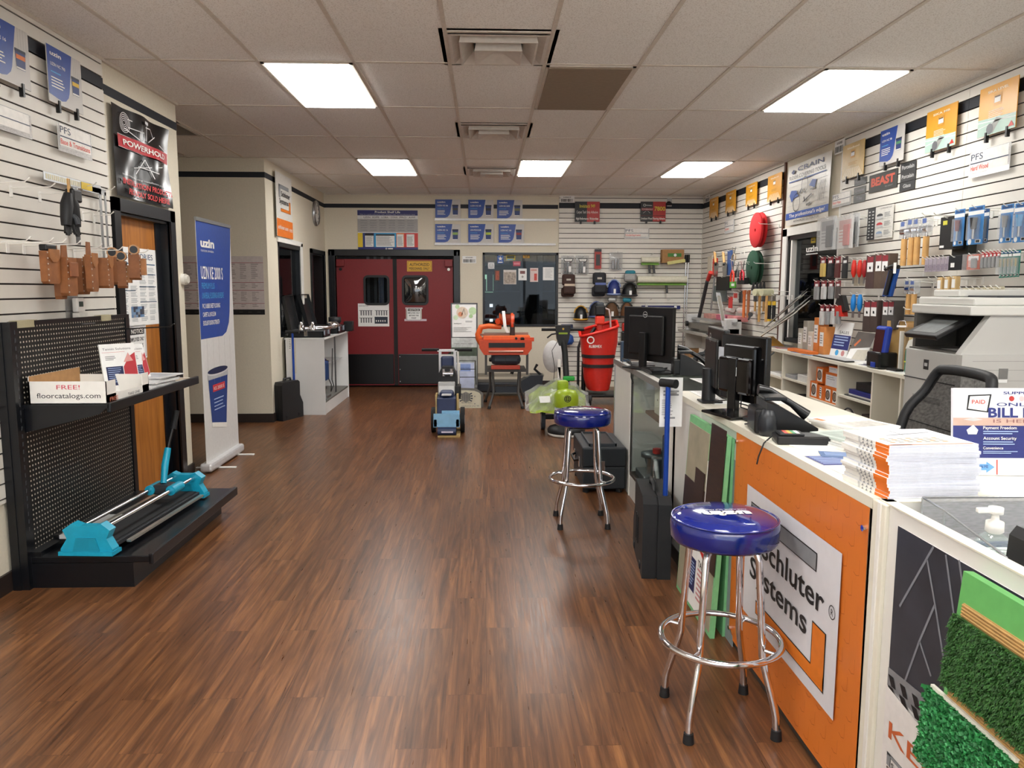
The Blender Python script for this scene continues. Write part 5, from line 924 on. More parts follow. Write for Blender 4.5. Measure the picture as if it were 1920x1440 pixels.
mb = MB(); mb.prism([(-w/2+.01, .01), (w/2+.03, .01), (w/2+.03, H*.8), (w*.3, H*1.08), (-w/2, H*1.12)], 'xz', .03, .06, K('#7e7b76', .5)); part('back_panel', mb, t)
zt = at(868, 677, 'y', y).z
mb = MB(); mb.tube([(-.135, .04, .3), (-.14, .04, zt), (.07, .04, zt), (.08, .04, .3)], .007, BLACK, 6)
for z in (zt*.82, zt*.65): mb.tube([(-.14, .04, z), (.075, .04, z)], .005, BLACK, 6)
part('wire_frame', mb, t)
# scraper machine with white handle
y = 8.4; a = at(838, 823, 'z', 0); t = thing('floor_scraper', 'blue ride-behind floor scraper machine with a tall white frame handle', 'floor machine', (a.x, 8.15, 0))
SBL = K('#27355a', .4); LBL2 = K('#86b9dc', .4)
def zz_(py, yy): return at(840, py, 'y', yy).z
mb = MB(); mb.box(-.1, .13, -.26, .2, .0, .018, K('#b59a64', .8)); part('cardboard_mat', mb, t)
mb = MB(); mb.box(-.145, .125, -.22, -.19, .10, .24, LBL2, .004).box(-.06, .125, -.19, -.17, .22, .27, LBL2, .004).box(-.145, -.11, -.22, .2, .1, .18, LBL2).box(.09, .125, -.22, .2, .1, .18, LBL2); part('weight_plate', mb, t, False, 'light blue front plate')
mb = MB(); mb.prism([(-.24, .03), (-.2, .02), (-.1, .12), (-.19, .2)], 'yz', -.1, .09, SBL); mb.cyl((-.1, -.235, .06), (.09, -.235, .06), .04, SBL, n=12).box(-.06, .06, -.277, -.272, .05, .066, K('#d8d0e0', .4)); part('blade_holder', mb, t)
mb = MB(); mb.box(-.11, .085, -.18, .1, .2, .4, SBL, .01).box(-.09, .06, -.1, .1, .38, .46, SBL, .03); mb.box(-.06, .04, -.185, -.1, .425, .437, LGREY); part('battery_cover', mb, t)
for x in (-.16, .15): mb = MB(); mb.cyl((x-.022, .06, .135), (x+.022, .06, .135), .135, RUB, n=24).cyl((x-.024, .06, .135), (x+.024, .06, .135), .05, LGREY, n=16); part('wheel', mb, t)
mb = MB(); mb.box(-.135, -.115, -.05, .12, .18, .42, K('#cdb278', .5)).box(.09, .11, -.05, .12, .18, .42, K('#cdb278', .5)); part('side_plate', mb, t)
mb = MB(); mb.box(-.11, .07, .05, .3, .4, .54, LGREY, .01).box(-.1, .06, .049, .051, .43, .5, PAPER); part('motor_cover', mb, t)
mb = MB(); mb.prism([(-.12, .35), (.09, .35), (.08, .62), (.04, .7), (-.07, .7), (-.11, .62)], 'xz', .12, .4, BLK2); mb.box(.07, .13, .05, .25, .36, .5, BLACK, .01); part('motor_housing', mb, t)
mb = MB(); mb.cyl((-.05, .1, .6), (-.05, .1, .68), .018, CHROME).cyl((.03, .1, .6), (.03, .1, .68), .018, CHROME).cyl((-.06, .1, .63), (.05, .1, .63), .02, CHROME); part('clutch', mb, t)
zh = at(838, 656, 'y', 8.45).z; WM = K('#e6e6e8', .35, .1)
mb = MB(); mb.box(-.115, -.085, .3, .33, .5, zh, WM, .004).box(.045, .075, .3, .33, .5, zh, WM, .004).box(-.13, .09, .295, .335, zh-.02, zh+.005, WM, .003); part('handle_frame', mb, t)
part('control_plate', MB().box(-.085, .045, .295, .305, zh-.16, zh-.05, WHITE).box(-.07, -.05, .292, .295, zh-.12, zh-.1, DGREY).box(.01, .02, .292, .295, zh-.12, zh-.1, DGREY), t)
for s_, x0, x1 in ((0, -.3, -.11), (1, .06, .25)): part('grip', MB().cyl((x0, .31, zh), (x1, .31, zh), .017, RUB, n=12), t)
mb = MB(); mb.box(-.09, .05, .25, .33, .66, .8, SBL, .02); part('hydraulic_box', mb, t)
mb = MB(); mb.tube([(.09, .3, .3), (.1, .28, .6), (.095, .3, .85)], .012, WHITE, 8); mb.cyl((.1, .29, .64), (.1, .29, .72), .022, WHITE); part('strut', mb, t)
# orange masonry saw on folding stand
y = 10.2; OR = K('#d2491f', .4); OR2 = K('#e06428', .4)
a = at(948, 763, 'z', 0); t = thing('masonry_saw', 'orange table masonry saw standing on a dark grey folding stand', 'saw', (a.x, 10.1, 0)); k = 10.1/1445
def sx_(px): return (px-948)*k*1.0
def sz_(py, yy=10.1): return at(948, py, 'y', yy).z
zt0, zt1 = sz_(662), sz_(632); STD = K('#4c4b49', .45)
for s_ in (-1, 1):
    mb = MB(); mb.tube([(s_*.17, -.22, zt1-.41), (s_*.158, -.22, .2), (s_*.215, -.3, .02)], .017, STD, 8); part('leg', mb, t); part('foot_cap', MB().cyl((s_*.211, -.294, .03), (s_*.219, -.302, 0), .022, RUB, n=10), t)
    mb = MB(); mb.tube([(s_*.2, .22, zt1-.41), (s_*.2, .22, .22), (s_*.265, .3, .02)], .017, STD, 8); part('leg', mb, t); part('foot_cap', MB().cyl((s_*.26, .294, .03), (s_*.268, .302, 0), .022, RUB, n=10), t)
mb = MB(); mb.tube([(-.16, -.22, .19), (.16, -.22, .19)], .014, STD, 8).tube([(-.2, .22, .24), (.2, .22, .24)], .014, STD, 8); part('cross_bar', mb, t)
mb = MB(); mb.box(-.26, .26, -.24, .25, zt1-.435, zt1-.4, STD).box(-.27, -.24, -.25, -.21, zt1-.47, zt1-.2, STD).box(.26, .29, -.25, -.21, zt1-.47, zt1-.2, STD); part('stand_top', mb, t)
mb = MB(); mb.box(-.19, .19, -.3, .2, zt1-.34, zt1-.205, K('#252d38', .4), .05).box(-.012, -.004, -.303, -.3, zt1-.32, zt1-.22, BLACK); part('water_tank', mb, t)
mb = MB(); mb.box(-.19, .18, -.31, -.2, zt1-.395, zt1-.345, K('#b3402c', .5), .006); part('tray', mb, t)
mb = MB(); mb.prism([(-.34, zt1-.02), (.33, zt1-.02), (.33, zt1-.13), (.27, zt1-.21), (-.28, zt1-.21), (-.34, zt1-.12)], 'xz', -.3, .3, OR); mb.box(-.22, .24, -.305, -.3, zt1-.115, zt1-.055, BLACK); mb.cyl((-.22, -.32, zt1-.165), (.22, -.32, zt1-.165), .014, K('#b98c7c', .3, .6), n=10); part('body', mb, t)
mb = MB(); mb.box(-.29, .31, -.26, .3, zt1-.02, zt1+.03, OR2, .006).box(.12, .36, -.27, -.23, zt1-.04, zt1+.01, OR, .004); part('cutting_table', mb, t)
mb = MB(); mb.box(-.33, .05, -.2, .0, zt1+.03, zt1+.045, K('#7d5a4c', .4, .4)).box(-.28, .3, .0, .02, zt1+.03, zt1+.06, K('#8d7468', .4)); part('fence', mb, t)
mb = MB()
for x in (.13, .2, .22): mb.cyl((x, -.3, zt1-.0-.01*(x > .15)), (x, -.26, zt1-.0), .016, BLACK, n=10)
part('knob', mb, t)
zc = sz_(614); mb = MB(); mb.tube([(-.3, .1, zt1-.1), (-.35, .1, zt1-.02), (-.36, .1, zc-.1), (-.32, .1, zc), (-.22, .1, zc+.015), (-.05, .1, zc)], .035, OR2, 10, rr=[.05, .045, .04, .04, .035, .03]); part('arm', mb, t)
zm = sz_(600); mb = MB(); mb.cyl((-.06, .12, zm), (.12, .12, zm), .07, OR, n=18).box(-.08, .1, .05, .2, zm+.0, zm+.09, OR2, .02).cyl((-.1, .04, zm-.02), (-.06, .1, zm-.02), .04, OR, n=14); part('motor', mb, t)
mb = MB(); mb.cyl((.07, -.02, zm-.04), (.1, -.02, zm-.04), .13, OR, n=24).box(.06, .12, -.14, .02, zm-.22, zm-.03, K('#2b1d18', .5), .01); part('blade_guard', mb, t)
mb = MB(); mb.cyl((.082, -.02, zm-.08), (.086, -.02, zm-.08), .12, DKSTEEL, n=24); part('blade', mb, t)
mb = MB(); mb.box(-.07, .1, -.02, .05, zm+.08, zm+.1, BLACK, .005); part('handle', mb, t)
mb = MB(); pts = [(-.03, -.1, zm+.12), (-.02, -.12, zm+.02), (-.01, -.13, zm-.08), (.03, -.13, zm-.16)]
for i in range(3): (x0, y0, z0), (x1, y1, z1) = pts[i], pts[i+1]; mb.add([(x0-.018, y0, z0), (x0+.022, y0, z0), (x1+.022, y1, z1), (x1-.018, y1, z1)], [(0, 1, 2, 3)], PAPER)
part('paper_tag', mb, t, False, 'long white paper tag')
# dark machinery on the floor behind the saw
t = thing('rail_saw', 'dark grey rail tile saw lying on the floor behind the orange saw', 'saw', (.05, 11.2, 0)); mb = MB(); mb.box(-.65, .45, -.2, .2, .05, .2, K('#23262c', .4), .03).prism([(.1, .05), (.75, .05), (.78, .3), (.6, .3), (.4, .18), (.1, .18)], 'xz', -.22, .1, K('#2a3038', .4)); part('base', mb, t)
mb = MB(); mb.box(-.6, .8, -.1, -.06, .27, .3, K('#a59c8c', .35, .6)).box(-.6, .8, .04, .08, .27, .3, K('#a59c8c', .35, .6)).box(-.55, -.2, -.16, .1, .3, .37, K('#8c8c86', .4), .01); part('rail', mb, t)
mb = MB(); mb.box(-.6, -.2, .05, .25, .38, .6, BLACK, .02); part('tool_tray', mb, t); mb = MB(); mb.tube([(-.45, -.05, .42), (-.44, -.05, .6), (-.36, -.05, .62), (-.34, -.05, .42)], .025, LGREY, 8); part('clamp', mb, t)
mb = MB(); mb.tube([(.2, 0, .5), (.35, 0, .52), (.37, 0, .4), (.33, 0, .3)], .025, BLACK, 8).box(.0, .2, -.05, .05, .48, .54, BLACK, .02).tube([(.75, -.1, .3), (.66, -.1, .38), (.7, -.1, .45)], .02, BLK2, 6); part('saw_head', mb, t)
# green floor machine
t = thing('floor_polisher', 'lime green and black rotary floor machine with a T shaped handle', 'floor machine', (.83, 8.05, 0)); LIME = K('#9cb526', .35); y0 = 8.05
a = at(1048, 815, 'z', 0)
mb = MB(); mb.lathe([(0, .0), (.19, .0), (.195, .02), (.19, .03)], (0.02, -.05, .004), WHITE, 32); part('pad', mb, t, False, 'white pad')
mb = MB(); mb.lathe([(.195, .03), (.2, .06), (.18, .09), (.08, .12), (0, .12)], (.02, -.05, 0), BLK2, 32); part('disc_housing', mb, t)
mb = MB(); mb.lathe([(.1, .12), (.12, .16), (.12, .3)], (.02, -.03, 0), K('#c9d2dc', .4), 24); mb.lathe([(.125, .3), (.13, .34), (.13, .42), (.1, .47), (0, .49)], (.02, -.03, 0), LIME, 24); part('motor', mb, t)
mb = MB(); mb.cyl((.02, -.162, .4), (.02, -.166, .4), .036, BLACK, n=20); mb.M = X(.02, -.167, .4) @ RX(PI/2); mb.ring(0, 0, .028, .005, LIME, .0).line(0, -.02, 0, .02, .006, LIME, .0).line(-.02, 0, .02, 0, .006, LIME, 0.001); part('emblem', mb, t)
mb = MB(); mb.box(-.06, .06, .1, .18, .4, .56, LIME, .03); part('tank', mb, t)
mb = MB(); n = 10; random.seed(4); vs = []
for j in range(n+1):
    for i in range(n+1): u, v = i/n, j/n; vs.append((-.36+.62*u, -.02+.4*v, .22+.2*math.sin(PI*u)*math.sin(PI*v)+.05*random.random()+(.12 if j > 6 else 0)))
mb.add(vs, [(j*(n+1)+i, j*(n+1)+i+1, (j+1)*(n+1)+i+1, (j+1)*(n+1)+i) for j in range(n) for i in range(n)], K('#9fb52a', .35, 0, .35, 14, .4), False); part('fabric_cover', mb, t)
vs = [(a_*1.12, b_-.01, c+.018+.02*random.random()) for a_, b_, c in vs]; mb = MB(); mb.add(vs, [(j*(n+1)+i, j*(n+1)+i+1, (j+1)*(n+1)+i+1, (j+1)*(n+1)+i) for j in range(n) for i in range(n)], BAG); mb.M = X(-.2, .02, .36) @ RZ(.2) @ RX(.9); mb.box(-.06, .06, -.03, .05, 0, .002, PAPER); part('plastic_bag', mb, t)
for x in (-.2, .2): mb = MB(); mb.cyl((x-.02, .3, .12), (x+.02, .3, .12), .12, K('#3d444c', .6), n=22).cyl((x-.022, .3, .12), (x+.022, .3, .12), .05, LGREY, n=16); part('wheel', mb, t)
mb = MB(); mb.box(-.2, .2, .22, .3, .12, .17, BLACK, .01).box(-.04, .08, .1, .3, .14, .32, BLACK, .02); part('chassis', mb, t)
zh = at(1048, 618, 'y', 8.65).z; hx = .08
mb = MB(); mb.box(hx-.035, hx+.035, .42, .6, .2, .5, BLACK, .02); mb.tube([(hx, .46, .4), (hx-.02, .55, zh-.25), (hx-.04, .6, zh-.1)], .035, BLK2, 10); part('column', mb, t)
mb = MB(); mb.prism([(-.085, .05), (.085, .05), (.07, -.1), (.04, -.18), (-.04, -.18), (-.07, -.1)], 'xz', -.04, .04, BLACK); mb.v = [(a_+hx-.04, b_+.6, c+zh) for a_, b_, c in mb.v]; part('control_head', mb, t)
mb = MB(); mb.cyl((hx-.04, .555, zh+.01), (hx-.04, .55, zh+.01), .012, K('#c9a24a', .3, .8), n=12).box(hx-.09, hx+.01, .556, .559, zh-.05, zh-.03, LIME); part('badge', mb, t)
for s_ in (-1, 1): part('handle_grip', MB().cyl((hx-.04+s_*.06, .6, zh), (hx-.04+s_*.24, .6, zh), .017, RUB, n=12), t)
mb = MB(); mb.tube([(hx-.1, .57, zh-.04), (hx-.17, .55, zh-.05), (hx-.22, .55, zh-.09)], .01, BLACK, 6); part('lever', mb, t)
part('release_pedal', MB().box(hx-.05, hx+.08, .4, .46, .52, .57, K('#22a23c', .4), .015), t, False, 'bright green lever')
# white display prop with scoop disc behind the machine
t = thing('white_pedestal', 'white slim pedestal with an upright grey-white oval scoop behind the green machine', 'display prop', (1.0, 10.2, 0)); a = at(1037, 669, 'y', 10.2)
part('base', MB().box(-.14, .12, -.1, .1, 0, .03, WHITE, .006), t); part('post', MB().box(-.04, .0, -.02, .02, .03, .6, WHITE), t)
mb = MB(); mb.prism([(.05, .03), (.3, .1), (.2, .12), (.0, .5), (-.04, .5)], 'xz', -.02, .02, K('#d9d2c0', .5)); part('brace', mb, t)
mb = MB(); mb.lathe([(0, 0), (.08, .01), (.13, .03), (.135, .035)], (a.x-1.0, 0, 0), LGREY, 26, 'y'); mb.v = [(p_[0], p_[1], p_[2]*1.6+a.z) for p_ in mb.v]; part('scoop', mb, t)
mb = MB(); mb.tube([(-.04, -.02, .85), (-.12, -.03, .72), (-.08, -.03, .5), (-.1, -.02, .2)], .004, BLACK, 6); part('cord', mb, t)
# red mixing tub on a black hand cart
t = thing('mixing_cart', 'red tall mixing tub with black straps on a black wheeled hand cart', 'mixing tub', (1.62, 10.3, 0)); y = 10.3; k = y/1445
pts = {}
def c_(px, py): p = at(px, py, 'y', 10.1); return (p.x-1.62, p.z)
TR = K('#c9251a', .38)
L0, L1, L2_, L3 = c_(1092, 632), c_(1096, 680), c_(1098, 715), c_(1103, 733); R0, R1, R2, R3 = c_(1162, 620), c_(1155, 670), c_(1150, 712), c_(1146, 730)
mb = MB(); n = 28; rows = []
for (zc, xl, xr) in ((L3[1], L3[0]+.015, R3[0]-.01), (L3[1]+.02, L3[0], R3[0]), (L2_[1]+.03, L2_[0], R2[0]), (L1[1], L1[0], R1[0]), (L0[1]-.08, L0[0], R0[0])): rows.append((zc, (xl+xr)/2, (xr-xl)/2))
vs = []
for zc, cx_, hw in rows:
    for q in range(n): an = 2*PI*q/n; e = .75; vs.append((cx_+hw*abs(math.cos(an))**e*math.copysign(1, math.cos(an)), .22*abs(math.sin(an))**e*math.copysign(1, math.sin(an)), zc))
top = []
for q in range(n): x, y_, z = vs[4*n+q]; top.append((x*1.04, y_*1.05, z+.1+.16*(x-(-.28))/.56+ (.06 if y_ > 0 else 0)))
vs += top; fs = [(i*n+q, i*n+(q+1) % n, (i+1)*n+(q+1) % n, (i+1)*n+q) for i in range(5) for q in range(n)]; mb.add(vs, fs, TR, True); mb.add(vs[:n], [tuple(range(n))], TR)
part('tub', mb, t); mb = MB(); mb.tube(top, .02, K('#d8261c', .35), 8, closed=True); part('rim', mb, t)
for zc, cx_, hw in ((L1[1]+.08, rows[3][1], rows[3][2]), (L2_[1]+.2, rows[2][1], rows[2][2]+.015)):
    mb = MB(); vs = []
    for q in range(n):
        an = 2*PI*q/n; e = .75
        for dz in (-.022, .022): vs.append((cx_+(hw+.012)*abs(math.cos(an))**e*math.copysign(1, math.cos(an)), .232*abs(math.sin(an))**e*math.copysign(1, math.sin(an)), zc+dz))
    mb.add(vs, [(2*q, 2*((q+1) % n), 2*((q+1) % n)+1, 2*q+1) for q in range(n)], BLK2, True); part('strap', mb, t)
mb = MB(); mb.M = frame((-.26, -.235, L1[1]+.2), 'B'); mb.text('RUBIMEX', .0, 0, .035, WHITE, .17, 0, .02); mb.ring(.02, .1, .05, .015, WHITE); part('lettering', mb, t)
zb_ = c_(1090, 640)[1]; mb = MB(); mb.tube([(-.36, .1, .1), (-.36, .1, zb_-.1), (-.33, .1, zb_), (-.24, .12, zb_)], .018, BLK2, 8).tube([(-.28, .14, .12), (-.28, .14, zb_-.3)], .03, BLACK, 8).box(-.38, .3, -.2, .25, .1, .14, BLACK, .01); part('cart_frame', mb, t)
for x, y_ in ((-.25, -.25), (.3, -.2)): mb = MB(); mb.cyl((x-.02, y_, .075), (x+.02, y_, .075), .075, RUB, n=18).box(x-.035, x+.035, y_-.03, y_+.06, .07, .15, BLACK); part('wheel', mb, t)
mb = MB(); mb.tube([(.12, -.24, R1[1]+.18), (.26, -.24, R1[1]+.18)], .018, RUB, 10); part('handle', mb, t)
t = thing('mixer_drill', 'red and black mixing drill standing in the red tub', 'power tool', (1.53, 10.3, 1.0)); zt_ = at(1120, 575, 'y', 10.3).z-1.0
mb = MB(); mb.box(-.07, .07, -.06, .06, zt_-.12, zt_+.02, BLACK, .02).box(-.05, .05, -.05, .05, zt_-.02, zt_+.06, K('#33383f', .5), .02); part('motor_cap', mb, t)
part('gearbox', MB().box(-.06, .06, -.055, .055, zt_-.24, zt_-.12, K('#e03a24', .4), .02), t); mb = MB(); mb.box(-.035, .035, -.03, .03, zt_-.32, zt_-.23, K('#c72d1c', .4), .01).cyl((0, 0, .05), (0, 0, zt_-.3), .012, STEEL, n=8); part('shaft', mb, t)
mb = MB(); mb.tube([(.06, 0, zt_-.02), (.12, 0, zt_-.04), (.14, 0, zt_-.14), (.15, 0, zt_-.35)], .013, K('#b9a8a4', .5), 8); part('cable', mb, t)
mb = MB(); mb.tube([(-.06, 0, zt_-.28), (-.14, 0, zt_-.4)], .025, BLACK, 8); part('handle', mb, t)
# ------------------------------------------------ bar stools
VIN = K('#051c78', .12, 0, .04, 10, 0, 1); VIN2 = K('#07196c', .16, 0, .04, 10, 0, .8)
def stool(lab, x, y, rz, logo=0):
    t = thing('bar_stool', lab, 'bar stool', (x, y, 0), rz, 'blue topped chrome bar stools'); zt_ = .76
    mb = MB(); mb.lathe([(.0, .1), (.08, .099), (.14, .095), (.172, .084), (.178, .078)], (0, 0, zt_-.1), VIN, 48); mb.lathe([(.178, .078), (.184, .07), (.186, .05), (.184, .012), (.176, .0), (0, 0)], (0, 0, zt_-.1), VIN2, 48); part('seat', mb, t)
    mb = MB(); mb.tube([(.181*math.cos(2*PI*k/48), .181*math.sin(2*PI*k/48), zt_-.0205) for k in range(48)], .0035, VIN, 6, closed=True); part('piping', mb, t)
    mb = MB(); mb.M = X(0, -.01, zt_+.0008) @ RZ(logo); mb.text('uzin', -.085, -.01, .05, WHITE, .17, 0, .07); mb.text('YOUR FLOOR. OUR PASSION.', -.085, -.035, .011, WHITE, .17, 0); part('seat_print', mb, t)
    mb = MB(); mb.lathe([(.1, 0), (.11, -.012), (.1, -.02), (0, -.02)], (0, 0, zt_-.1), BLK2, 24); part('swivel_plate', mb, t)
    for k in range(4):
        a_ = PI/4+k*PI/2; c, s_ = math.cos(a_), math.sin(a_)
        prof = [(.05, zt_-.112), (.1, zt_-.113), (.122, zt_-.125), (.131, zt_-.15), (.15, .36), (.155, .28), (.165, .24), (.205, .11), (.212, .08), (.216, .01)]
        mb = MB(); mb.tube([(c*r, s_*r, z) for r, z in prof], .0125, CHROME, 12); leg = part('leg', mb, t)
        part('rubber_foot', MB().cyl((c*.2155, s_*.2155, .035), (c*.216, s_*.216, 0), .0165, RUB, r2=.0195, n=16), leg)
    mb = MB(); mb.tube([(.208*math.cos(2*PI*k/48), .208*math.sin(2*PI*k/48), .3) for k in range(48)], .0115, CHROME, 10, closed=True); part('foot_ring', mb, t)
    for k in range(4):
        a_ = PI/4+k*PI/2; c, s_ = math.cos(a_), math.sin(a_); mb = MB() if k == 0 else mb; mb.cyl((c*.15, s_*.15, .3), (c*.2, s_*.2, .3), .007, CHROME, n=8)
    part('ring_bracket', mb, t)
    return t
q1 = [at(1044, 992, 'z', 0), at(1147, 995, 'z', 0)]; q2 = [at(1270, 1392, 'z', 0), at(1463, 1397, 'z', 0), at(1240, 1296, 'z', 0), at(1413, 1300, 'z', 0)]
c2 = sum(q2, Vector())/4
stool('blue topped chrome bar stool in the foreground, in front of the orange banner', c2.x, c2.y, math.radians(2), math.radians(180))
stool('smaller looking blue topped chrome bar stool further back, beside the dark tool chest', (q1[0].x+q1[1].x)/2, (q1[0].y+q1[1].y)/2+.165, math.radians(0), math.radians(0))
# dark tool chest by the counter
t = thing('tool_chest', 'dark blue-grey rectangular tool chest on the floor behind the farther stool', 'tool chest', (.88, 5.95, 0)); TC = K('#1f252b', .5); 
mb = MB(); mb.box(-.15, .17, -.3, .3, .03, .2, TC, .008); part('body', mb, t)
mb = MB(); mb.box(-.155, .175, -.305, .305, .2, .35, TC, .012).box(-.09, .1, -.24, .24, .352, .358, BLACK).box(-.1, -.09, -.25, .25, .35, .37, K('#3a4046', .5)).box(.1, .11, -.25, .25, .35, .37, K('#3a4046', .5)).box(-.1, .11, -.25, -.24, .35, .37, K('#3a4046', .5)).box(-.1, .11, .24, .25, .35, .37, K('#3a4046', .5)); part('lid', mb, t)
part('latch', MB().box(-.02, .015, -.315, -.303, .17, .25, CHROME, .003), t)
for y_ in (-.15, .15): part('latch', MB().box(-.165, -.153, y_-.02, y_+.02, .17, .25, CHROME, .003), t)
mb = MB()
for (x, y_) in ((-.12, -.26), (.13, -.26), (-.12, .26), (.13, .26)): mb.cyl((x, y_, 0), (x, y_, .03), .025, RUB, n=12)
part('feet', mb, t)
mb = MB(); mb.tube([(-.16, -.12, .22), (-.19, -.1, .21), (-.19, .1, .21), (-.16, .12, .22)], .01, BLACK, 8); part('handle', mb, t)
# ================================================================== right wall
SW_ = XR-.018
YC = K('#d99a1e', .35, 0, .1, 3); YC2 = K('#c7a765', .4, 0, .25, 4); TCY = K('#a9c4b8', .45, 0, .15, 5)
def sika(title, style):
    def f(mb, w, h, z):
        if style == 'ray':
            for i in range(14): x = w*(i+.2)/14; mb.poly([(x, 0), (x+w*.035, 0), (w*.5+(x-w*.5)*.6+w*.01, h*.28), (w*.5+(x-w*.5)*.6, h*.28)], K('#efe6cc', .4), z)
            mb.lines(w*.3, h*.35, w*.75, h*.45, 3, K('#b98624', .5), z)
        else:
            mb.poly([(0, 0), (w, 0), (w, h*.3), (0, h*.36)], TCY, z); mb.line(0, h*.3, w, h*.22, .006, PAPER, z+.001).line(0, h*.18, w, h*.3, .004, PAPER, z+.001); mb.poly([(w*.3, h*.1), (w*.42, h*.02), (w*.62, h*.28), (w*.5, h*.32)], K('#8f8f8a', .4), z+.001); mb.disc(w*.34, h*.12, w*.09, K('#5f6064', .4), z+.002); mb.lines(w*.28, h*.3, w*.7, h*.48, 5, PAPER, z+.001, .25)
            mb.poly([(w*.82, h*.05), (w*.97, h*.05), (w*.9, h*.16)], RED, z+.002)
        mb.rect(w*.4, h*.56, w*.6, h*.8, K('#c98e22', .4), z+.001).rect(w*.42, h*.62, w*.58, h*.73, PAPER, z+.002).rect(w*.43, h*.72, w*.57, h*.75, K('#5c4630', .5), z+.003)
        mb.text(title, w*.5, h*.85, h*.05, K('#f5ead0', .4), w*.55, z+.001, .02, 'c')
        for u in (.25, .8): mb.box(w*u-.008, w*u+.008, -.045, .02, -.01, .012, CLIPM)
    return f
GS = 'yellow product cards clipped along the right wall'
for i, (tl, br, ti, st_, lab) in enumerate((((1331.5, 374), (1346, 406), 'SikaBond', 'ray', 'farthest yellow product card, next to the back right corner'), ((1362, 362), (1379, 395), 'SikaBond', 'ray', 'yellow product card second from the back right corner'), ((1400, 348), (1419, 382), 'SikaBond', 'ray', 'yellow product card third from the back right corner, above the red disc pads'), ((1441, 332), (1465, 372), 'SikaBond', 'ray', 'yellow product card just left of the white tool banner'),
        ((1582, 275), (1619, 326), 'SikaBond', 'ray', 'pale gold product card just right of the white barcode label'), ((1740, 212), (1792, 271), 'SIKA MB', 'sea', 'orange and sea green product card right of the blue bucket card'), ((1840, 169), (1905, 238), 'SIKA LEVEL', 'sea', 'largest orange and sea green product card at the upper right of the photo'))):
    sign('product_card', lab, 'poster', 'R', .05, tl, br, sika(ti, st_), GS, board=YC2 if i == 4 else YC)
sign('product_card', 'single blue bucket card clipped between yellow ones on the right wall', 'poster', 'R', .05, (1653, 247), (1694, 299), with_clips(uzin_card('UZIN NC 98', K('#4e8a63', .5))), board=CARDW)
sign('barcode_label', 'white barcode label beside the pale gold card on the right wall', 'label', 'R', .03, (1566, 266), (1583, 284), barcode('SUNDRIES'), board=PAPER, th=.001)
sign('barcode_label', 'tiny white barcode label in the back right corner under the ceiling', 'label', 'R', .03, (1323, 367), (1331, 377), barcode('TOOLS'), board=PAPER, th=.001)
def crain(mb, w, h, z):
    nv = K('#1c2f6a', .5); bl = K('#1f4fa8', .5)
    vs = []; nx, ny = 10, 12
    for j in range(ny+1):
        for i in range(nx+1): u, v = i/nx, j/ny; vs.append((u*w, v*h, .012+.006*math.sin(7*u+3*v)))
    mb.add(vs, [(j*(nx+1)+i, j*(nx+1)+i+1, (j+1)*(nx+1)+i+1, (j+1)*(nx+1)+i) for j in range(ny) for i in range(nx)], K('#dedbd2', .35, 0, .03), True); z = .021
    mb.poly([(w*.1, h*.88), (w*.15, h*.92), (w*.2, h*.88), (w*.15, h*.84)], nv, z); mb.text('CRAIN', w*.26, h*.87, h*.07, nv, w*.6, z, .01); mb.text('FLOOR COVERING TOOLS', w*.05, h*.76, h*.06, K('#26262c', .5), w*.85, z, 0)
    mb.rect(w*.05, h*.715, w*.92, h*.735, bl, z)
    g = K('#6c6a66', .5); k = K('#26262c', .5)
    for i in range(6): mb.line(w*.04, h*(.24+.08*i), w*.95, h*(.24+.08*i), .003, LGREY, z); mb.line(w*(.1+.16*i), h*.22, w*(.1+.16*i), h*.7, .003, LGREY, z)
    mb.poly([(w*.08, h*.5), (w*.12, h*.58), (w*.25, h*.56), (w*.3, h*.46), (w*.2, h*.44), (w*.14, h*.38)], bl, z+.001); mb.ring(w*.26, h*.36, w*.09, .008, k, z+.001); mb.poly([(w*.3, h*.5), (w*.38, h*.58), (w*.36, h*.5)], k, z+.001)
    mb.ring(w*.45, h*.62, w*.08, .012, g, z+.001, 12); mb.poly([(w*.55, h*.58), (w*.62, h*.66), (w*.72, h*.64), (w*.68, h*.52)], bl, z+.001); mb.rect(w*.58, h*.5, w*.7, h*.53, g, z+.001)
    mb.line(w*.42, h*.34, w*.62, h*.44, .012, k, z+.001).line(w*.5, h*.28, w*.6, h*.3, .02, g, z+.001).line(w*.44, h*.42, w*.47, h*.34, .02, k, z+.001)
    for i in range(4): mb.line(w*(.76+.04*i), h*.3, w*(.82+.03*i), h*.6, .006, g, z+.001)
    mb.rect(0, h*.1, w, h*.21, bl, z); mb.text("The professional's edge!", w*.08, h*.13, h*.055, WHITE, w*.84, z+.001, .015, slant=.25); mb.text('AUTHORIZED DISTRIBUTOR', w*.2, h*.04, h*.035, K('#3a3a3c', .5), w*.6, z, 0)
sign('vinyl_banner', "white tool banner with a blue band reading The professional's edge!", 'banner', 'R', .022, (1481, 314), (1556, 408), crain)
sign('department_sign', 'faint clear PFS sign left of the red disc pads', 'sign', 'R', .03, (1360, 415), (1376, 435), pfs('Scrapers', False), board=CLR)
sign('department_sign', 'clear PFS sign with red text between the white banner and the grey labels', 'sign', 'R', .03, (1562, 366), (1595, 383), pfs('Notch Wipes'), board=CLR)
sign('department_sign', 'clear PFS Hard Wood sign at the upper right of the photo', 'sign', 'R', .04, (1820, 287), (1893, 318), pfs('Hard Wood'), board=CLR)
CH = K('#2b2c2d', .5); FD = K('#5f605f', .5)
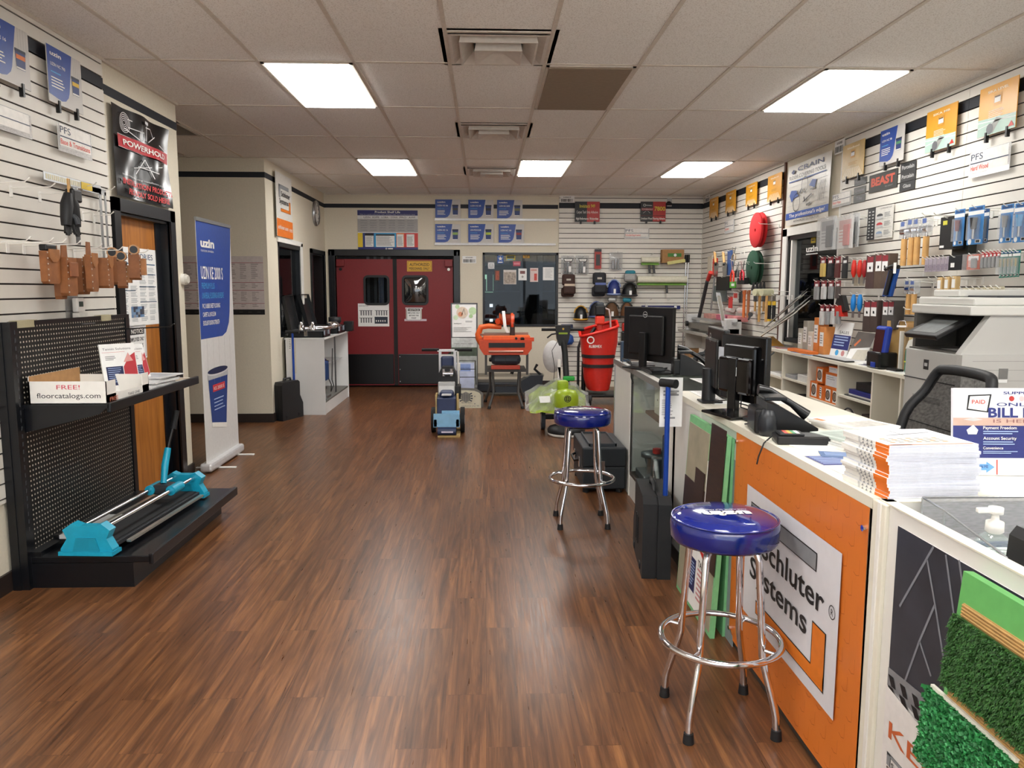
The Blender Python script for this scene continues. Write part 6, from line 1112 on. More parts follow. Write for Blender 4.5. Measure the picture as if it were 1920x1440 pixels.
for tl, br, s_, m_, lb in (((1690, 308), (1717.5, 318), 'Porcelain', CH, 'top black Porcelain label right of the BEAST sign'), ((1689.5, 325.5), (1716.5, 336), 'Porcelain', CH, 'middle black Porcelain label right of the BEAST sign'), ((1687.5, 344), (1715, 353.5), 'Glass', CH, 'lowest black label, reading Glass, right of the BEAST sign'),
                       ((1603, 337), (1625, 344), 'Porcelain', FD, 'top faded grey label left of the BEAST sign'), ((1602, 353), (1623, 361), 'Granite', FD, 'middle faded grey label left of the BEAST sign'), ((1601, 368), (1622, 377), 'Tile', FD, 'lowest faded grey label left of the BEAST sign')):
    sign('shelf_label', lb, 'label', 'R', .024, tl, br, (lambda s_, m_: lambda mb, w, h, z: mb.text(s_, w*.5, h*.35, h*.4, LGREY if m_ is CH else GREY, w*(.8 if len(s_) > 6 else .5), z, .01, 'c'))(s_, m_), board=m_, th=.003)
sign('brand_sign', 'dark grey sign with big red letters reading BEAST', 'sign', 'R', .024, (1631, 330), (1682, 350), lambda mb, w, h, z: (mb.text('BEAST', w*.5, h*.35, h*.42, K('#c5543f', .5), w*.84, z, .05, 'c'), mb.text('by pearl', w*.6, h*.15, h*.09, GREY, w*.25, z)), board=K('#33332f', .5), th=.003)
def bladec(mb, w, h, z):
    mb.rect(0, 0, w*.32, h, K('#2c2c2e', .5), z); mb.text('COMPOUND CUT', w*.5, h*.91, h*.04, BLACK, w*.44, z)
    for i in range(9):
        for j in range(2): mb.rect(w*(.05+.14*j), h*(.06+.1*i), w*(.12+.14*j), h*(.1+.1*i), LGREY, z+.001)
    for i, c in enumerate(('#8fa3bd', '#c9474c', '#3a3a3c')): y_ = h*(.1+.27*i); mb.disc(w*.5, y_+h*.08, w*.12, K(c, .5), z+.001, ry=h*.06); mb.rect(w*.37, y_-h*.02, w*.63, y_+h*.06, LGREY, z+.002); mb.lines(w*.68, y_, w*.95, y_+h*.15, 4, GREY, z+.001); mb.rect(w*.34, y_-h*.04, w*.98, y_-h*.035, GREY, z)
sign('blade_chart', 'white and black chart of blade types on the right slatwall', 'chart', 'R', .03, (1629, 392), (1673, 445), bladec, board=K('#d5d3cc', .4))
# decals on the side window
sign('window_decal', 'white uzin decal on the dark side window', 'sticker', 'R', 0, (1513, 460), (1534, 476), lambda mb, w, h, z: (uzin_logo(mb, 0, h*.3, h*.6, w, z), mb.rect(0, 0, w, h*.12, LGREY, z)), base=XR+.05)
sign('window_decal', 'small yellow decal on the dark side window', 'sticker', 'R', 0, (1521, 446), (1529, 455), lambda mb, w, h, z: mb.rect(w*.15, h*.4, w*.85, h*.6, BLACK, z), base=XR+.05, board=K('#c9b22e', .5), th=.001)
# ---- hooks, pads and hanging goods
def hook_r(px, py, d, lab='white wire hook on the right slatwall', g='white hooks on the right slatwall'):
    p = at(px, py, 'x', SW_-d); mb = MB(); mb.tube([(SW_, p.y, p.z-.01), (SW_-d+.02, p.y, p.z-.004), (SW_-d, p.y, p.z+.012)], .0035, WHITE, 6); mb.box(SW_-.005, SW_, p.y-.012, p.y+.012, p.z-.05, p.z, WHITE)
    return solo('display_hook', mb, lab, 'hook', g)
def pad(px, py, d, r, m_, lab, g):
    p = at(px, py, 'x', SW_-d); mb = MB(); mb.lathe([(.02, -.014), (r-.006, -.014), (r, -.008), (r, .008), (r-.006, .014), (.02, .014), (.02, -.014)], (0, 0, 0), m_, 40, 'x'); o = obj('scrub_pad', mb); o.location = p; tag(o, lab, 'floor pad', g)
RP = K('#c8262a', .9, 0, .12, 200, .4); GP = K('#17402c', .9, 0, .15, 200, .4)
pad(1426, 431, .06, .205, RP, 'rear red round scrub pad on the right wall', 'red scrub pads'); pad(1418, 431.5, .15, .205, RP, 'front red round scrub pad on the right wall', 'red scrub pads')
pad(1419, 502, .08, .205, GP, 'rear dark green round scrub pad below the red ones', 'green scrub pads'); pad(1411, 502, .16, .205, GP, 'front dark green round scrub pad below the red ones', 'green scrub pads')
for x_, y_, d, l_ in ((1422, 419, .24, 'long white hook through the red scrub pads'), (1413, 493, .24, 'long white hook through the dark green scrub pads'), (1401, 495, .2, 'white hook between the orange cutters and the green pad'), (1380, 420, .2, 'empty white hook left of the red scrub pads'), (1672, 434, .2, 'empty white hook below the blade chart'), (1728, 402, .2, 'empty white hook above the wooden rollers'), (1750, 402, .2, 'empty white hook left of the tall black box'), (1694, 579, .25, 'empty white hook below the small wooden rollers'), (1748, 583, .25, 'empty white hook just left of the copier top'), (1700, 523, .2, 'white hook above the small wooden rollers'), (1740, 523, .2, 'empty white hook right of the small wooden rollers')):
    hook_r(x_, y_, d, l_)
def hang(name, lab, cat, tl, br, d, f, g=None):
    o, w, h = on('R', d, tl, br, SW_); t = thing(name, lab, cat, M=frame(o, 'R'), group=g); f(t, w, h)
    hy = o.y-w/2; hz = o.z+h-.006; mb = MB(); mb.tube([(SW_, hy, hz-.01), (SW_-d-.01, hy, hz-.004), (SW_-d-.035, hy, hz+.014)], .003, WHITE, 6); mb.box(SW_-.005, SW_, hy-.012, hy+.012, hz-.05, hz, WHITE)
    hl = 'white hook holding '+lab; hl = hl if len(hl.split()) <= 16 else 'hook holding '+lab; solo('display_hook', mb, hl if len(hl.split()) <= 16 else 'white wire hook holding goods on the right slatwall', 'hook', 'white hooks on the right slatwall')
    return t
def clam(c1, c2, c3):
    def f(t, w, h):
        mb = MB(); mb.box(0, w, 0, h, -.004, 0, c1); mb.rect(w*.1, h*.6, w*.9, h*.9, c2, .0008); mb.lines(w*.12, h*.15, w*.45, h*.55, 4, c2, .0008); part('backing_card', mb, t)
        mb = MB(); mb.box(w*.5, w*.85, h*.08, h*.75, .001, .02, c3, .006); part('tool', mb, t)
        part('blister', MB().box(-.004, w+.004, -.004, h+.004, -.008, .03, PLASTIC), t)
    return f
PK = K('#b9867e', .5); 
hang('blister_pack', 'grey clamshell pack with a dark tool, leftmost beside the side window', 'blister pack', (1539, 411), (1565, 467), .2, clam(LGREY, GREY, DGREY), 'clamshell packs beside the window')
hang('blister_pack', 'clamshell pack with a pink printed card, middle of the three by the window', 'blister pack', (1572, 409), (1597, 464), .2, clam(K('#cdc9c4', .5), PK, K('#b5544e', .5)), 'clamshell packs beside the window')
hang('blister_pack', 'thin grey clamshell pack, right one of the three by the window', 'blister pack', (1598, 402), (1608, 462), .12, clam(LGREY, GREY, DGREY), 'clamshell packs beside the window')
def roller_tool(big):
    def f(t, w, h):
        mb = MB(); mb.cyl((w/2, h*.6, 0), (w/2, 0, 0), .018*big, WOODL, n=12); part('handle', mb, t)
        mb = MB(); mb.cyl((w/2, h*.52, 0), (w/2, h*.68, 0), .013, CHROME, n=8).cyl((w/2-.025*big, h*.76, 0), (w/2+.025*big, h*.76, 0), .022*big, CHROME, n=14); part('wheel_head', mb, t)
        mb = MB(); mb.box(w/2-.035*big, w/2+.035*big, h*.62, h, -.02, .02, BAG).box(w/2-.02*big, w/2+.02*big, h*.88, h*.98, .021, .022, K('#54679c', .5)); part('plastic_sleeve', mb, t)
    return f
for i, (x, y0, y1, n) in enumerate(((1695.5, 416, 498, 'leftmost'), (1709, 412, 497, 'second'), (1720, 411, 496, 'third'), (1736.5, 409, 496, 'rightmost'))):
    hang('seam_roller', '%s of four wooden handled rollers with plastic wrapped heads' % n, 'hand tool', (x-6, y0), (x+6, y1), .18-.02*i, roller_tool(1.25), 'wooden handled rollers in the upper row')
for x, n in ((1704, 'left'), (1714, 'right')): hang('seam_roller', '%s of two small wooden handled rollers hanging low, beside the clipboard' % n, 'hand tool', (x-5, 526), (x+5, 590), .18, roller_tool(1.1), 'small wooden handled rollers')
def boxpack(c, lbl=None, dp=.05):
    def f(t, w, h):
        part('box', MB().box(0, w, 0, h, -dp, 0, c, .003), t)
        mb = MB()
        for q in (lbl or []): mb.rect(w*q[0], h*q[1], w*q[2], h*q[3], q[4], .0008)
        if lbl: part('label', mb, t)
    return f
W3 = PAPER
hang('tool_box_pack', 'tall black box pack left of the blue carded tools', 'boxed tool', (1764, 408), (1787, 466), .18, boxpack(BLACK, [(.2, .75, .5, .88, K('#c9c23e', .5)), (.05, .05, .35, .12, W3)], .08)); hang('tool_box_pack', 'black box pack behind the card with the red handled tool', 'boxed tool', (1789, 404), (1814, 482), .1, boxpack(K('#151a14', .4), [(.1, .4, .3, .45, K('#a9b03a', .5))], .06))
def carded(c, tool, style=0):
    def f(t, w, h):
        mb = MB(); mb.box(0, w, 0, h, -.002, 0, c); mb.rect(0, h*.78, w, h*.88, W3, .0008); mb.rect(w*.1, h*.9, w*.9, h*.97, K('#1d4d86', .5), .0008); mb.rect(w*.55, h*.04, w*.9, h*.12, W3, .0008).rect(w*.6, h*.05, w*.85, h*.11, K('#2b2b2d', .5), .0016).disc(w*.2, h*.08, w*.12, W3, .0008); part('card', mb, t)
        mb = MB(); mb.cyl((w/2, h*.7, .012), (w/2, h*.4, .012), w*.16, tool, r2=w*.11, n=12).cyl((w/2, h*.4, .012), (w/2, h*.15, .012), w*.05, STEEL, n=8); part('tool', mb, t)
        part('blister', MB().box(w*.2, w*.8, h*.12, h*.74, .0, .03, PLASTIC), t)
    return f
CB = K('#3d83c4', .4)
for tl, br, d, c, tt, n in (((1791, 394), (1805, 460), .22, CB, K('#7c1426', .3), 'blue carded tool with a dark red handle'), ((1817, 389), (1841, 457), .22, CB, DGREY, 'blue carded tool with a black handle, widest of the upper blue cards'), ((1842, 392), (1851, 455), .1, K('#35618c', .4), DGREY, 'darker blue card half hidden behind the wide one'), ((1878, 385), (1896, 454), .2, CB, GREY, 'blue carded chrome tool near the right edge of the photo'), ((1904, 382), (1926, 453), .2, CB, SKY, 'blue carded tool cut off by the right edge of the photo')):
    hang('carded_tool', n, 'carded tool', tl, br, d, carded(c, tt))
def mini(c_top, c_body):
    def f(t, w, h):
        mb = MB(); mb.box(0, w, h*.68, h, -.002, 0, c_top).rect(w*.2, h*.7, w*.8, h*.82, W3, .0008); part('header_card', mb, t); part('contents', MB().box(w*.15, w*.85, 0, h*.68, -.015, .012, c_body, .006), t)
    return f
DR = K('#7d1d28', .5)
def row(n, x0, x1, y0a, y1a, y0b, y1b, d, f, name, cat, g, fmt):
    ords = ['first', 'second', 'third', 'fourth', 'fifth', 'sixth', 'seventh', 'eighth', 'ninth']
    for i in range(n):
        u = i/max(1, n-1); x = x0+(x1-x0)*u; y0 = y0a+(y0b-y0a)*u; y1 = y1a+(y1b-y1a)*u; wd = abs(x1-x0)/n*.78
        hang(name, fmt % ords[i], cat, (x-wd/2, y0), (x+wd/2, y1), d, f[i % len(f)], g)
TP = K('#c9bfb0', .4)
row(4, 1543, 1584, 482, 519, 481, 522, .2, [mini(DR, K('#c7ab5c', .5)), mini(DR, BLK2), mini(DR, K('#55211f', .5)), mini(K('#2b1d1c', .5), BLK2)], 'small_tool_pack', 'tool pack', 'upper row of small packs with dark red headers', '%s from the left of the dark headed packs, upper row by the window')
row(4, 1531, 1571, 526, 562, 526, 560, .2, [mini(DR, GREY), mini(DR, LGREY), mini(DR, GREY), mini(DR, K('#4d4442', .5))], 'small_tool_pack', 'tool pack', 'middle row of small packs with dark red headers', '%s from the left of the clear packs in the middle row by the window')
row(4, 1541, 1572, 571, 610, 572, 608, .2, [mini(DR, LGREY), mini(DR, GREY)], 'small_tool_pack', 'tool pack', 'lower row of small packs with dark red headers', '%s from the left of the clear packs in the lowest row by the window')
def knife(c):
    def f(t, w, h):
        mb = MB(); mb.tube([(w/2, h*.95, 0), (w/2, h*.7, 0), (w/2, h*.35, 0), (w/2, h*.15, 0)], .02, c, 10, rr=[.012, .022, .022, .008]); part('handle', mb, t); part('blade', MB().box(w*.3, w*.7, -h*.15, h*.16, -.001, .001, STEEL), t)
    return f
for x, c, n in ((1601, RED, 'red plastic handled cutter, first of the red ones'), (1612, RED, 'red plastic handled cutter, second of the red ones'), (1621, K('#9c1f22', .4), 'dark red handled cutter next to the dark boxes')): hang('hand_cutter', n, 'hand tool', (x-3, 486), (x+3, 526), .2, knife(c), 'red handled cutters')
for x, n in ((1606, 'left'), (1616, 'right')): hang('clear_strip_pack', '%s tall beige strip pack between the red cutters' % n, 'tool pack', (x-3, 490), (x+3, 536), .16, boxpack(K('#b9b09c', .5), [(.1, .7, .9, .9, W3)], .01), 'beige strip packs')
for x, n in ((1600, 'left'), (1612, 'right')): hang('hand_cutter', '%s blue handled cutter below the red ones' % n, 'hand tool', (x-4, 550), (x+4, 590), .22, knife(K('#1b7cc9', .35)), 'blue handled cutters')
def clampf(t, w, h):
    part('jaw', MB().prism([(w*.3, h), (w*.6, h), (w*.95, h*.3), (w*.7, h*.2), (w*.1, h*.1), (0, h*.3)], 'xy', -.02, .02, BLACK), t); part('grip', MB().prism([(w*.25, h*.5), (w*.6, h*.5), (w*.75, 0), (w*.2, 0)], 'xy', -.03, .03, RED), t)
hang('bar_clamp', 'black and red squeeze tool hanging left of the blue cutters', 'hand tool', (1568, 553), (1590, 594), .18, clampf)
LB = lambda: [(.15, .78, .85, .95, K('#8f2a34', .5)), (.15, .5, .85, .78, W3), (.4, .58, .6, .66, BLACK)]
DB = K('#4a3431', .6, 0, .2, 10)
hang('sandpaper_box', 'dark brown tall box with white label, left of three in the middle row', 'boxed goods', (1625, 479), (1637, 541), .2, boxpack(DB, LB(), .07), 'dark boxes with white labels, middle row')
hang('sandpaper_box', 'dark brown tall box with white label, middle of three in the middle row', 'boxed goods', (1641, 476), (1652, 541), .22, boxpack(K('#5a473a', .6, 0, .2, 10), LB(), .07), 'dark boxes with white labels, middle row')
hang('sandpaper_box', 'dark brown tall box with white label, right of three in the middle row', 'boxed goods', (1653, 476), (1664, 541), .24, boxpack(K('#54443a', .6, 0, .2, 10), LB(), .07), 'dark boxes with white labels, middle row')
for (x0, x1, n, g) in ((1619.5, 1631, 'left box of the lower left pair of dark boxes', 0), (1632, 1643, 'right box of the lower left pair of dark boxes', 0)): hang('sandpaper_box', n, 'boxed goods', (x0, 563), (x1, 623), .22, boxpack(K('#42332e', .6, 0, .2, 10), LB(), .1), 'dark boxes with white labels, lower row')
for (x0, x1, n) in ((1655, 1664, 'left box of the lower right pair of dark boxes, behind the clipboard'), (1665, 1675, 'right box of the lower right pair of dark boxes, behind the clipboard')): hang('sandpaper_box', n, 'boxed goods', (x0, 563), (x1, 618), .2, boxpack(K('#4b4744', .6, 0, .2, 10), LB(), .08), 'dark boxes with white labels, lower row')
def plan(t, w, h):
    part('blade_holder', MB().prism([(0, 0), (w*.6, 0), (w, h), (w*.4, h)], 'xy', -.015, .005, K('#1f4f9c', .4)), t); part('bar', MB().prism([(w*.2, h*.05), (w*.45, h*.05), (w*.8, h*.95), (w*.55, h*.95)], 'xy', .005, .02, BLACK), t); part('handle', MB().tube([(w*.2, h*1.0, .01), (w*.9, h*1.1, .03), (w*1.2, h*1.05, .02)], .016, BLACK, 8), t)
hang('blue_scraper', 'large blue and black scraper with a white tag hanging right of the dark boxes', 'hand tool', (1658, 505), (1681, 556), .26, plan)
p = at(1678, 500, 'x', SW_-.3); mb = MB(); mb.M = frame(p, 'R'); mb.box(-.02, .02, -.05, .03, 0, .001, PAPER); solo('price_tag', mb, 'white hang tag on the large blue scraper', 'tag')
row(6, 1737, 1775, 484, 510, 481, 508, .2, [boxpack(K('#a59aa6', .4), [(.1, .1, .9, .5, K('#8a7f8c', .5))], .004)], 'blade_packet', 'blade pack', 'mauve blade packets', '%s from the left of the mauve blade packets')
hang('tool_box_pack', 'short black box with a white square label in the middle row', 'boxed tool', (1779, 480), (1801, 506), .2, boxpack(K('#11161c', .4), [(.2, .2, .5, .5, W3)], .06))
hang('carded_tool', 'orange and white carded knife pack in the middle row', 'carded tool', (1814, 478), (1836, 505), .2, clam(K('#d8562a', .5), W3, GREY))
row(5, 1843, 1872, 473, 503, 470, 501, .2, [mini(K('#b5242c', .5), GREY)], 'red_tip_tool', 'hand tool', 'red headed tools', '%s from the left of the red headed tools left of the green cards')
row(5, 1879, 1908, 471, 521, 469, 519, .2, [carded(K('#2f7f6e', .4), K('#a3935a', .4))], 'green_carded_tool', 'carded tool', 'green carded tools', '%s from the left of the green cards near the right edge')
row(3, 1761, 1788, 520, 547, 518, 545, .2, [boxpack(K('#d3b27c', .5), [(.1, .2, .8, .8, W3)], .03)], 'repair_tube', 'tube', 'cream repair tubes', '%s from the left of the cream and tan packs above the copier')
row(7, 1808, 1876, 540, 561, 537, 559, .2, [boxpack(K('#b9b096', .4), [(.1, .2, .9, .7, K('#dcd8cc', .5))], .01)], 'small_label_pack', 'small pack', 'pale packs above the copier', '%s from the left of the pale packs just above the copier')
# black tool hanging below
p = at(1727, 600, 'x', SW_-.15); mb = MB(); mb.box(p.x, p.x+.01, p.y-.02, p.y+.02, p.z-.04, p.z+.0, BLACK).cyl((p.x, p.y, p.z), (p.x, p.y, p.z+.17), .004, DGREY, n=6); solo('thin_black_tool', mb, 'thin black tool hanging alone left of the copier', 'hand tool')
# far part of the right wall
def trowel(t, w, h):
    mb = MB(); mb.cyl((w*.3, h, 0), (w*.5, h*.55, 0), .017, WOODL, n=12); part('handle', mb, t); part('blade', MB().prism([(w*.2, h*.52), (w*.9, h*.52), (w*.8, 0), (w*.4, 0)], 'xy', -.002, .002, STEEL), t); part('shank', MB().cyl((w*.5, h*.55, 0), (w*.55, h*.48, 0), .02, BLACK, n=8), t)
for x0, n in ((1336, 'left'), (1352, 'right')): hang('trowel', '%s of two wooden handled trowels near the back right corner' % n, 'hand tool', (x0, 473), (x0+12, 519), .22, trowel, 'wooden handled trowels')
def shears(c):
    def f(t, w, h):
        part('blade', MB().prism([(w*.2, h), (w*.5, h*.55), (w*.8, h), (w*.6, h*.5), (w*.4, h*.5)], 'xy', -.004, .004, STEEL), t)
        for x in (.25, .75): part('handle', MB().tube([(w*.5, h*.52, 0), (w*x, h*.35, 0), (w*x, 0, 0)], .013, c, 8), t)
    return f
ORR = K('#d6381f', .4)
for tl, br, n, c, d in (((1369, 488), (1378, 528), 'left pair of orange handled cutters near the green pad', ORR, .26), ((1387, 490), (1397, 525), 'right pair of orange handled cutters, touching the green pad', K('#cf3340', .4), .26), ((1378, 492), (1386, 520), 'grey handled cutters between the two orange pairs', DGREY, .2)): hang('cutters', n, 'hand tool', tl, br, d, shears(c), 'cutters by the green pad')
hang('blue_tool', 'long blue hand tool left of the orange cutters', 'hand tool', (1364, 470), (1370, 516), .2, boxpack(K('#2b4f86', .4), None, .03)); hang('metal_snips', 'bunch of shiny metal snips above the orange cutters', 'hand tool', (1371, 464), (1381, 489), .22, shears(K('#8d7f6c', .4)))
hang('white_trowel_blank', 'pale rectangular blank hanging closest to the back right corner', 'hand tool', (1327, 480), (1334, 517), .1, boxpack(K('#d5cdbb', .5), None, .01)); hang('rubber_float', 'black rubber block tool below the cutters', 'hand tool', (1382, 521), (1395, 533), .26, boxpack(BLACK, None, .06)); hang('green_tag_pack', 'clear pack with a bright green card below the orange cutters', 'tool pack', (1368, 528), (1379, 540), .22, boxpack(K('#4f9a2e', .5), [(.3, .3, .8, .7, W3)], .01))
hang('black_clamp', 'black clamp shaped tool below the trowels', 'hand tool', (1343, 519), (1366, 545), .2, boxpack(BLACK, None, .04)); hang('grey_notched_plates', 'grey notched plates hanging low near the back right corner', 'hand tool', (1336, 536), (1360, 566), .1, boxpack(K('#6f7b7c', .4, .3), None, .02))
def mallet(t, w, h):
    part('handle', MB().cyl((w*.5, h*.95, 0), (w*.5, 0, 0), .015, WOODL, n=10), t); part('head', MB().cyl((w*.5-.02, h*.93, -.06), (w*.5+.02, h*.93, .07), .04, K('#d5d3b0', .6), n=18), t)
for x, n in ((1424, 'left'), (1437, 'right')): hang('mallet', '%s of two white headed mallets with long wooden handles' % n, 'hand tool', (x-4, 544), (x+4, 604), .26, mallet, 'white headed mallets')
def filetool(c):
    def f(t, w, h): part('handle', MB().cyl((w*.5, h*.6, 0), (w*.5, 0, 0), .013, c, n=10), t); part('head', MB().box(w*.1, w*.9, h*.6, h, -.01, .01, DKSTEEL), t)
    return f
row(3, 1416, 1432, 553, 584, 553, 584, .18, [filetool(WOODL)], 'chisel', 'hand tool', 'wooden handled chisels', '%s from the left of the short wooden handled chisels behind the mallets')
for i in range(4): p = at(1412+6.5*i, 537, 'x', SW_-.2); mb = MB(); mb.prism([(p.y-.045, p.z-.05), (p.y+.045, p.z-.05), (p.y-.02, p.z+.05)], 'yz', p.x-.01, p.x+.01, BLK2); solo('black_scraper_head', mb, '%s black pointed scraper head above the mallets' % ('first', 'second', 'third', 'fourth')[i], 'hand tool', 'black scraper heads')
def rod(c, c2):
    def f(t, w, h): part('rod', MB().box(w*.2, w*.8, 0, h, -.006, .006, c), t); part('tip', MB().box(w*.1, w*.9, h*.85, h, -.008, .008, c2), t)
    return f
for x, c, n in ((1395, K('#d0692a', .5), 'orange slim rod left of the mallets'), (1403, K('#a8653c', .5), 'brown slim rod beside the orange one')): hang('slim_rod', n, 'hand tool', (x-2, 544), (x+2, 596), .18, rod(c, c))
def ybs(t, w, h): part('grip', MB().cyl((w*.5, h*.6, 0), (w*.5, h*.08, 0), .02, BLACK, n=10), t); part('collar', MB().cyl((w*.5, h*.75, 0), (w*.5, h*.6, 0), .021, YEL, n=10).cyl((w*.5, h*.08, 0), (w*.5, 0, 0), .022, YEL, n=10), t); part('blade', MB().box(w*.2, w*.8, h*.75, h, -.003, .003, STEEL), t)
for x, n in ((1443, 'left'), (1451, 'right')): hang('scraper', '%s of two black and yellow handled scrapers near the side window' % n, 'hand tool', (x-4, 552), (x+4, 603), .2, ybs, 'black and yellow scrapers')
hang('red_card_pack', 'small red triangular card pack over the far counter', 'tool pack', (1366, 556), (1372, 578), .15, boxpack(K('#c13230', .5), None, .01)); hang('red_card_pack', 'small red card pack with silver tool over the far counter', 'tool pack', (1375, 548), (1383, 566), .15, boxpack(K('#c9c2bc', .5), [(.1, .4, .9, .9, RED)], .01)); hang('grey_file_pack', 'grey slim tool hanging right of the small red cards', 'hand tool', (1386, 545), (1391, 568), .12, boxpack(DGREY, None, .01))
# ================================================================== counters on the right
CX, CT, CB_ = 1.07, .96, 1.68
EDGE = K('#e4dfcf', .45, 0, .02, 5); GEDGE = K('#8c8b86', .4, .3)
# far display case with glass front
t = thing('glass_display_case', 'white counter section with a glass front at the far end of the counter', 'display case', (1.37, 5.3, 0)); y0, y1 = 4.28, 6.3
mb = MB(); mb.box(CX, CX+.02, 5.60, y1, 0, CT-.03, LAM).box(CX, CB_, y1-.02, y1, 0, CT-.03, LAM).box(CX, CB_, 5.6, 5.62, 0, CT-.03, LAM).box(CB_-.02, CB_, y0, y1, 0, CT-.03, LAM).box(CX, CB_, y0, y0+.02, 0, CT-.03, LAM).box(CX, CX+.02, y0, y0+.1, 0, CT-.03, LAM).box(CX, CB_, y0+.02, 5.6, .16, .18, K('#4b4038', .6)).box(CX, CX+.02, y0+.02, 5.6, 0, .16, LAM); part('carcass', mb, t, True)
mb = MB(); mb.box(CX-.006, CX, y1-.02, y1, .0, CT-.03, STEEL).box(CX-.006, CX, 5.58, 5.61, 0, CT-.03, WHITE).box(CX-.006, CX, y0+.1, y0+.13, .0, CT-.03, WHITE); part('trim_strip', mb, t, True)
part('glass_pane', MB().box(CX+.004, CX+.010, y0+.12, 5.59, .17, CT-.03, GLASS), t, True)
mb = MB(); mb.box(CX-.01, CB_, 5.1, y1, CT-.03, CT, LAM).box(CX-.01, CX+.04, y0, 5.1, CT-.03, CT, LAM).box(CB_-.04, CB_, y0, 5.1, CT-.03, CT, LAM).box(CX+.04, CB_-.04, y0, 5.1, CT-.012, CT, GLASS).box(CX-.016, CX-.01, y0, y1, CT-.035, CT+.002, GEDGE); part('top', mb, t, True)
part('shelf', MB().box(CX+.06, CB_-.02, 4.75, 5.35, .66, .68, K('#7b675a', .6)), t, True)
# things in the case
t = thing('white_plastic_guard', 'white arched plastic guard on the shelf inside the glass case', 'tool part', (1.18, 5.05, .681)); part('guard', MB().prism([(-.2, 0), (.2, 0), (.2, .2), (.12, .24), (-.14, .2)], 'yz', -.01, .01, K('#dcdccc', .5)), t); part('screw', MB().cyl((-.015, -.05, .12), (-.01, -.05, .12), .008, GREY, n=8).cyl((-.015, .1, .1), (-.01, .1, .1), .008, GREY, n=8), t)
t = thing('jamb_saw', 'steel and red undercut saw on the floor of the glass case', 'power tool', (1.2, 5.32, .181)); mb = MB(); mb.box(-.1, .1, -.1, .2, 0, .05, STEEL, .01).cyl((0, 0, .05), (0, 0, .16), .06, STEEL, n=18); part('body', mb, t); part('guard', MB().lathe([(0, .16), (.1, .17), (.1, .2), (0, .22)], (0, 0, 0), K('#6b6f70', .3, .7), 22), t); part('knob', MB().cyl((0, -.05, .2), (0, -.05, .24), .03, RED, n=14), t); part('handle', MB().tube([(0, .15, .05), (0, .3, .12), (.02, .42, .1)], .02, DGREY, 8), t)
mb = MB(); mb.box(1.12, 1.2, 5.02, 5.10, .181, .4, STEEL, .01).box(1.11, 1.3, 4.99, 5.1, .181, .2, STEEL).tube([(1.13, 5.0, .4), (1.13, 4.92, .3), (1.13, 4.85, .19)], .014, LGREY, 8); solo('steel_tool_stand', mb, 'small bright steel tool with a bracket inside the glass case', 'tool')
t = thing('blue_case', 'dark blue metal case inside the glass case', 'tool case', (1.36, 4.83, .181)); part('body', MB().box(-.2, .1, -.12, .12, 0, .4, K('#1c3350', .45), .01), t)
for z in (.12, .3): part('latch', MB().box(-.21, -.2, -.08, -.05, z, z+.05, CHROME), t)
# middle counter
t = thing('service_counter', 'long white laminate service counter with the orange banner on its front', 'counter', (1.37, 3.1, 0)); y0, y1 = 2.03, 4.27
mb = MB(); mb.box(CX, CX+.02, y0, y1, .0, CT-.03, LAM).box(CX, CB_, y0, y0+.02, 0, CT-.03, LAM).box(CX, CB_, y1-.02, y1, 0, CT-.03, LAM); part('body', mb, t, True)
part('top', MB().box(CX-.012, CB_+.02, y0-.01, y1, CT-.03, CT, EDGE), t, True)
for y in (3.74, 3.16): part('joint_strip', MB().box(CX-.006, CX, y-.012, y+.012, .1, CT-.03, WHITE), t, True)
part('kick_strip', MB().box(CX-.004, CX, y0, y1, 0, .08, K('#3a342f', .5)), t, True)
# near reception section
t = thing('reception_counter', 'nearest white counter section with a raised rim around a lower desk', 'counter', (1.4, 1.0, 0)); y0, y1 = -1.0, 2.0
mb = MB(); mb.box(CX, CX+.025, y0, y1, 0, CT, LAM).box(CX, 2.3, y1-.025, y1, 0, CT, LAM); part('panel', mb, t, True)
mb = MB(); mb.box(CX-.004, CX+.03, y0, y1, CT, CT+.004, EDGE).box(CX, 2.3, y1-.03, y1+.002, CT, CT+.004, EDGE); part('rim', mb, t, True)
part('desk_top', MB().box(CX+.025, 2.3, y0, y1-.025, .84, .87, K('#9a9a96', .45, 0, .04)), t, True)
mb = MB(); mb.box(CX-.012, CX+.002, y1-.05, y1+.02, 0, CT, EDGE, .004).box(CX-.016, CX-.008, y1-.03, y1-.015, 0, CT, WHITE); part('corner_post', mb, t, True)
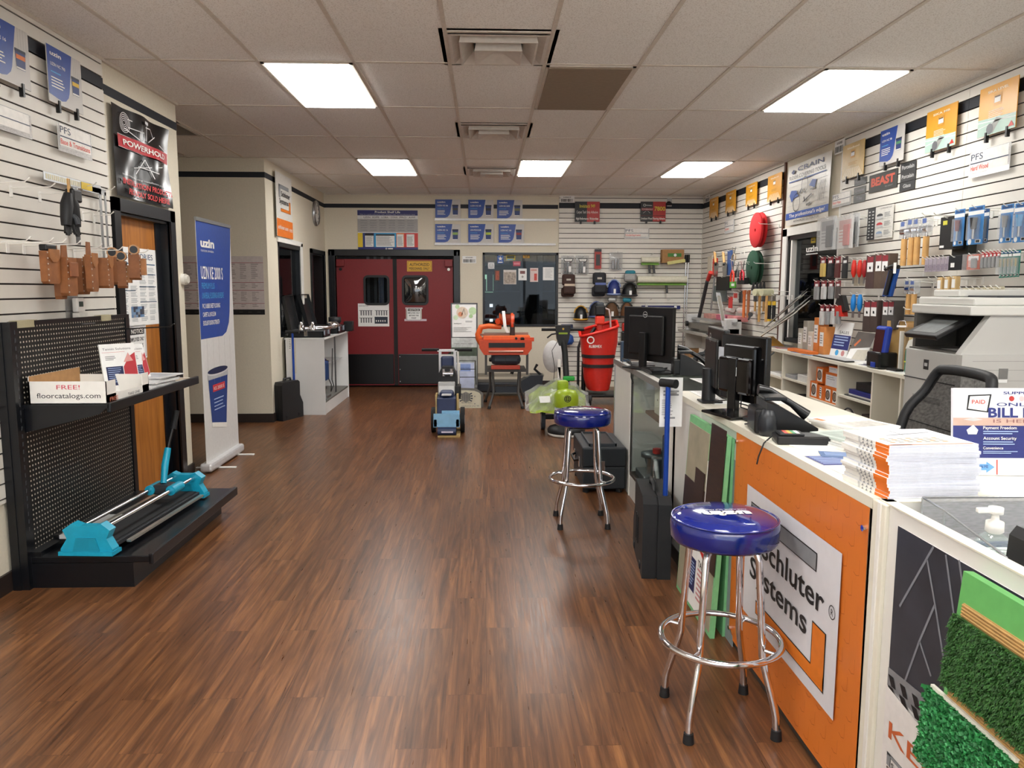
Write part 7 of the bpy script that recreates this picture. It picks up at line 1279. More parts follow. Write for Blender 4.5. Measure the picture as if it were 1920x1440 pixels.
# orange vinyl banner with logo
def big_banner(mb, w, h, z):
    OV = K('#d9772a', .42, 0, .05, 3); nx, ny = 30, 18; vs = []
    def sf(u, v): return .003+.0012*math.sin(12*u+2*v)+.001*math.sin(5*v+3*u)
    for j in range(ny+1):
        for i in range(nx+1): u, v = i/nx, j/ny; vs.append((u*w, v*h, sf(u, v)))
    mb.add(vs, [(j*(nx+1)+i, j*(nx+1)+i+1, (j+1)*(nx+1)+i+1, (j+1)*(nx+1)+i) for j in range(ny) for i in range(nx)], OV, True)
    n0 = len(mb.v); dk = K('#b85f1e', .5)
    for r in range(12):
        for c in range(15):
            x = w*(.02+.068*c+(.034 if r % 2 else 0)); y = h*(.03+.082*r)
            if x < w*.95: mb.line(x, y, x+.016, y-.006, .0022, dk, .0005).line(x+.016, y-.006, x+.032, y, .0022, dk, .0005); mb.line(x+.034, y-.002, x+.034, y+h*.05, .0012, dk, .0005)
    a = (w*.15, h*.215); b = (w*.878, h*.8); n1 = len(mb.v); mb.rect(a[0], a[1], b[0], b[1], K('#dcdbe0', .42, 0, .02), .0012); lw, lh = b[0]-a[0], b[1]-a[1]
    schl_logo(mb, a[0]+lw*.07, a[1]+lh*.09, lw*.84, lh*.8, .0026); mb.ring(a[0]+lw*.95, a[1]+lh*.62, .022, .003, BLACK, .003).text('R', a[0]+lw*.95, a[1]+lh*.6, .02, BLACK, None, .003, 0, 'c')
    for i in range(n0, len(mb.v)): x, y, q = mb.v[i]; mb.v[i] = (x, y, q+(sf(x/w, y/h)+.0008 if i < n1 else .0065))
    for x, y in ((.02, .96), (.985, .93), (.02, .05)): mb.cyl((w*x, h*y, .005), (w*x, h*y, .015), .009, CHROME, n=14)
o_ = Vector((CX-.008, 3.17, .03)); mb = MB(); big_banner(mb, 1.14, .9, .004); tag(obj('vinyl_banner', mb, None, frame(o_, 'R')), 'large orange vinyl banner with the Schluter Systems logo on the counter front', 'banner')
# sample boards leaning on the counter
GF = K('#7cbf86', .5)
def leanR(y_left, xb, xt, ztop): # frame on a plane leaning toward the counter
    u = Vector((xt-xb, 0, ztop)).normalized(); r = Vector((0, -1, 0)); return frame((xb, y_left, 0), (r, u, r.cross(u)))
t = thing('flooring_sample_board', 'green edged board with dark and pale plank samples leaning on the counter', 'sample board', M=leanR(3.80, .985, 1.03, .9)); W_, H_ = .60, .905
mb = MB(); mb.box(0, W_, 0, H_, -.02, 0, GF); mb.rect(0, 0, W_, .004, GF, .001); part('foam_board', mb, t)
BG = K('#a39c85', .45, 0, .15, 8); DW = wood_mat('dark_plank', '#241611', '#3b261c', (3, 22, 3), .4); PV = K('#d8d8d4', .5)
part('pale_sample', MB().box(.015, .36, .58, .87, .0, .003, BG), t); part('pale_sample', MB().box(.015, W_-.02, .02, .3, .0, .003, BG), t)
part('dark_sample', MB().box(.012, W_-.005, .28, .60, .0035, .006, DW), t); part('dark_sample', MB().box(.2, .35, .50, .68, .0065, .009, DW), t)
part('dark_plank_sample', MB().box(.40, W_+.01, .53, .93, .007, .0105, DW), t)
mb = MB(); mb.rect(.375, .5, .387, .75, WHITE, .0068).line(.375, .5, .6, .47, .01, WHITE, .0068); part('white_profile', mb, t)
mb = MB()
for i in range(5): mb.box(.3+.02*i, .31+.02*i, .2, .3, .0035, .008, LGREY)
part('metal_profile', mb, t)
mb = MB(); mb.box(.2, .5, .03, .33, .008, .010, PAPER); mb.poly([(.36, .33), (.5, .33), (.5, .28)], RED, .011).rect(.22, .1, .34, .26, K('#20285c', .5), .011).text('TAG', .37, .25, .028, BLACK, .09, .011, .02).lines(.37, .08, .48, .24, 7, K('#c9888c', .5), .011).lines(.235, .12, .33, .24, 8, LBL, .0118); part('leaflet', mb, t, False, 'white leaflet headed TAG')
t = thing('flooring_sample_board', 'second green edged sample board standing mostly hidden behind the first one', 'sample board', M=leanR(3.52, 1.045, 1.058, .9)); part('foam_board', MB().box(.0, .30, 0, .89, -.012, 0, GF), t); part('grey_panel', MB().box(.04, .40, .0, .8, -.016, -.0125, K('#8d9598', .5)), t)
# turf sample board against the near counter
t = thing('turf_sample_board', 'green foam board with artificial turf and carpet samples leaning on the nearest counter', 'sample board', M=leanR(1.575, .955, 1.035, .92)); W_, H_ = .62, .925
FG = K('#64ae60', .5); part('foam_board', MB().box(0, W_, 0, H_, -.022, 0, FG), t)
CD = K('#b48d55', .7, 0, .1)
def corr(x0, x1, y0, y1):
    mb = MB(); mb.box(x0, x1, y0, y1, 0, .003, CD); n = int((y1-y0)/.007)
    for i in range(n): mb.cyl((x0, y0+.0035+.007*i, .003), (x1, y0+.0035+.007*i, .003), .003, CD, n=6, cap=False)
    part('corrugated_strip', mb, t)
for y in (.84, .655, .455, .27): corr(.02, W_-.01, y-.03, y+.02)
def turf(name, x0, x1, y0, y1, c1, c2, ln, nb, loop=False):
    random.seed(int(x0*100+y0*1000)); g1, g2 = K(c1, .55, 0, .2, 60), K(c2, .5, 0, .2, 60); mb = MB(); mb.box(x0, x1, y0, y1, .004, .010, g1)
    for i in range(nb):
        x, y = random.uniform(x0, x1), random.uniform(y0, y1); a = random.uniform(0, 2*PI); l = ln*random.uniform(.6, 1.2); w = .0016 if not loop else .004; dx, dy = math.cos(a), math.sin(a)
        tx, ty = x+dx*l*.5, y+dy*l*.5-.004
        mb.add([(x-dy*w, y+dx*w, .009), (x+dy*w, y-dx*w, .009), (x+dx*l*.3+dy*w, y+dy*l*.3-dx*w, .009+l*.7), (x+dx*l*.3-dy*w, y+dy*l*.3+dx*w, .009+l*.7), (tx, ty, .009+l*(.9 if not loop else .4))], [(0, 1, 2, 3), (3, 2, 4)], random.choice((g1, g2)))
    o = part(name, mb, t); return o
turf('fine_turf_sample', .005, .27, .67, .83, '#2a5120', '#37692c', .012, 5600); turf('coarse_turf_sample', -.035, .25, .475, .64, '#1f6b34', '#2f8a48', .022, 3600, True); turf('fine_turf_sample', -.03, .25, .29, .44, '#2b5322', '#386b2d', .012, 5200)
turf('fine_turf_sample', .32, .55, .44, .5, '#2c5a22', '#3a7430', .018, 900)
part('carpet_sample', MB().box(.285, .54, .62, .79, .004, .012, K('#b9b4a8', .95, 0, .15, 200, .5)), t); part('carpet_sample', MB().box(.26, .53, .33, .475, .004, .014, K('#9a9ba6', .95, 0, .2, 150, .5)), t)
part('backing_edge', MB().box(-.03, .25, .64, .648, .004, .012, K('#e3dfd2', .7)), t); part('backing_edge', MB().box(.25, .5, .475, .483, .004, .016, K('#e3dfd2', .7)), t)
mb = MB(); mb.text('Outdoor', .2, .885, .022, K('#a5582c', .6), .16, .0012); part('handwriting', mb, t)
mb = MB()
for i in range(8):
    for j in range(4): mb.cyl((.28+.02*i, .27+.02*j, .004), (.28+.02*i, .27+.02*j, .012), .006, DGREY, n=6)
part('grey_mesh_sample', mb, t)
# shower drain poster on the near counter
K0, KZ = 1.90, .1
def kerdi(mb, w, h, z):
    SL = K('#343740', .4, 0, .25, 9); gr = K('#7d8088', .5)
    def U(px, py): p = at(px, py, 'x', CX); return (K0-p.y, p.z-KZ)
    mb.rect(0, h*.47, w, h, SL, z)
    for a in ((1754, 1025, 1690, 1137), (1742, 1050, 1757, 1135), (1757, 1135, 1772, 1230), (1756, 1135, 1727, 1203), (1727, 1203, 1698, 1283), (1728, 1203, 1749, 1268), (1777, 1040, 1792, 1150), (1802, 1050, 1812, 1120)):
        p, q = U(*a[:2]), U(*a[2:]); mb.line(p[0], p[1], q[0], q[1], .007, gr, z+.001)
    mb.poly([(0, h*.53), (w, h*.6), (w, h*.4), (0, h*.47)], K('#8c8e92', .4, .2), z+.0015)
    for i in range(16): x = w*(.005+.062*i); y = h*(.475+.0045*i); mb.poly([(x, y+h*.035), (x+w*.028, y+h*.037), (x+w*.045, y+h*.005), (x+w*.02, y+h*.003)], K('#17181c', .5), z+.003); mb.poly([(x, y-h*.002), (x+w*.028, y), (x+w*.05, y-h*.03), (x+w*.022, y-h*.032)], K('#17181c', .5), z+.003)
    mb.poly([(0, h*.47), (w, h*.33), (w, 0), (0, 0)], K('#e2dfdd', .45), z+.004)
    mb.text('KERDI-LINE', w*.03, h*.31, h*.055, K('#c9663a', .5), w*.75, z+.005, .01); schl_logo(mb, w*.03, h*.17, w*.14, h*.09, z+.005)
o_ = Vector((CX-.001, K0, KZ)); mb = MB(); mb.box(0, .9, 0, .82, 0, .002, K('#e2dfdd', .45)); kerdi(mb, .9, .82, .0028); tag(obj('shower_drain_poster', mb, None, frame(o_, 'R')), 'poster of grey tiles with a linear drain, headed KERDI-LINE, on the nearest counter', 'poster')
# black moulded case, blue pole and tag
t = blow_case('black moulded tool case leaning against the counter by the glass section', (.93, 4.18, 0), math.radians(84), .56, .15, .44)
mb = MB()
for i in range(3): mb.box(-.05+.05*i, -.035+.05*i, .076, .08, .12, .27, BLK2)
part('embossed_logo', mb, t)
pole_tool('blue pole tool with a black T grip leaning on the counter by the glass section', (.955, 3.97, .02), (0, 0), 1.02, True)
sign('price_tag', 'long white printed price sheet hanging on the T grip of the blue pole', 'tag', 'B', 0, (1238, 708), (1278, 800), lambda mb, w, h, z: (mb.lines(w*.15, h*.6, w*.85, h*.74, 2, GREY, z, .5, .05), mb.lines(w*.1, h*.22, w*.6, h*.55, 9, GREY, z, .4), mb.lines(w*.2, h*.12, w*.9, h*.2, 1, GREY, z)), base=4.02, board=PAPER, th=.001)
# ------------------------------------------------ on the service counter
def book(name, lab, cat, x, y, z, w, h, th, rz, c, draw=None, group=None):
    return flatbook(name, lab, cat, Matrix.Translation((x, y, z)) @ RZ(rz), w, h, th, draw, c, group)
random.seed(21); ORB = K('#e3741f', .5); PGE = K('#dfe1ea', .7, 0, .04, 90)
def cat_draw(top):
    def f(mb, w, h, z):
        th = z-.0006
        mb.box(-.0006, 0, .0, h, .0, th, WHITE); mb.box(-.0012, -.0006, 0, h*.27, .0, th, ORB); mb.box(-.0012, -.0006, h*.60, h*.64, 0, th, LGREY)
        for i in range(3): mb.add([(-.0014, h*(.33+.09*i), 0), (-.0014, h*(.38+.09*i), 0), (-.0014, h*(.35+.09*i), th*.95)], [(0, 1, 2)], GREY)
        for k in (1, 2, 3): mb.box(.002, w, -.0004, 0, th*k/4, th*k/4+.0004, K('#b4b8c6', .7))
        if top:
            mb.rect(.01, .005, w*.28, h*.06, ORB, z); mb.rect(0, h*.02, w*.97, h*.05, ORB, z); mb.rect(w*.05, h*.1, w*.92, h*.5, K('#cfcdc8', .5, 0, .12, 30), z+.0004)
            for i in range(4):
                for j in range(7): mb.rect(w*(.1+.1*j), h*(.15+.07*i), w*(.16+.1*j), h*(.19+.07*i), GREY if (i+j) % 3 else K('#c98a4e', .5), z+.0008)
            mb.line(w*.3, h*.6, w*.9, h*.75, .006, GREY, z+.0004); mb.line(w*.5, h*.55, w*.5, h*.9, .004, GREY, z+.0004)
    return f
names = ['bottom', 'second', 'third', 'fourth', 'fifth', 'sixth', 'seventh', 'eighth', 'ninth', 'tenth', 'eleventh', 'twelfth', 'thirteenth', 'fourteenth', 'fifteenth', 'sixteenth', 'topmost']
for i in range(17):
    nm = names[i]; lab = {0: 'bottom catalog of the tall pile with orange spines on the counter', 16: 'topmost catalog of the tall pile with orange spines on the counter'}.get(i, '%s catalog from the bottom of the tall pile with orange spines' % nm)
    book('catalog', lab, 'catalog', 1.088+.004*math.sin(i*.9)+.001*(i % 3)-.0015*(16-i)*.1, 1.993+.002*math.sin(i*1.7)+.0012*i, CT+.0008+.0086*i, .26, .235, .0082, math.radians(3+1.5*math.sin(i*1.3)), PGE, cat_draw(i == 16), 'catalogs piled on the counter')
# bill pay easel sign
t = thing('counter_sign', 'tall white and navy card sign reading ONLINE BILL PAY on the counter', 'sign', M=frame((1.435, 2.27, CT+.001), (Vector((1, -.08, 0)).normalized(), Vector((0, .12, 1)).normalized(), Vector((1, -.08, 0)).normalized().cross(Vector((0, .12, 1)).normalized())))); W_, H_ = .33, .268
NB = K('#232c72', .5)
mb = MB(); mb.box(0, W_, 0, H_, -.012, 0, K('#e6e7ee', .4, 0, .01)); mb.rect(0, H_*.2, W_, H_*.6, NB, .0006); mb.rect(0, H_*.57, W_, H_*.66, K('#c9a99a', .5, 0, .15, 12), .001); part('card', mb, t)
mb = MB(); mb.poly([(.04, H_*.75), (.105, H_*.72), (.115, H_*.93), (.045, H_*.92)], BLACK, .0012).poly([(.044, H_*.765), (.1, H_*.735), (.109, H_*.915), (.05, H_*.905)], WHITE, .002).text('PAID', .055, H_*.82, .012, RED, .04, .0028, .01); mb.poly([(.03, H_*.64), (.06, H_*.62), (.09, H_*.64), (.06, H_*.66)], LGREY, .0018)
mb.text('SUPPLIERS', .15, H_*.93, .008, NB, .12, .0012, .02).text('ONLINE', .13, H_*.795, .01, NB, .15, .0012, .01).text('BILL PAY', .105, H_*.668, .028, NB, .195, .0018, .03).text('IS HERE!!!', .12, H_*.605, .01, K('#8c5c5c', .5), .16, .0018)
mb.disc(.175, H_*.88, .008, K('#b0302c', .5), .0012).disc(.205, H_*.88, .008, K('#d8b8b8', .5), .0012).disc(.235, H_*.88, .008, K('#b0302c', .5), .0012)
mb.poly([(.04, H_*.52), (.06, H_*.58), (.075, H_*.52), (.07, H_*.47), (.045, H_*.47)], WHITE, .0018).text('Payment Freedom', .09, H_*.53, .009, WHITE, .1, .0018, .01).lines(.09, H_*.46, .2, H_*.51, 2, LBL, .0018).text('Account Security', .09, H_*.41, .009, WHITE, .1, .0018, .01).lines(.09, H_*.34, .2, H_*.39, 2, LBL, .0018).text('Convenience', .09, H_*.3, .008, WHITE, .06, .0018, .01).lines(.09, H_*.24, .2, H_*.28, 2, LBL, .0018)
mb.poly([(.06, H_*.06), (.1, H_*.06), (.1, H_*.03), (.125, H_*.095), (.1, H_*.16), (.1, H_*.13), (.06, H_*.13)], K('#6aa5dc', .5), .0012).text('SCAN ME', .065, H_*.085, .009, NB, .04, .002).rect(.13, H_*.01, .134, H_*.18, PFSR, .0012); part('print', mb, t)
# flat papers, magazines
for i, (x, y, z, rz, c, lab) in enumerate(((1.28, 2.55, .0, .2, '#e5e4e0', 'glossy magazine at the bottom of the small pile behind the tall catalogs'), (1.29, 2.56, .009, .26, '#c9cbc9', 'second magazine of the small pile behind the tall catalogs'), (1.285, 2.55, .018, .18, '#dcdcd6', 'third magazine of the small pile behind the tall catalogs'), (1.30, 2.56, .027, .3, '#b9c4bc', 'grey green magazine on the small pile behind the tall catalogs'))):
    book('magazine', lab, 'magazine', x, y, CT+.0008+z, .22, .27, .008, rz, K(c, .4), (lambda mb, w, h, z: mb.rect(w*.08, h*.08, w*.92, h*.9, K('#9aa79e', .4, 0, .3, 20), z)) if i == 3 else None, 'magazines behind the tall pile')
for i in range(3): book('magazine', ['lowest', 'middle', 'top'][i]+' catalog of the far pile with an orange spot, beside the phone', 'catalog', 1.42+.01*i, 2.9, CT+.0008+.01*i, .22, .28, .009, .15+.08*i, PAPER, (lambda mb, w, h, z: (mb.rect(w*.1, h*.1, w*.9, h*.5, K('#c4c1ba', .5, 0, .2, 40), z), mb.rect(w*.02, h*.7, w*.14, h*.9, ORB, z))) if i == 2 else None, 'catalogs beside the phone')
book('leaflet', 'navy and white leaflet lying flat at the counter edge', 'leaflet', 1.1, 2.28, CT+.0008, .2, .28, .0012, .05, PAPER, lambda mb, w, h, z: (mb.rect(0, h*.45, w*.75, h*.95, NB, z), mb.lines(w*.05, h*.5, w*.7, h*.9, 7, LBL, z+.0004)))
book('leaflet', 'blue printed leaflet lying on the navy and white one', 'leaflet', 1.14, 2.53, CT+.0022, .16, .1, .0012, -.3, K('#33598c', .5), lambda mb, w, h, z: mb.lines(w*.1, h*.2, w*.7, h*.8, 3, LBL, z))
book('paper_sheet', 'white paper sheet lying loose beside the card terminal', 'paper', 1.12, 2.66, CT+.0008, .2, .16, .001, .1, PAPER, None)
book('paper_sheet', 'wide white paper covered with fine print behind the glass section', 'paper', 1.32, 4.45, CT+.0008, .3, .42, .001, .03, PAPER, lambda mb, w, h, z: mb.lines(w*.05, h*.05, w*.95, h*.95, 14, LGREY, z))
book('paper_sheet', 'white ruled desk pad on the counter beside the black post', 'paper', 1.14, 3.75, CT+.0008, .42, .5, .002, 0, PAPER, lambda mb, w, h, z: mb.lines(w*.05, h*.3, w*.9, h*.95, 6, LGREY, z))
book('desk_mat', 'black desk mat under the far monitor and phone', 'mat', 1.1, 5.12, CT+.0008, .5, .85, .003, 0, BLK2, None)
# monitors
def monitor(lab, x, y, z, rz, w, h, foot=True, gloss=False, tilt=0, zb=.12):
    t = thing('computer_monitor', lab, 'monitor', (x, y, z), rz); sh = K('#0b0b0c', .12 if gloss else .4, 0, .05, 10); b = .0
    mb = MB(); mb.M = X(0, 0, zb) @ RX(tilt); mb.box(-w/2, w/2, -.012, .018, 0, h, sh, .006); mb.box(-w*.35, w*.35, -.035, -.012, h*.12, h*.85, sh, .012)
    if not gloss: mb.M = mb.M @ X(0, -.0365, h*.86) @ RX(PI/2); mb.ring(0, 0, .022, .003, LGREY, 0).rect(-.014, -.002, .014, .003, LGREY, 0)
    part('shell', mb, t); mb = MB(); mb.M = X(0, 0, zb) @ RX(tilt); mb.box(-w/2+.008, w/2-.008, .018, .0195, .01, h-.01, K('#101418', .15)); part('screen', mb, t)
    if foot:
        mb = MB(); mb.box(-.03, .03, -.065, -.036, .0, .26, sh, .005); part('neck', mb, t); part('foot', MB().box(-.12, .12, -.14, .08, 0, .012, sh, .004), t)
    return t
monitor('large black monitor seen from behind at the far end of the counter', 1.17, 5.5, CT+.004, math.radians(-58), .50, .39, zb=.05)
t = thing('monitor_arm', 'thick black monitor post clamped on the counter edge beside the paper pad', 'monitor arm', (1.125, 3.82, CT+.003)); part('post', MB().cyl((0, 0, 0), (0, 0, .17), .034, K('#101318', .4), n=24), t); part('arm', MB().box(0, .17, -.02, .02, .1, .15, BLACK, .01), t); part('base', MB().box(-.045, .06, -.05, .05, 0, .01, BLACK, .003), t)
monitor('dark grey monitor seen almost edge on behind the black post', 1.165, 3.83, CT-.075, math.radians(-96), .42, .33, False)
t = monitor('glossy black monitor with cables seen from behind beside the desk phone', 1.165, 3.42, CT+.003, math.radians(-74), .34, .30, True, True, zb=.06)
mb = MB(); mb.box(-.12, .12, -.06, -.035, .1, .26, K('#0a0606', .1), .03); part('speaker_hump', mb, t); mb = MB(); mb.box(-.15, -.11, -.037, -.035, .24, .3, K('#b4b9c0', .4)).box(.0, .03, -.0615, -.06, .18, .22, PAPER); part('sticker', mb, t)
for i, pts in enumerate((((1.3, 3.5, CT+.3), (1.25, 3.45, CT+.22), (1.16, 3.42, CT+.15), (1.15, 3.4, CT+.04), (1.25, 3.4, CT+.008)), ((1.33, 3.5, CT+.28), (1.24, 3.5, CT+.2), (1.22, 3.48, CT+.08), (1.3, 3.42, CT+.01)), ((1.13, 3.78, CT+.01), (1.18, 3.7, CT+.03), (1.24, 3.6, CT+.02), (1.28, 3.5, CT+.008)))): mb = MB(); mb.tube(pts, .0035, BLACK, 6); solo('cable', mb, ('black cable looping beside the glossy monitor', 'second black cable hanging from the glossy monitor', 'black cable lying on the counter from the black post')[i], 'cable')
# phones
def phone(lab, x, y, rz, s=1):
    t = thing('desk_phone', lab, 'phone', (x, y, CT+.005), rz); pb = K('#0d0d0e', .3)
    mb = MB(); mb.prism([(-.1*s, 0), (.1*s, 0), (.1*s, .03*s), (-.04*s, .11*s), (-.1*s, .13*s)], 'yz', -.1*s, .1*s, pb); part('body', mb, t)
    mb = MB(); mb.tube([(-.075*s, -.1*s, .16*s), (-.075*s, -.05*s, .155*s), (-.075*s, .04*s, .1*s), (-.075*s, .1*s, .055*s)], .02*s, pb, 10, rr=[.024*s, .014*s, .014*s, .024*s]); part('handset', mb, t)
    mb = MB(); mb.box(-.03*s, .09*s, -.108*s, -.02*s, .135*s, .15*s, K('#1a1d20', .2), .004); part('display', mb, t); part('stand', MB().box(-.08*s, .08*s, -.14*s, -.09*s, 0, .1*s, pb, .01), t)
    return t
t = phone('black office desk phone in the middle of the counter next to the card terminal', 1.2, 3.0, math.radians(-98), .98)
phone('black office desk phone at the far end of the counter beside the far monitor', 1.4, 5.1, math.radians(-98), 1.05)
t = thing('card_terminal', 'black card payment terminal with coloured sticker on the counter edge', 'card terminal', (1.175, 2.78, CT+.001), math.radians(-8)); mb = MB(); mb.box(-.10, .10, -.05, .05, 0, .032, K('#101012', .35), .006); mb.box(-.09, .0, -.04, .04, .032, .04, BLK2, .004); part('body', mb, t)
mb = MB()
for i, c in enumerate(('#c9473c', '#d8a83c', '#4f9a6c', '#dcdcdc')): mb.box(-.07+.014*i, -.057+.014*i, -.03, .03, .0402, .0408, K(c, .5))
part('sticker', mb, t); mb = MB(); mb.tube([(-.1, .03, .02), (-.13, .03, -.01), (-.15, .02, -.06), (-.155, .02, -.09)], .003, BLACK, 6); part('hanging_cable', mb, t)
t = thing('barcode_scanner', 'black rounded hand scanner standing at the counter edge by the phone', 'scanner', (1.10, 2.93, CT+.001)); part('head', MB().lathe([(0, 0), (.03, .0), (.036, .03), (.034, .07), (.022, .1), (0, .105)], (0, 0, 0), K('#1c1f24', .4), 18), t); mb = MB(); mb.tube([(0, .02, .02), (-.03, .1, .03), (-.02, .2, .01), (.03, .26, .004)], .004, BLACK, 6); part('cable', mb, t)
mb = MB(); mb.add([(1.2, 3.2, CT+.05), (1.26, 3.17, CT+.07), (1.29, 3.2, CT+.03), (1.25, 3.24, CT+.003), (1.21, 3.25, CT+.02)], [(0, 1, 2, 3, 4)], K('#b9683a', .6)); solo('orange_note', mb, 'crumpled orange note beside the desk phone', 'note')
mb = MB(); mb.box(1.12, 1.38, 3.24, 3.36, CT+.001, CT+.012, BLK2, .004); solo('keyboard_tray', mb, 'black flat device under the desk phone', 'device')
mb = MB(); mb.box(1.09, 1.24, 5.05, 5.35, CT+.004, CT+.03, BLACK, .01).box(1.1, 1.18, 5.0, 5.1, CT+.03, CT+.05, BLK2, .006); solo('receipt_printer', mb, 'low black device with a pale label at the counter edge by the far monitor', 'device')
mb = MB(); mb.box(1.3, 1.37, 5.25, 5.33, CT+.004, CT+.02, WHITE, .004); mb.text('AS', 1.31, 5.27, .02, BLACK, .04, CT+.0205); solo('white_tag_card', mb, 'small white card with dark letters beside the far monitor', 'tag')
mb = MB(); mb.box(1.42, 1.5, 5.2, 5.3, CT+.004, CT+.008, K('#c9c23e', .5)); solo('sticky_note', mb, 'yellow sticky note pad beside the far phone', 'note')
mb = MB(); mb.tube([(1.06, 5.9, CT+.01), (1.04, 5.8, CT+.05), (1.07, 5.6, CT+.03), (1.05, 5.5, CT-.06), (1.055, 5.45, CT-.1)], .004, BLACK, 6).tube([(1.12, 6.0, CT+.03), (1.1, 5.7, CT+.01), (1.2, 5.4, CT+.03)], .004, BLACK, 6); solo('cable', mb, 'tangle of black cables over the far counter edge', 'cable')
for i, (x, y, c, n) in enumerate(((1.1, 6.05, '#3c5068', 'dark blue device standing behind the far monitor'), (1.18, 6.1, '#8d7f78', 'pale pack of cards behind the far monitor'))): mb = MB(); mb.box(x-.03, x+.04, y-.03, y+.03, CT+.001, CT+.16-.05*i, K(c, .5), .006); solo('counter_item', mb, n, 'device')
# ------------------------------------------------ on the lower desk
t = thing('wire_letter_tray', 'silver wire mesh letter tray behind the counter rim in the corner', 'letter tray', (1.35, 1.8, .871)); WR = K('#b9bcc0', .25, .8)
x0, x1, y0, y1, zt_ = -.2, .45, -.2, .14, .112
mb = MB(); mb.tube([(x0, y0, zt_*.6), (x0, y1*.3, zt_*.95), (x0, y1, zt_), (x1, y1, zt_), (x1, y0, zt_)], .003, WR, 6).tube([(x0, y1, 0), (x0, y1, zt_)], .003, WR, 6).tube([(x0, y0, 0), (x0, y0, zt_*.6)], .003, WR, 6).tube([(x0, y1*.3, 0), (x0, y1*.3, zt_*.95)], .003, WR, 6); part('wire_rim', mb, t)
GR = clear('fine_wire_mesh', (.9, .9, .9, 1), .05, .4, (.45, .46, .48, 1), .5); mb = MB(); mb.box(x0, x1, y1-.002, y1, 0, zt_, GR).box(x0, x1, y0, y1, .001, .003, GR); part('mesh', mb, t)
book('paper_sheet', 'printed form lying in the wire tray', 'paper', 1.2, 1.64, .877, .3, .22, .004, -.25, PAPER, lambda mb, w, h, z: mb.lines(w*.05, h*.1, w*.9, h*.9, 8, GREY, z)); book('paper_sheet', 'white form with dark marks beside the soap dispenser', 'paper', 1.32, 1.5, .872, .28, .2, .003, .2, PAPER, lambda mb, w, h, z: mb.lines(w*.05, h*.1, w*.9, h*.9, 5, BLACK, z, .15))
mb = MB(); mb.box(1.19, 1.42, 1.84, 1.86, .876, .89, K('#1c2a66', .4)); solo('pen', mb, 'dark blue ruler like pen lying in the wire tray', 'pen')
SO = clear('clear_bottle', (.9, .95, .95, 1), .3, .03, (.8, .86, .84, 1), .15)
t = thing('soap_dispenser', 'clear hand soap bottle with a white pump behind the counter rim', 'soap bottle', (1.19, 1.71, .871)); mb = MB(); mb.lathe([(.0, 0), (.040, 0), (.043, .015), (.043, .055), (.032, .08), (.014, .092)], (0, 0, 0), SO, 24); part('bottle', mb, t)
part('liquid', MB().lathe([(0, .004), (.037, .004), (.039, .035), (0, .035)], (0, 0, 0), K('#7fae86', .3), 20), t)
mb = MB(); mb.lathe([(.014, .09), (.02, .095), (.019, .118), (.009, .122), (.007, .135), (.016, .137), (.016, .152), (0, .154)], (0, 0, 0), WHITE, 20).box(-.045, 0, -.007, .007, .139, .151, WHITE, .003); part('pump', mb, t, False, 'white pump')
t = thing('tape_dispenser', 'black tape dispenser with a green label behind the counter rim', 'tape dispenser', (1.17, 1.58, .871)); mb = MB(); mb.prism([(-.03, 0), (.09, 0), (.09, .03), (.04, .04), (.03, .07), (.02, .13), (-.0, .14), (-.015, .12), (-.02, .05)], 'xz', -.03, .03, BLACK); part('body', mb, t); part('arm', MB().tube([(.01, 0, .12), (.04, 0, .15), (.08, 0, .11)], .01, BLK2, 8), t); part('label', MB().box(.025, .032, -.025, .025, .03, .09, K('#3fa83c', .5)), t, False, 'green label')
# ------------------------------------------------ office chairs behind the counter
def office_chair(lab, x, y, rz, top=1.12, bw=.25):
    t = thing('office_chair', lab, 'office chair', (x, y, 0), rz); z0, z1 = .58, top
    fr = smooth([(-bw*.92, -.04, z0+.03), (-bw*1.05, .03, z0+.3), (-bw, .12, z1-.12), (-bw*.86, .16, z1-.02), (-bw*.6, .17, z1), (0, .175, z1+.005), (bw*.6, .17, z1), (bw*.86, .16, z1-.02), (bw, .12, z1-.12), (bw*1.05, .03, z0+.3), (bw*.92, -.04, z0+.03), (bw*.5, -.05, z0), (-bw*.5, -.05, z0)], 4, True)
    mb = MB(); mb.tube(fr, .026, BLK2, 10, closed=True); part('back_frame', mb, t)
    mb = MB(); L1 = [(-bw*.92, -.04, z0+.03), (-bw*1.05, .03, z0+.3), (-bw, .12, z1-.12), (-bw*.8, .165, z1-.005)]; mb.add([p for a, b, c in L1 for p in ((a, b, c), (-a, b, c))], [(2*i, 2*i+1, 2*i+3, 2*i+2) for i in range(3)], MESH); part('mesh_back', mb, t)
    part('seat', MB().box(-.25, .25, -.5, -.02, .44, .52, BLK2, .03), t); part('back_bracket', MB().tube([(0, -.2, .42), (0, .05, .44), (0, .03, z0+.05)], .025, BLACK, 8), t); part('gas_column', MB().cyl((0, -.25, .08), (0, -.25, .44), .03, BLACK), t)
    for k in range(5): a = 2*PI*k/5; mb = MB(); mb.tube([(0, -.25, .12), (.28*math.cos(a), -.25+.28*math.sin(a), .07)], .02, BLACK, 8); leg = part('base_leg', mb, t); part('caster', MB().cyl((.28*math.cos(a)-.02, -.25+.28*math.sin(a), .03), (.28*math.cos(a)+.02, -.25+.28*math.sin(a), .03), .03, RUB, n=14), leg)
    return t
office_chair('black mesh office chair in front of the copier', 2.17, 3.66, math.radians(-90), 1.125, .25)
office_chair('farther black office chair behind the far phone, mostly hidden', 1.99, 6.95, math.radians(-84), 1.05, .25)
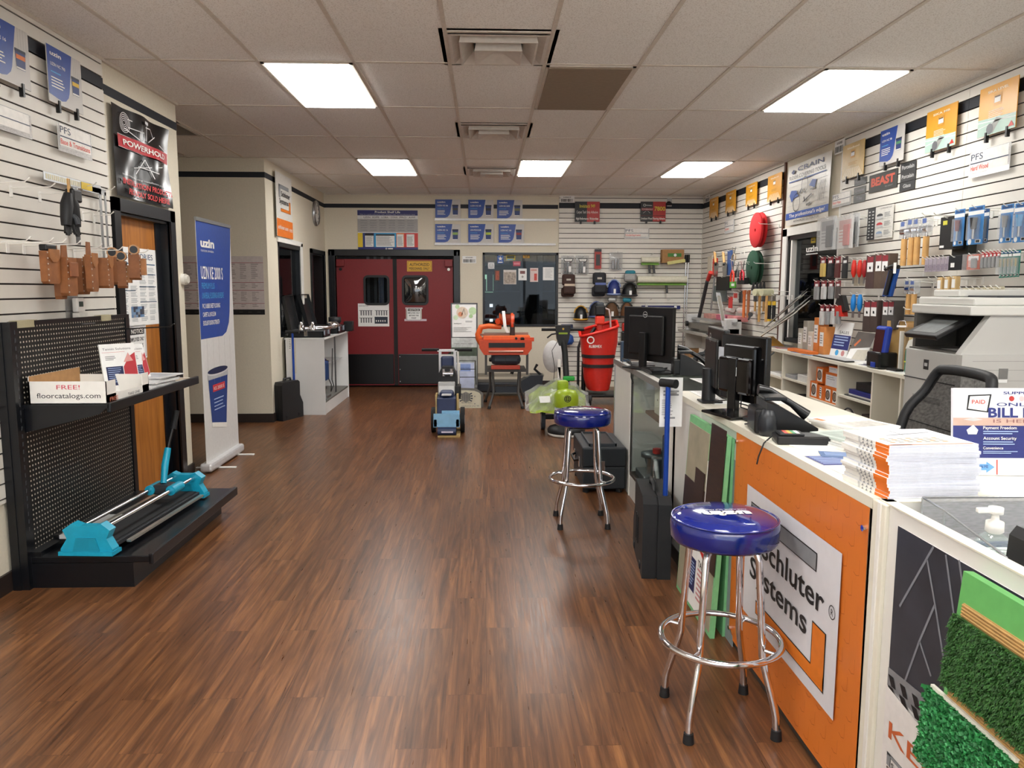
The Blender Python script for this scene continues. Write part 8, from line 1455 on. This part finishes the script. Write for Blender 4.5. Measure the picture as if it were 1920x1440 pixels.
# ------------------------------------------------ back counter with cubbies
BX, BT = 3.0, .92; XW = XR-.02; ys = [5.0, 5.43, 5.84, 6.43, 7.04, 7.66, 8.26]
t = thing('cubby_counter', 'white back counter with open pigeonhole shelves along the right wall', 'cabinet', (3.2, 6.6, 0)); mb = MB(); mb.box(XW-.01, XW, ys[0], ys[-1], 0, BT-.025, LAM).box(BX, XW, ys[0], ys[-1], .1, .12, LAM)
part('carcass', mb, t, True); part('top', MB().box(BX-.015, XW, ys[0], ys[-1]+.03, BT-.025, BT, EDGE), t, True)
for y in ys: part('divider', MB().box(BX, XW-.01, y-.011, y+.011, .0, BT-.025, EDGE), t, True)
for (a, b, zs) in ((0, 1, (.50, .33)), (1, 2, (.30,)), (2, 3, (.645, .32)), (3, 4, (.54, .3)), (4, 5, (.655, .42)), (5, 6, (.64, .35))):
    for z in zs: part('shelf', MB().box(BX+.005, XW-.01, ys[a]+.011, ys[b]-.011, z-.018, z, EDGE), t, True)
t = thing('far_back_counter', 'far grey topped back counter running to the back corner', 'cabinet', (3.2, 10.1, 0)); mb = MB(); mb.box(XW-.01, XW, 8.3, 11.85, 0, .9, LAM).box(BX+.1, XW, 11.83, 11.85, 0, .9, LAM).box(BX+.0, XW, 8.3, 8.32, 0, .9, LAM).box(BX+.02, XW, 10.4, 10.42, 0, .9, LAM).box(BX, XW, 8.3, 11.85, .1, .12, LAM); part('carcass', mb, t, True)
part('top', MB().box(BX-.02, XW, 8.3, 11.85, BT-.03, BT+.003, K('#a39f97', .45)), t, True); part('shelf', MB().box(BX+.03, XW, 8.32, 11.83, .5, .52, LAM), t, True)
mb = MB(); mb.box(3.05, 3.3, 11.4, 11.7, .521, .64, CARD); solo('cardboard_box', mb, 'small cardboard box on the far back counter shelf near the corner', 'box'); mb = MB(); mb.box(3.05, 3.3, 10.6, 10.9, .521, .7, WHITE); solo('white_box', mb, 'white box on the far back counter shelf', 'box')
# orange fan boxes
OB = K('#dd7226', .5)
def obox(lab, y0, y1, z0, h, style):
    t = thing('orange_box', lab, 'box', (3.14, (y0+y1)/2, z0)); w = (y1-y0); part('carton', MB().box(-.12, .12, -w/2, w/2, 0, h, OB), t); mb = MB(); mb.M = frame((-.1208, w/2, 0), 'R')
    if style == 0: mb.rect(w*.2, h*.1, w*.9, h*.9, W3, 0); mb.ring(w*.5, h*.5, h*.33, h*.12, K('#5a4a3e', .5), .0006); mb.disc(w*.5, h*.5, h*.2, K('#8c7a68', .5), .0006)
    elif style == 1: mb.rect(w*.05, h*.12, w*.95, h*.88, K('#d9d9dd', .5), 0); mb.lines(w*.15, h*.5, w*.8, h*.75, 2, GREY, .0006, .35)
    elif style == 2: mb.rect(w*.3, h*.1, w*.6, h*.9, W3, 0); mb.lines(w*.33, h*.2, w*.58, h*.85, 4, BLACK, .0006)
    part('printed_label', mb, t)
z = .541
for a in ((6.86, 7.02, z, .15, 0, 'orange box with round window print, bottom left in the pigeonhole'), (6.72, 6.85, z, .13, 2, 'orange box with black text strip, bottom middle in the pigeonhole'), (6.58, 6.71, z, .13, 0, 'orange and white box, bottom second from right in the pigeonhole'), (6.45, 6.57, z, .13, 0, 'orange and white box, bottom right in the pigeonhole'), (6.76, 6.9, z+.151, .14, 0, 'orange box with round window on the second layer in the pigeonhole'), (6.45, 6.71, z+.131, .13, 1, 'orange box with a large grey label on the second layer'), (6.45, 6.65, z+.262, .06, 1, 'flat orange box on top of the pigeonhole pile')):
    obox(a[5], a[0], a[1], a[2], a[3], a[4])
# binders and odds in the other cells
def bx3(name, lab, cat, x0, x1, y0, y1, z0, z1, m, bev=.003): mb = MB(); mb.box(x0, x1, y0, y1, z0, z1, m, bev); return solo(name, mb, lab, cat)
bx3('ring_binder', 'dark blue ring binder lying in the pigeonhole right of the orange boxes', 'binder', 3.03, 3.3, 5.9, 6.28, .6725, .71, K('#16267a', .4)); bx3('ring_binder', 'black ring binder on top of the blue one in the pigeonhole', 'binder', 3.05, 3.3, 5.92, 6.2, .711, .775, BLK2); bx3('document_folder', 'thin dark folder lying under the binders', 'folder', 3.03, 3.3, 5.88, 6.36, .6455, .655, DGREY); bx3('document_folder', 'white paper wallet lying between folder and binder', 'folder', 3.04, 3.3, 5.9, 6.3, .656, .671, PAPER)
t = thing('round_dial_device', 'round black and white disc device in the lower pigeonhole right of the orange boxes', 'device', (3.1, 6.28, .322)); part('disc', MB().cyl((-.06, 0, .11), (-.04, 0, .11), .11, K('#c4c1b8', .5), n=26).cyl((-.065, 0, .11), (-.06, 0, .11), .055, BLACK, n=22), t); part('hub', MB().cyl((-.068, 0, .11), (-.065, 0, .11), .02, WHITE, n=12), t); part('ring', MB().tube([(-.06, .11*math.cos(k*PI/12), .11+.11*math.sin(k*PI/12)) for k in range(24)], .008, DGREY, 6, closed=True), t)
bx3('dark_box', 'dark brown box beside the round disc device', 'box', 3.08, 3.32, 5.95, 6.14, .3205, .52, K('#3b342f', .6)); bx3('catalog_pile_item', 'dark bag of small tools in the lower pigeonhole below the orange boxes', 'bag', 3.05, 3.3, 6.5, 6.9, .3005, .38, BLK2, .02)
for i, (y, c, n) in enumerate(((7.5, '#9a9c9e', 'grey paper stack on the shelf left of the orange boxes'), (7.2, '#d9d9d5', 'white labelled box on the shelf left of the orange boxes'))): bx3('paper_stack', n, 'papers', 3.02, 3.28, y-.12, y+.12, .6555, .69+.03*i, K(c, .5))
bx3('paper_stack', 'papers on the middle shelf of the farthest pigeonhole', 'papers', 3.02, 3.28, 7.75, 8.1, .6405, .665, PAPER); bx3('black_device', 'black device on the lower shelf of the second pigeonhole', 'device', 3.03, 3.28, 7.15, 7.5, .4205, .5, BLK2, .01); bx3('black_device', 'small black gadget with white cup in the pigeonhole beside the chair', 'device', 3.03, 3.15, 5.5, 5.7, .5005 if False else .3005, .4, BLACK, .02); bx3('small_black_tool', 'small black tool on the shelf next to the copier', 'device', 3.02, 3.2, 5.08, 5.3, .5005, .54, BLACK, .008)
# on the back counter: leaflets, holders, rack
for i, (y, c, n) in enumerate(((8.0, '#c9757a', 'red and white leaflet lying at the far end of the pigeonhole counter'), (7.75, '#d8d8d4', 'white leaflet next to the red one on the back counter'), (7.4, '#3f74b5', 'blue leaflet lying on the back counter'), (7.1, '#5c9ad0', 'light blue leaflet lying on the back counter'))): book('leaflet', n, 'leaflet', 3.03, y-.1, BT+.001, .2, .16, .003, .2*i-.2, K(c, .5), lambda mb, w, h, z: mb.lines(w*.1, h*.2, w*.8, h*.8, 4, WHITE, z))
book('leaflet', 'leaflet with a dark photo lying in the middle of the back counter', 'leaflet', 3.03, 5.95, BT+.001, .2, .3, .002, 0, PAPER, lambda mb, w, h, z: (mb.rect(w*.1, h*.3, w*.8, h*.8, K('#3a3550', .5), z), mb.rect(w*.4, h*.1, w*.8, h*.25, RED, z))); book('paper_sheet', 'white papers spread out on the back counter left of the copier', 'paper', 3.05, 5.3, BT+.001, .22, .4, .002, .1, PAPER, lambda mb, w, h, z: mb.lines(w*.1, h*.1, w*.9, h*.9, 6, LGREY, z)); book('paper_sheet', 'paper pile with a red edge below the blade boxes on the back counter', 'paper', 3.1, 6.2, BT+.001, .22, .3, .012, 0, PAPER, None)
mb = MB(); mb.box(3.02, 3.28, 6.35, 7.0, BT+.001, BT+.012, BLACK, .003).box(3.03, 3.27, 6.37, 6.98, BT+.012, BT+.014, LGREY); solo('laptop', mb, 'closed flat black laptop lying in front of the leaflet holders', 'laptop')
def standleaf(lab, y, w, h, draw, lean=.25, x=3.16, rz=0):
    r = Vector((.15, -1, 0)).normalized(); u = Vector((lean, 0, 1)).normalized(); M = frame((x, y, BT+.0145), (r, u, r.cross(u))); return flatbook('leaflet_holder', lab, 'leaflet holder', M, w, h, .006, draw)
standleaf('upright navy and white leaflet with a black printed word on the back counter', 6.95, .26, .31, lambda mb, w, h, z: (mb.rect(0, h*.2, w, h*.62, NB, z), mb.lines(w*.1, h*.26, w*.9, h*.58, 4, LBL, z+.0005), mb.text('SALES', w*.3, h*.66, h*.08, BLACK, w*.55, z), mb.line(w*.15, h*.75, w*.35, h*.95, .004, GREY, z), mb.disc(w*.4, h*.1, w*.1, SKY, z), mb.disc(w*.75, h*.1, w*.1, K('#c98a8a', .5), z)), .2)
standleaf('upright brown and grey leaflet with an orange accent next to the navy one', 6.62, .26, .25, lambda mb, w, h, z: (mb.poly([(0, h*.35), (w, h*.5), (w, h), (0, h)], K('#5d544e', .5, 0, .2, 10), z), mb.poly([(w*.1, h*.5), (w*.3, h*.75), (w*.38, h*.7), (w*.2, h*.45)], K('#d8703a', .5), z+.0006), mb.poly([(w*.3, 0), (w, 0), (w, h*.4), (w*.4, h*.35)], K('#c9c3b4', .5), z)), .45)
for i, (y, z1, c, n) in enumerate(((7.62, .22, '#c8c4b8', 'tall white pack standing on the back counter below the side window'), (7.5, .3, '#a3a096', 'tall grey pack standing on the back counter below the side window'), (7.38, .2, '#d9d2c4', 'short cream pack standing on the back counter'), (7.25, .34, '#cf7a35', 'tall orange and white pack on the back counter'), (7.12, .26, '#d98e4e', 'orange sample pack on the back counter by the leaflets'))):
    t = thing('sample_pack', n, 'sample pack', (3.2, y, BT+.0045)); part('box', MB().box(-.05, .05, -.05, .05, 0, z1, K(c, .5), .003), t); mb = MB(); mb.M = frame((-.0508, .05, 0), 'R'); mb.rect(.01, z1*.3, .09, z1*.8, W3, 0).lines(.02, z1*.35, .08, z1*.7, 4, GREY, .0006); part('label', mb, t)
bx3('orange_tray', 'orange flat tray on the back counter in front of the sample packs', 'tray', 3.02, 3.12, 7.1, 7.6, BT+.0045, BT+.03, OB)
t = thing('profile_sample_rack', 'clear acrylic rack fanning out dark and silver trim profiles', 'display rack', (3.12, 8.35, BT+.004))
for i in range(4):
    u = Vector((.02, -.95, .30+.03*i)).normalized(); r = Vector((.75, .1, .6)); n_ = r.cross(u).normalized(); r = u.cross(n_); mm = frame((-.12+.03*i, .1-.06*(i % 2), .06+.055*i), (r, u, n_)); mb = MB(); mb.M = mm; mb.box(0, .26, 0, .95-.1*i, 0, .004, (K('#d6d3ca', .3, 0, .05), PLASTIC)[i % 2]); part('acrylic_leaf', mb, t)
    for k in range(4): mb = MB(); mb.M = mm; mb.box(.01+.062*k, .055+.062*k, .03, .9-.1*i, .005, .012, (K('#6b645a', .35, .3), K('#e4e0d6', .4, .1), K('#3c3733', .4), STEEL)[(k+i) % 4]); part('trim_profile', mb, t)
part('base', MB().box(-.1, .18, -.25, .3, 0, .006, PLASTIC), t); mb = MB(); mb.M = X(-.02, -.1, .03) @ RX(.4) @ RZ(.2); mb.box(-.1, .1, -.14, .14, 0, .004, K('#d99a2a', .5)); part('yellow_sample', mb, t, False, 'yellow sample card')
book('sample_chart', 'pink and blue printed chart lying under the acrylic rack', 'leaflet', 2.99, 8.1 if False else 8.05, BT+.006, .12, .3, .002, 0, K('#b9a4a8', .5, 0, .4, 30), None)
# far counter tools
t = thing('rail_tile_cutter', 'long grey rail tile cutter with red and pink labelled boxes on the far back counter', 'tile cutter', (3.12, 10.6, BT+.004)); GM2 = K('#77736c', .4, .5)
part('beam', MB().box(-.08, .08, -1.0, 1.0, .04, .12, GM2, .01), t); part('guide_rail', MB().box(-.03, .03, -1.05, 1.05, .17, .2, STEEL), t)
for y in (-.95, .95): part('end_block', MB().box(-.1, .1, y-.05, y+.05, 0, .24, LGREY, .01), t)
part('lever', MB().tube([(0, .6, .2), (-.02, .35, .45), (-.04, .1, .72)], .025, DGREY, 10), t); part('lever_joint', MB().cyl((-.03, .1, .74), (-.03, -.02, .84), .03, K('#c43b34', .4), n=12), t, False, 'red joint'); part('adjust_knob', MB().cyl((-.12, .9, .1), (-.08, .9, .1), .04, BLACK, n=14), t)
for i, (y, c, n, r) in enumerate(((10.9, '#c98f86', 'pink labelled blade box on the far rail tile cutter', 0), (10.3, '#b0586c', 'magenta labelled blade box on the far rail tile cutter', 0), (9.8, '#c97f80', 'red labelled blade box nearest on the far tile cutter', 0))): bx3('blade_box', n, 'box', 3.16, 3.3, y-.2, y+.2, BT+.205, BT+.27, K(c, .5, 0, .2, 12))
mb = MB(); mb.box(3.0, 3.04, 9.5, 10.1, BT+.005, BT+.11, K('#1d2c4e', .4), .004); [mb.cyl((2.99, y, BT+.03+.05*q), (3.0, y, BT+.03+.05*q), .012, WHITE, n=10) for y in (9.53, 10.07) for q in (0, 1)]; solo('blue_blade_case', mb, 'dark blue case with white rivets at the far counter edge', 'case')
mb = MB(); mb.tube([(2.99, 8.9, BT+.03), (3.05, 9.25, BT+.03)], .032, K('#cfc9b9', .6), 14); solo('paper_roll', mb, 'short cream roll lying at the far counter edge', 'roll')
mb = MB(); mb.tube([(3.04, 9.3, BT+.03), (3.0, 9.9, BT+.02), (2.99, 10.3, BT+.02)], .018, DGREY, 8); solo('dark_bar', mb, 'dark bar lying behind the short cream roll', 'bar')
for i, (y, n) in enumerate(((10.4, 'farthest of three white tubes over the rail tile cutter'), (9.9, 'middle of three white tubes over the rail tile cutter'), (9.4, 'nearest of three white tubes over the rail tile cutter'))): mb = MB(); mb.cyl((3.32, y-.12, BT+.34), (3.32, y+.12, BT+.34), .035, WHITE, n=14); solo('white_tube', mb, n, 'tube', 'white tubes on the far counter')
r_ = at(1333, 580, 'x', 3.15); mb = MB(); mb.cyl((3.15, r_.y, BT+.32), (3.18, r_.y-.05, 1.83), .012, STEEL, n=10); mb.box(3.15, 3.2, r_.y-.1, r_.y, 1.72, 1.96, K('#c9301f', .4), .01); solo('floor_scraper_pole', mb, 'tall steel pole tool with a red head standing on the far back counter', 'pole tool')
mb = MB(); mb.M = X(3.05, 9.75, BT+.13) @ RX(-.65) @ RZ(.1); mb.box(-.03, .03, -.004, .0, 0, .55, PLASTIC).box(-.022, .022, -.006, -.004, .1, .5, K('#8c8880', .3, .5)); solo('slanted_ruler', mb, 'slanted clear and silver strip leaning over the far counter', 'strip')
mb = MB(); mb.tube([(3.2, 9.3, BT+.25), (3.15, 9.1, BT+.3), (3.1, 8.95, BT+.32)], .02, DGREY, 8, rr=[.012, .016, .03]); solo('heat_tool', mb, 'grey tool with black tip lying above the far counter clutter', 'tool')
for i in range(3): book('magazine', ('lowest', 'middle', 'top')[i]+' grey catalog between the cream roll and the acrylic rack', 'catalog', 3.0+.01*i, 8.65, BT+.004+.012*i, .24, .4, .011, .05*i, K(('#8c8c8c', '#b4b0a8', '#7c8894')[i], .5), None, 'grey catalogs on the far counter')
# near items on back counter
t = thing('stamp_holder', 'blue and black upright device with a dark red window on the back counter', 'device', (3.08, 5.88, BT+.001), math.radians(0)); BLU = K('#1c3aa0', .35)
mb = MB(); mb.box(-.07, .08, -.1, .1, 0, .13, K('#0b0b0d', .2), .015); part('base', mb, t); mb = MB(); mb.M = X(-.02, 0, .06) @ RY(.12); mb.box(-.025, .03, -.085, .085, 0, .27, BLU, .02); part('shell', mb, t)
mb = MB(); mb.M = X(-.02, 0, .06) @ RY(.12); mb.box(-.028, -.024, -.065, .065, .06, .24, K('#3c1216', .25)); part('window', mb, t, False, 'dark red window'); part('button', MB().box(-.075, -.068, -.05, .02, .01, .05, BLU, .003), t)
t = thing('clipboard', 'brown clipboard with a steel clip standing upright on the back counter', 'clipboard', (3.2, 5.84, BT+.001), math.radians(48)); mb = MB(); mb.M = RY(.1); mb.box(0, .004, -.11, .11, 0, .37, K('#ae8a4e', .5, 0, .06)); part('board', mb, t); mb = MB(); mb.M = RY(.1); mb.box(-.012, 0, -.05, .05, .32, .335, CHROME).tube([(-.006, -.03, .335), (-.012, -.02, .37), (-.012, .02, .37), (-.006, .03, .335)], .005, CHROME, 6); part('clip', mb, t)
for i, (y, z1, c, n) in enumerate(((5.70, .3, '#dedbd2', 'white folder standing right of the clipboard'), (5.67, .33, '#9c8360', 'brown folder standing right of the clipboard'), (5.64, .28, '#d8c690', 'cream folder standing right of the clipboard'), (5.72, .36, '#c9a06c', 'tan folder standing behind the white one'))): bx3('file_folder', n, 'folder', 3.12+.02*i, 3.3, y-.008, y+.008, BT+.001, BT+z1, K(c, .6), .001)
bx3('file_sorter', 'black base of the upright file sorter', 'file sorter', 3.05, 3.11, 5.6, 5.74, BT+.001, BT+.02, BLACK)
t = thing('spray_bottle', 'white and green cleaner jug between the folders and the copier', 'bottle', (3.12, 5.46, BT+.001)); part('body', MB().box(-.05, .05, -.075, .075, 0, .18, K('#15806c', .4), .015), t); part('shoulder', MB().prism([(-.075, .18), (.075, .18), (.04, .24), (-.05, .27)], 'yz', -.045, .045, K('#e3e3dc', .4)), t); part('cap', MB().cyl((0, -.04, .235), (0, -.06, .27), .02, WHITE, n=12), t); part('label', MB().box(-.052, -.05, -.07, .07, .08, .09, K('#c9d03c', .5)), t)
bx3('framed_card', 'small dark framed card leaning on the wall above the green jug', 'card', 3.33, 3.345, 5.02, 5.16, 1.2, 1.33, K('#1b2740', .4)); 
# ------------------------------------------------ copier
CW = K('#c2c1bd', .42, 0, .02, 5); CW2 = K('#d8d7d2', .4, 0, .02, 5); CDK = K('#5a5753', .5); cy0, cy1 = 3.78, 4.78
t = thing('copier', 'large grey office copier with a tilted touch screen behind the mesh chair', 'copier', (2.95, (cy0+cy1)/2, 0)); fx = 2.66
mb = MB(); mb.box(fx, 3.32, 4.25, cy1, .0, 1.165, CW, .006); part('lower_body', mb, t, True)
mb = MB(); mb.prism([(fx+.0, 1.165), (3.32, 1.165), (3.32, 1.40), (fx+.17, 1.40), (fx+.14, 1.36)], 'xz', 4.22, 4.27, CW); mb.prism([(fx+.0, .4), (3.32, .4), (3.32, 1.165), (fx, 1.165)], 'xz', 4.2, 4.25, CW); part('side_panel', mb, t, True)
mb = MB(); mb.box(fx+.01, 3.3, 4.27, cy1-.02, 1.166, 1.175, CDK).box(fx+.3, 3.3, 4.27, cy1-.02, 1.17, 1.38, K('#2e2d2b', .6)).box(fx+.04, 3.3, cy1-.03, cy1, 1.166, 1.4, CDK); part('output_bay', mb, t, True)
mb = MB(); mb.box(fx+.03, 3.32, 4.2, cy1+.02, 1.385, 1.44, CW2, .008).box(fx+.06, 3.32, 4.22, cy1, 1.44, 1.485, CW2, .01); part('scanner_unit', mb, t, True)
mb = MB(); mb.box(fx+.2, 3.3, 4.24, 4.7, 1.485, 1.495, K('#3b3d42', .5)).box(fx+.14, 3.32, 4.5, 4.76, 1.487, 1.53, CW2, .01); part('document_feeder', mb, t, True)
mb = MB(); M_ = X(fx+.02, 4.52, 1.30) @ RY(math.radians(-28)); mb.M = M_; mb.box(-.1, .14, -.17, .17, -.02, .012, BLACK, .008); part('control_panel', mb, t, True); mb = MB(); mb.M = M_; mb.box(-.07, .08, -.12, .12, .0125, .0135, K('#8b8f90', .2)); part('touch_screen', mb, t, True)
mb = MB(); mb.box(fx-.004, fx, 4.25, cy1, .985, .991, DGREY).box(fx-.004, fx, 4.25, cy1, .72, .724, DGREY).box(fx-.004, fx, 4.25, cy1, .46, .464, DGREY)
for z in (.86, .6): mb.box(fx-.008, fx, 4.38, 4.66, z, z+.03, K('#9a9996', .5))
part('paper_drawer', mb, t, True); part('emblem', MB().box(fx-.003, fx, 4.52, 4.57, 1.05, 1.11, K('#2a2a2c', .4)).box(fx-.004, fx-.003, 4.53, 4.56, 1.07, 1.09, LGREY), t, True)
mb = MB(); mb.M = frame((fx+.06, 4.199, .7), 'B'); L_ = K('#8a8986', .5)
for (a, b, c, d) in ((0, .43, .6, .432), (.02, .38, .6, .382), (.02, .1, .022, .38), (.0, .32, .6, .3215), (.06, .27, .3, .272), (.06, .05, .3, .052), (.06, .05, .062, .27), (.3, .05, .302, .27), (.36, 0, .362, .25)): mb.rect(a, b, c, d, L_, .0)
mb.box(.155, .205, .33, .39, 0, .004, K('#7d7c7a', .5)).box(.155, .205, .31, .33, 0, .003, W3).box(.15, .19, .26, .272, 0, .003, K('#7d8a92', .5)); part('bypass_door', mb, t, True)
mb = MB(); mb.M = X(fx+.12, 4.5, 1.176); mb.box(-.03, .07, -.1, .05, 0, .002, LGREY); part('instruction_label', mb, t, True)
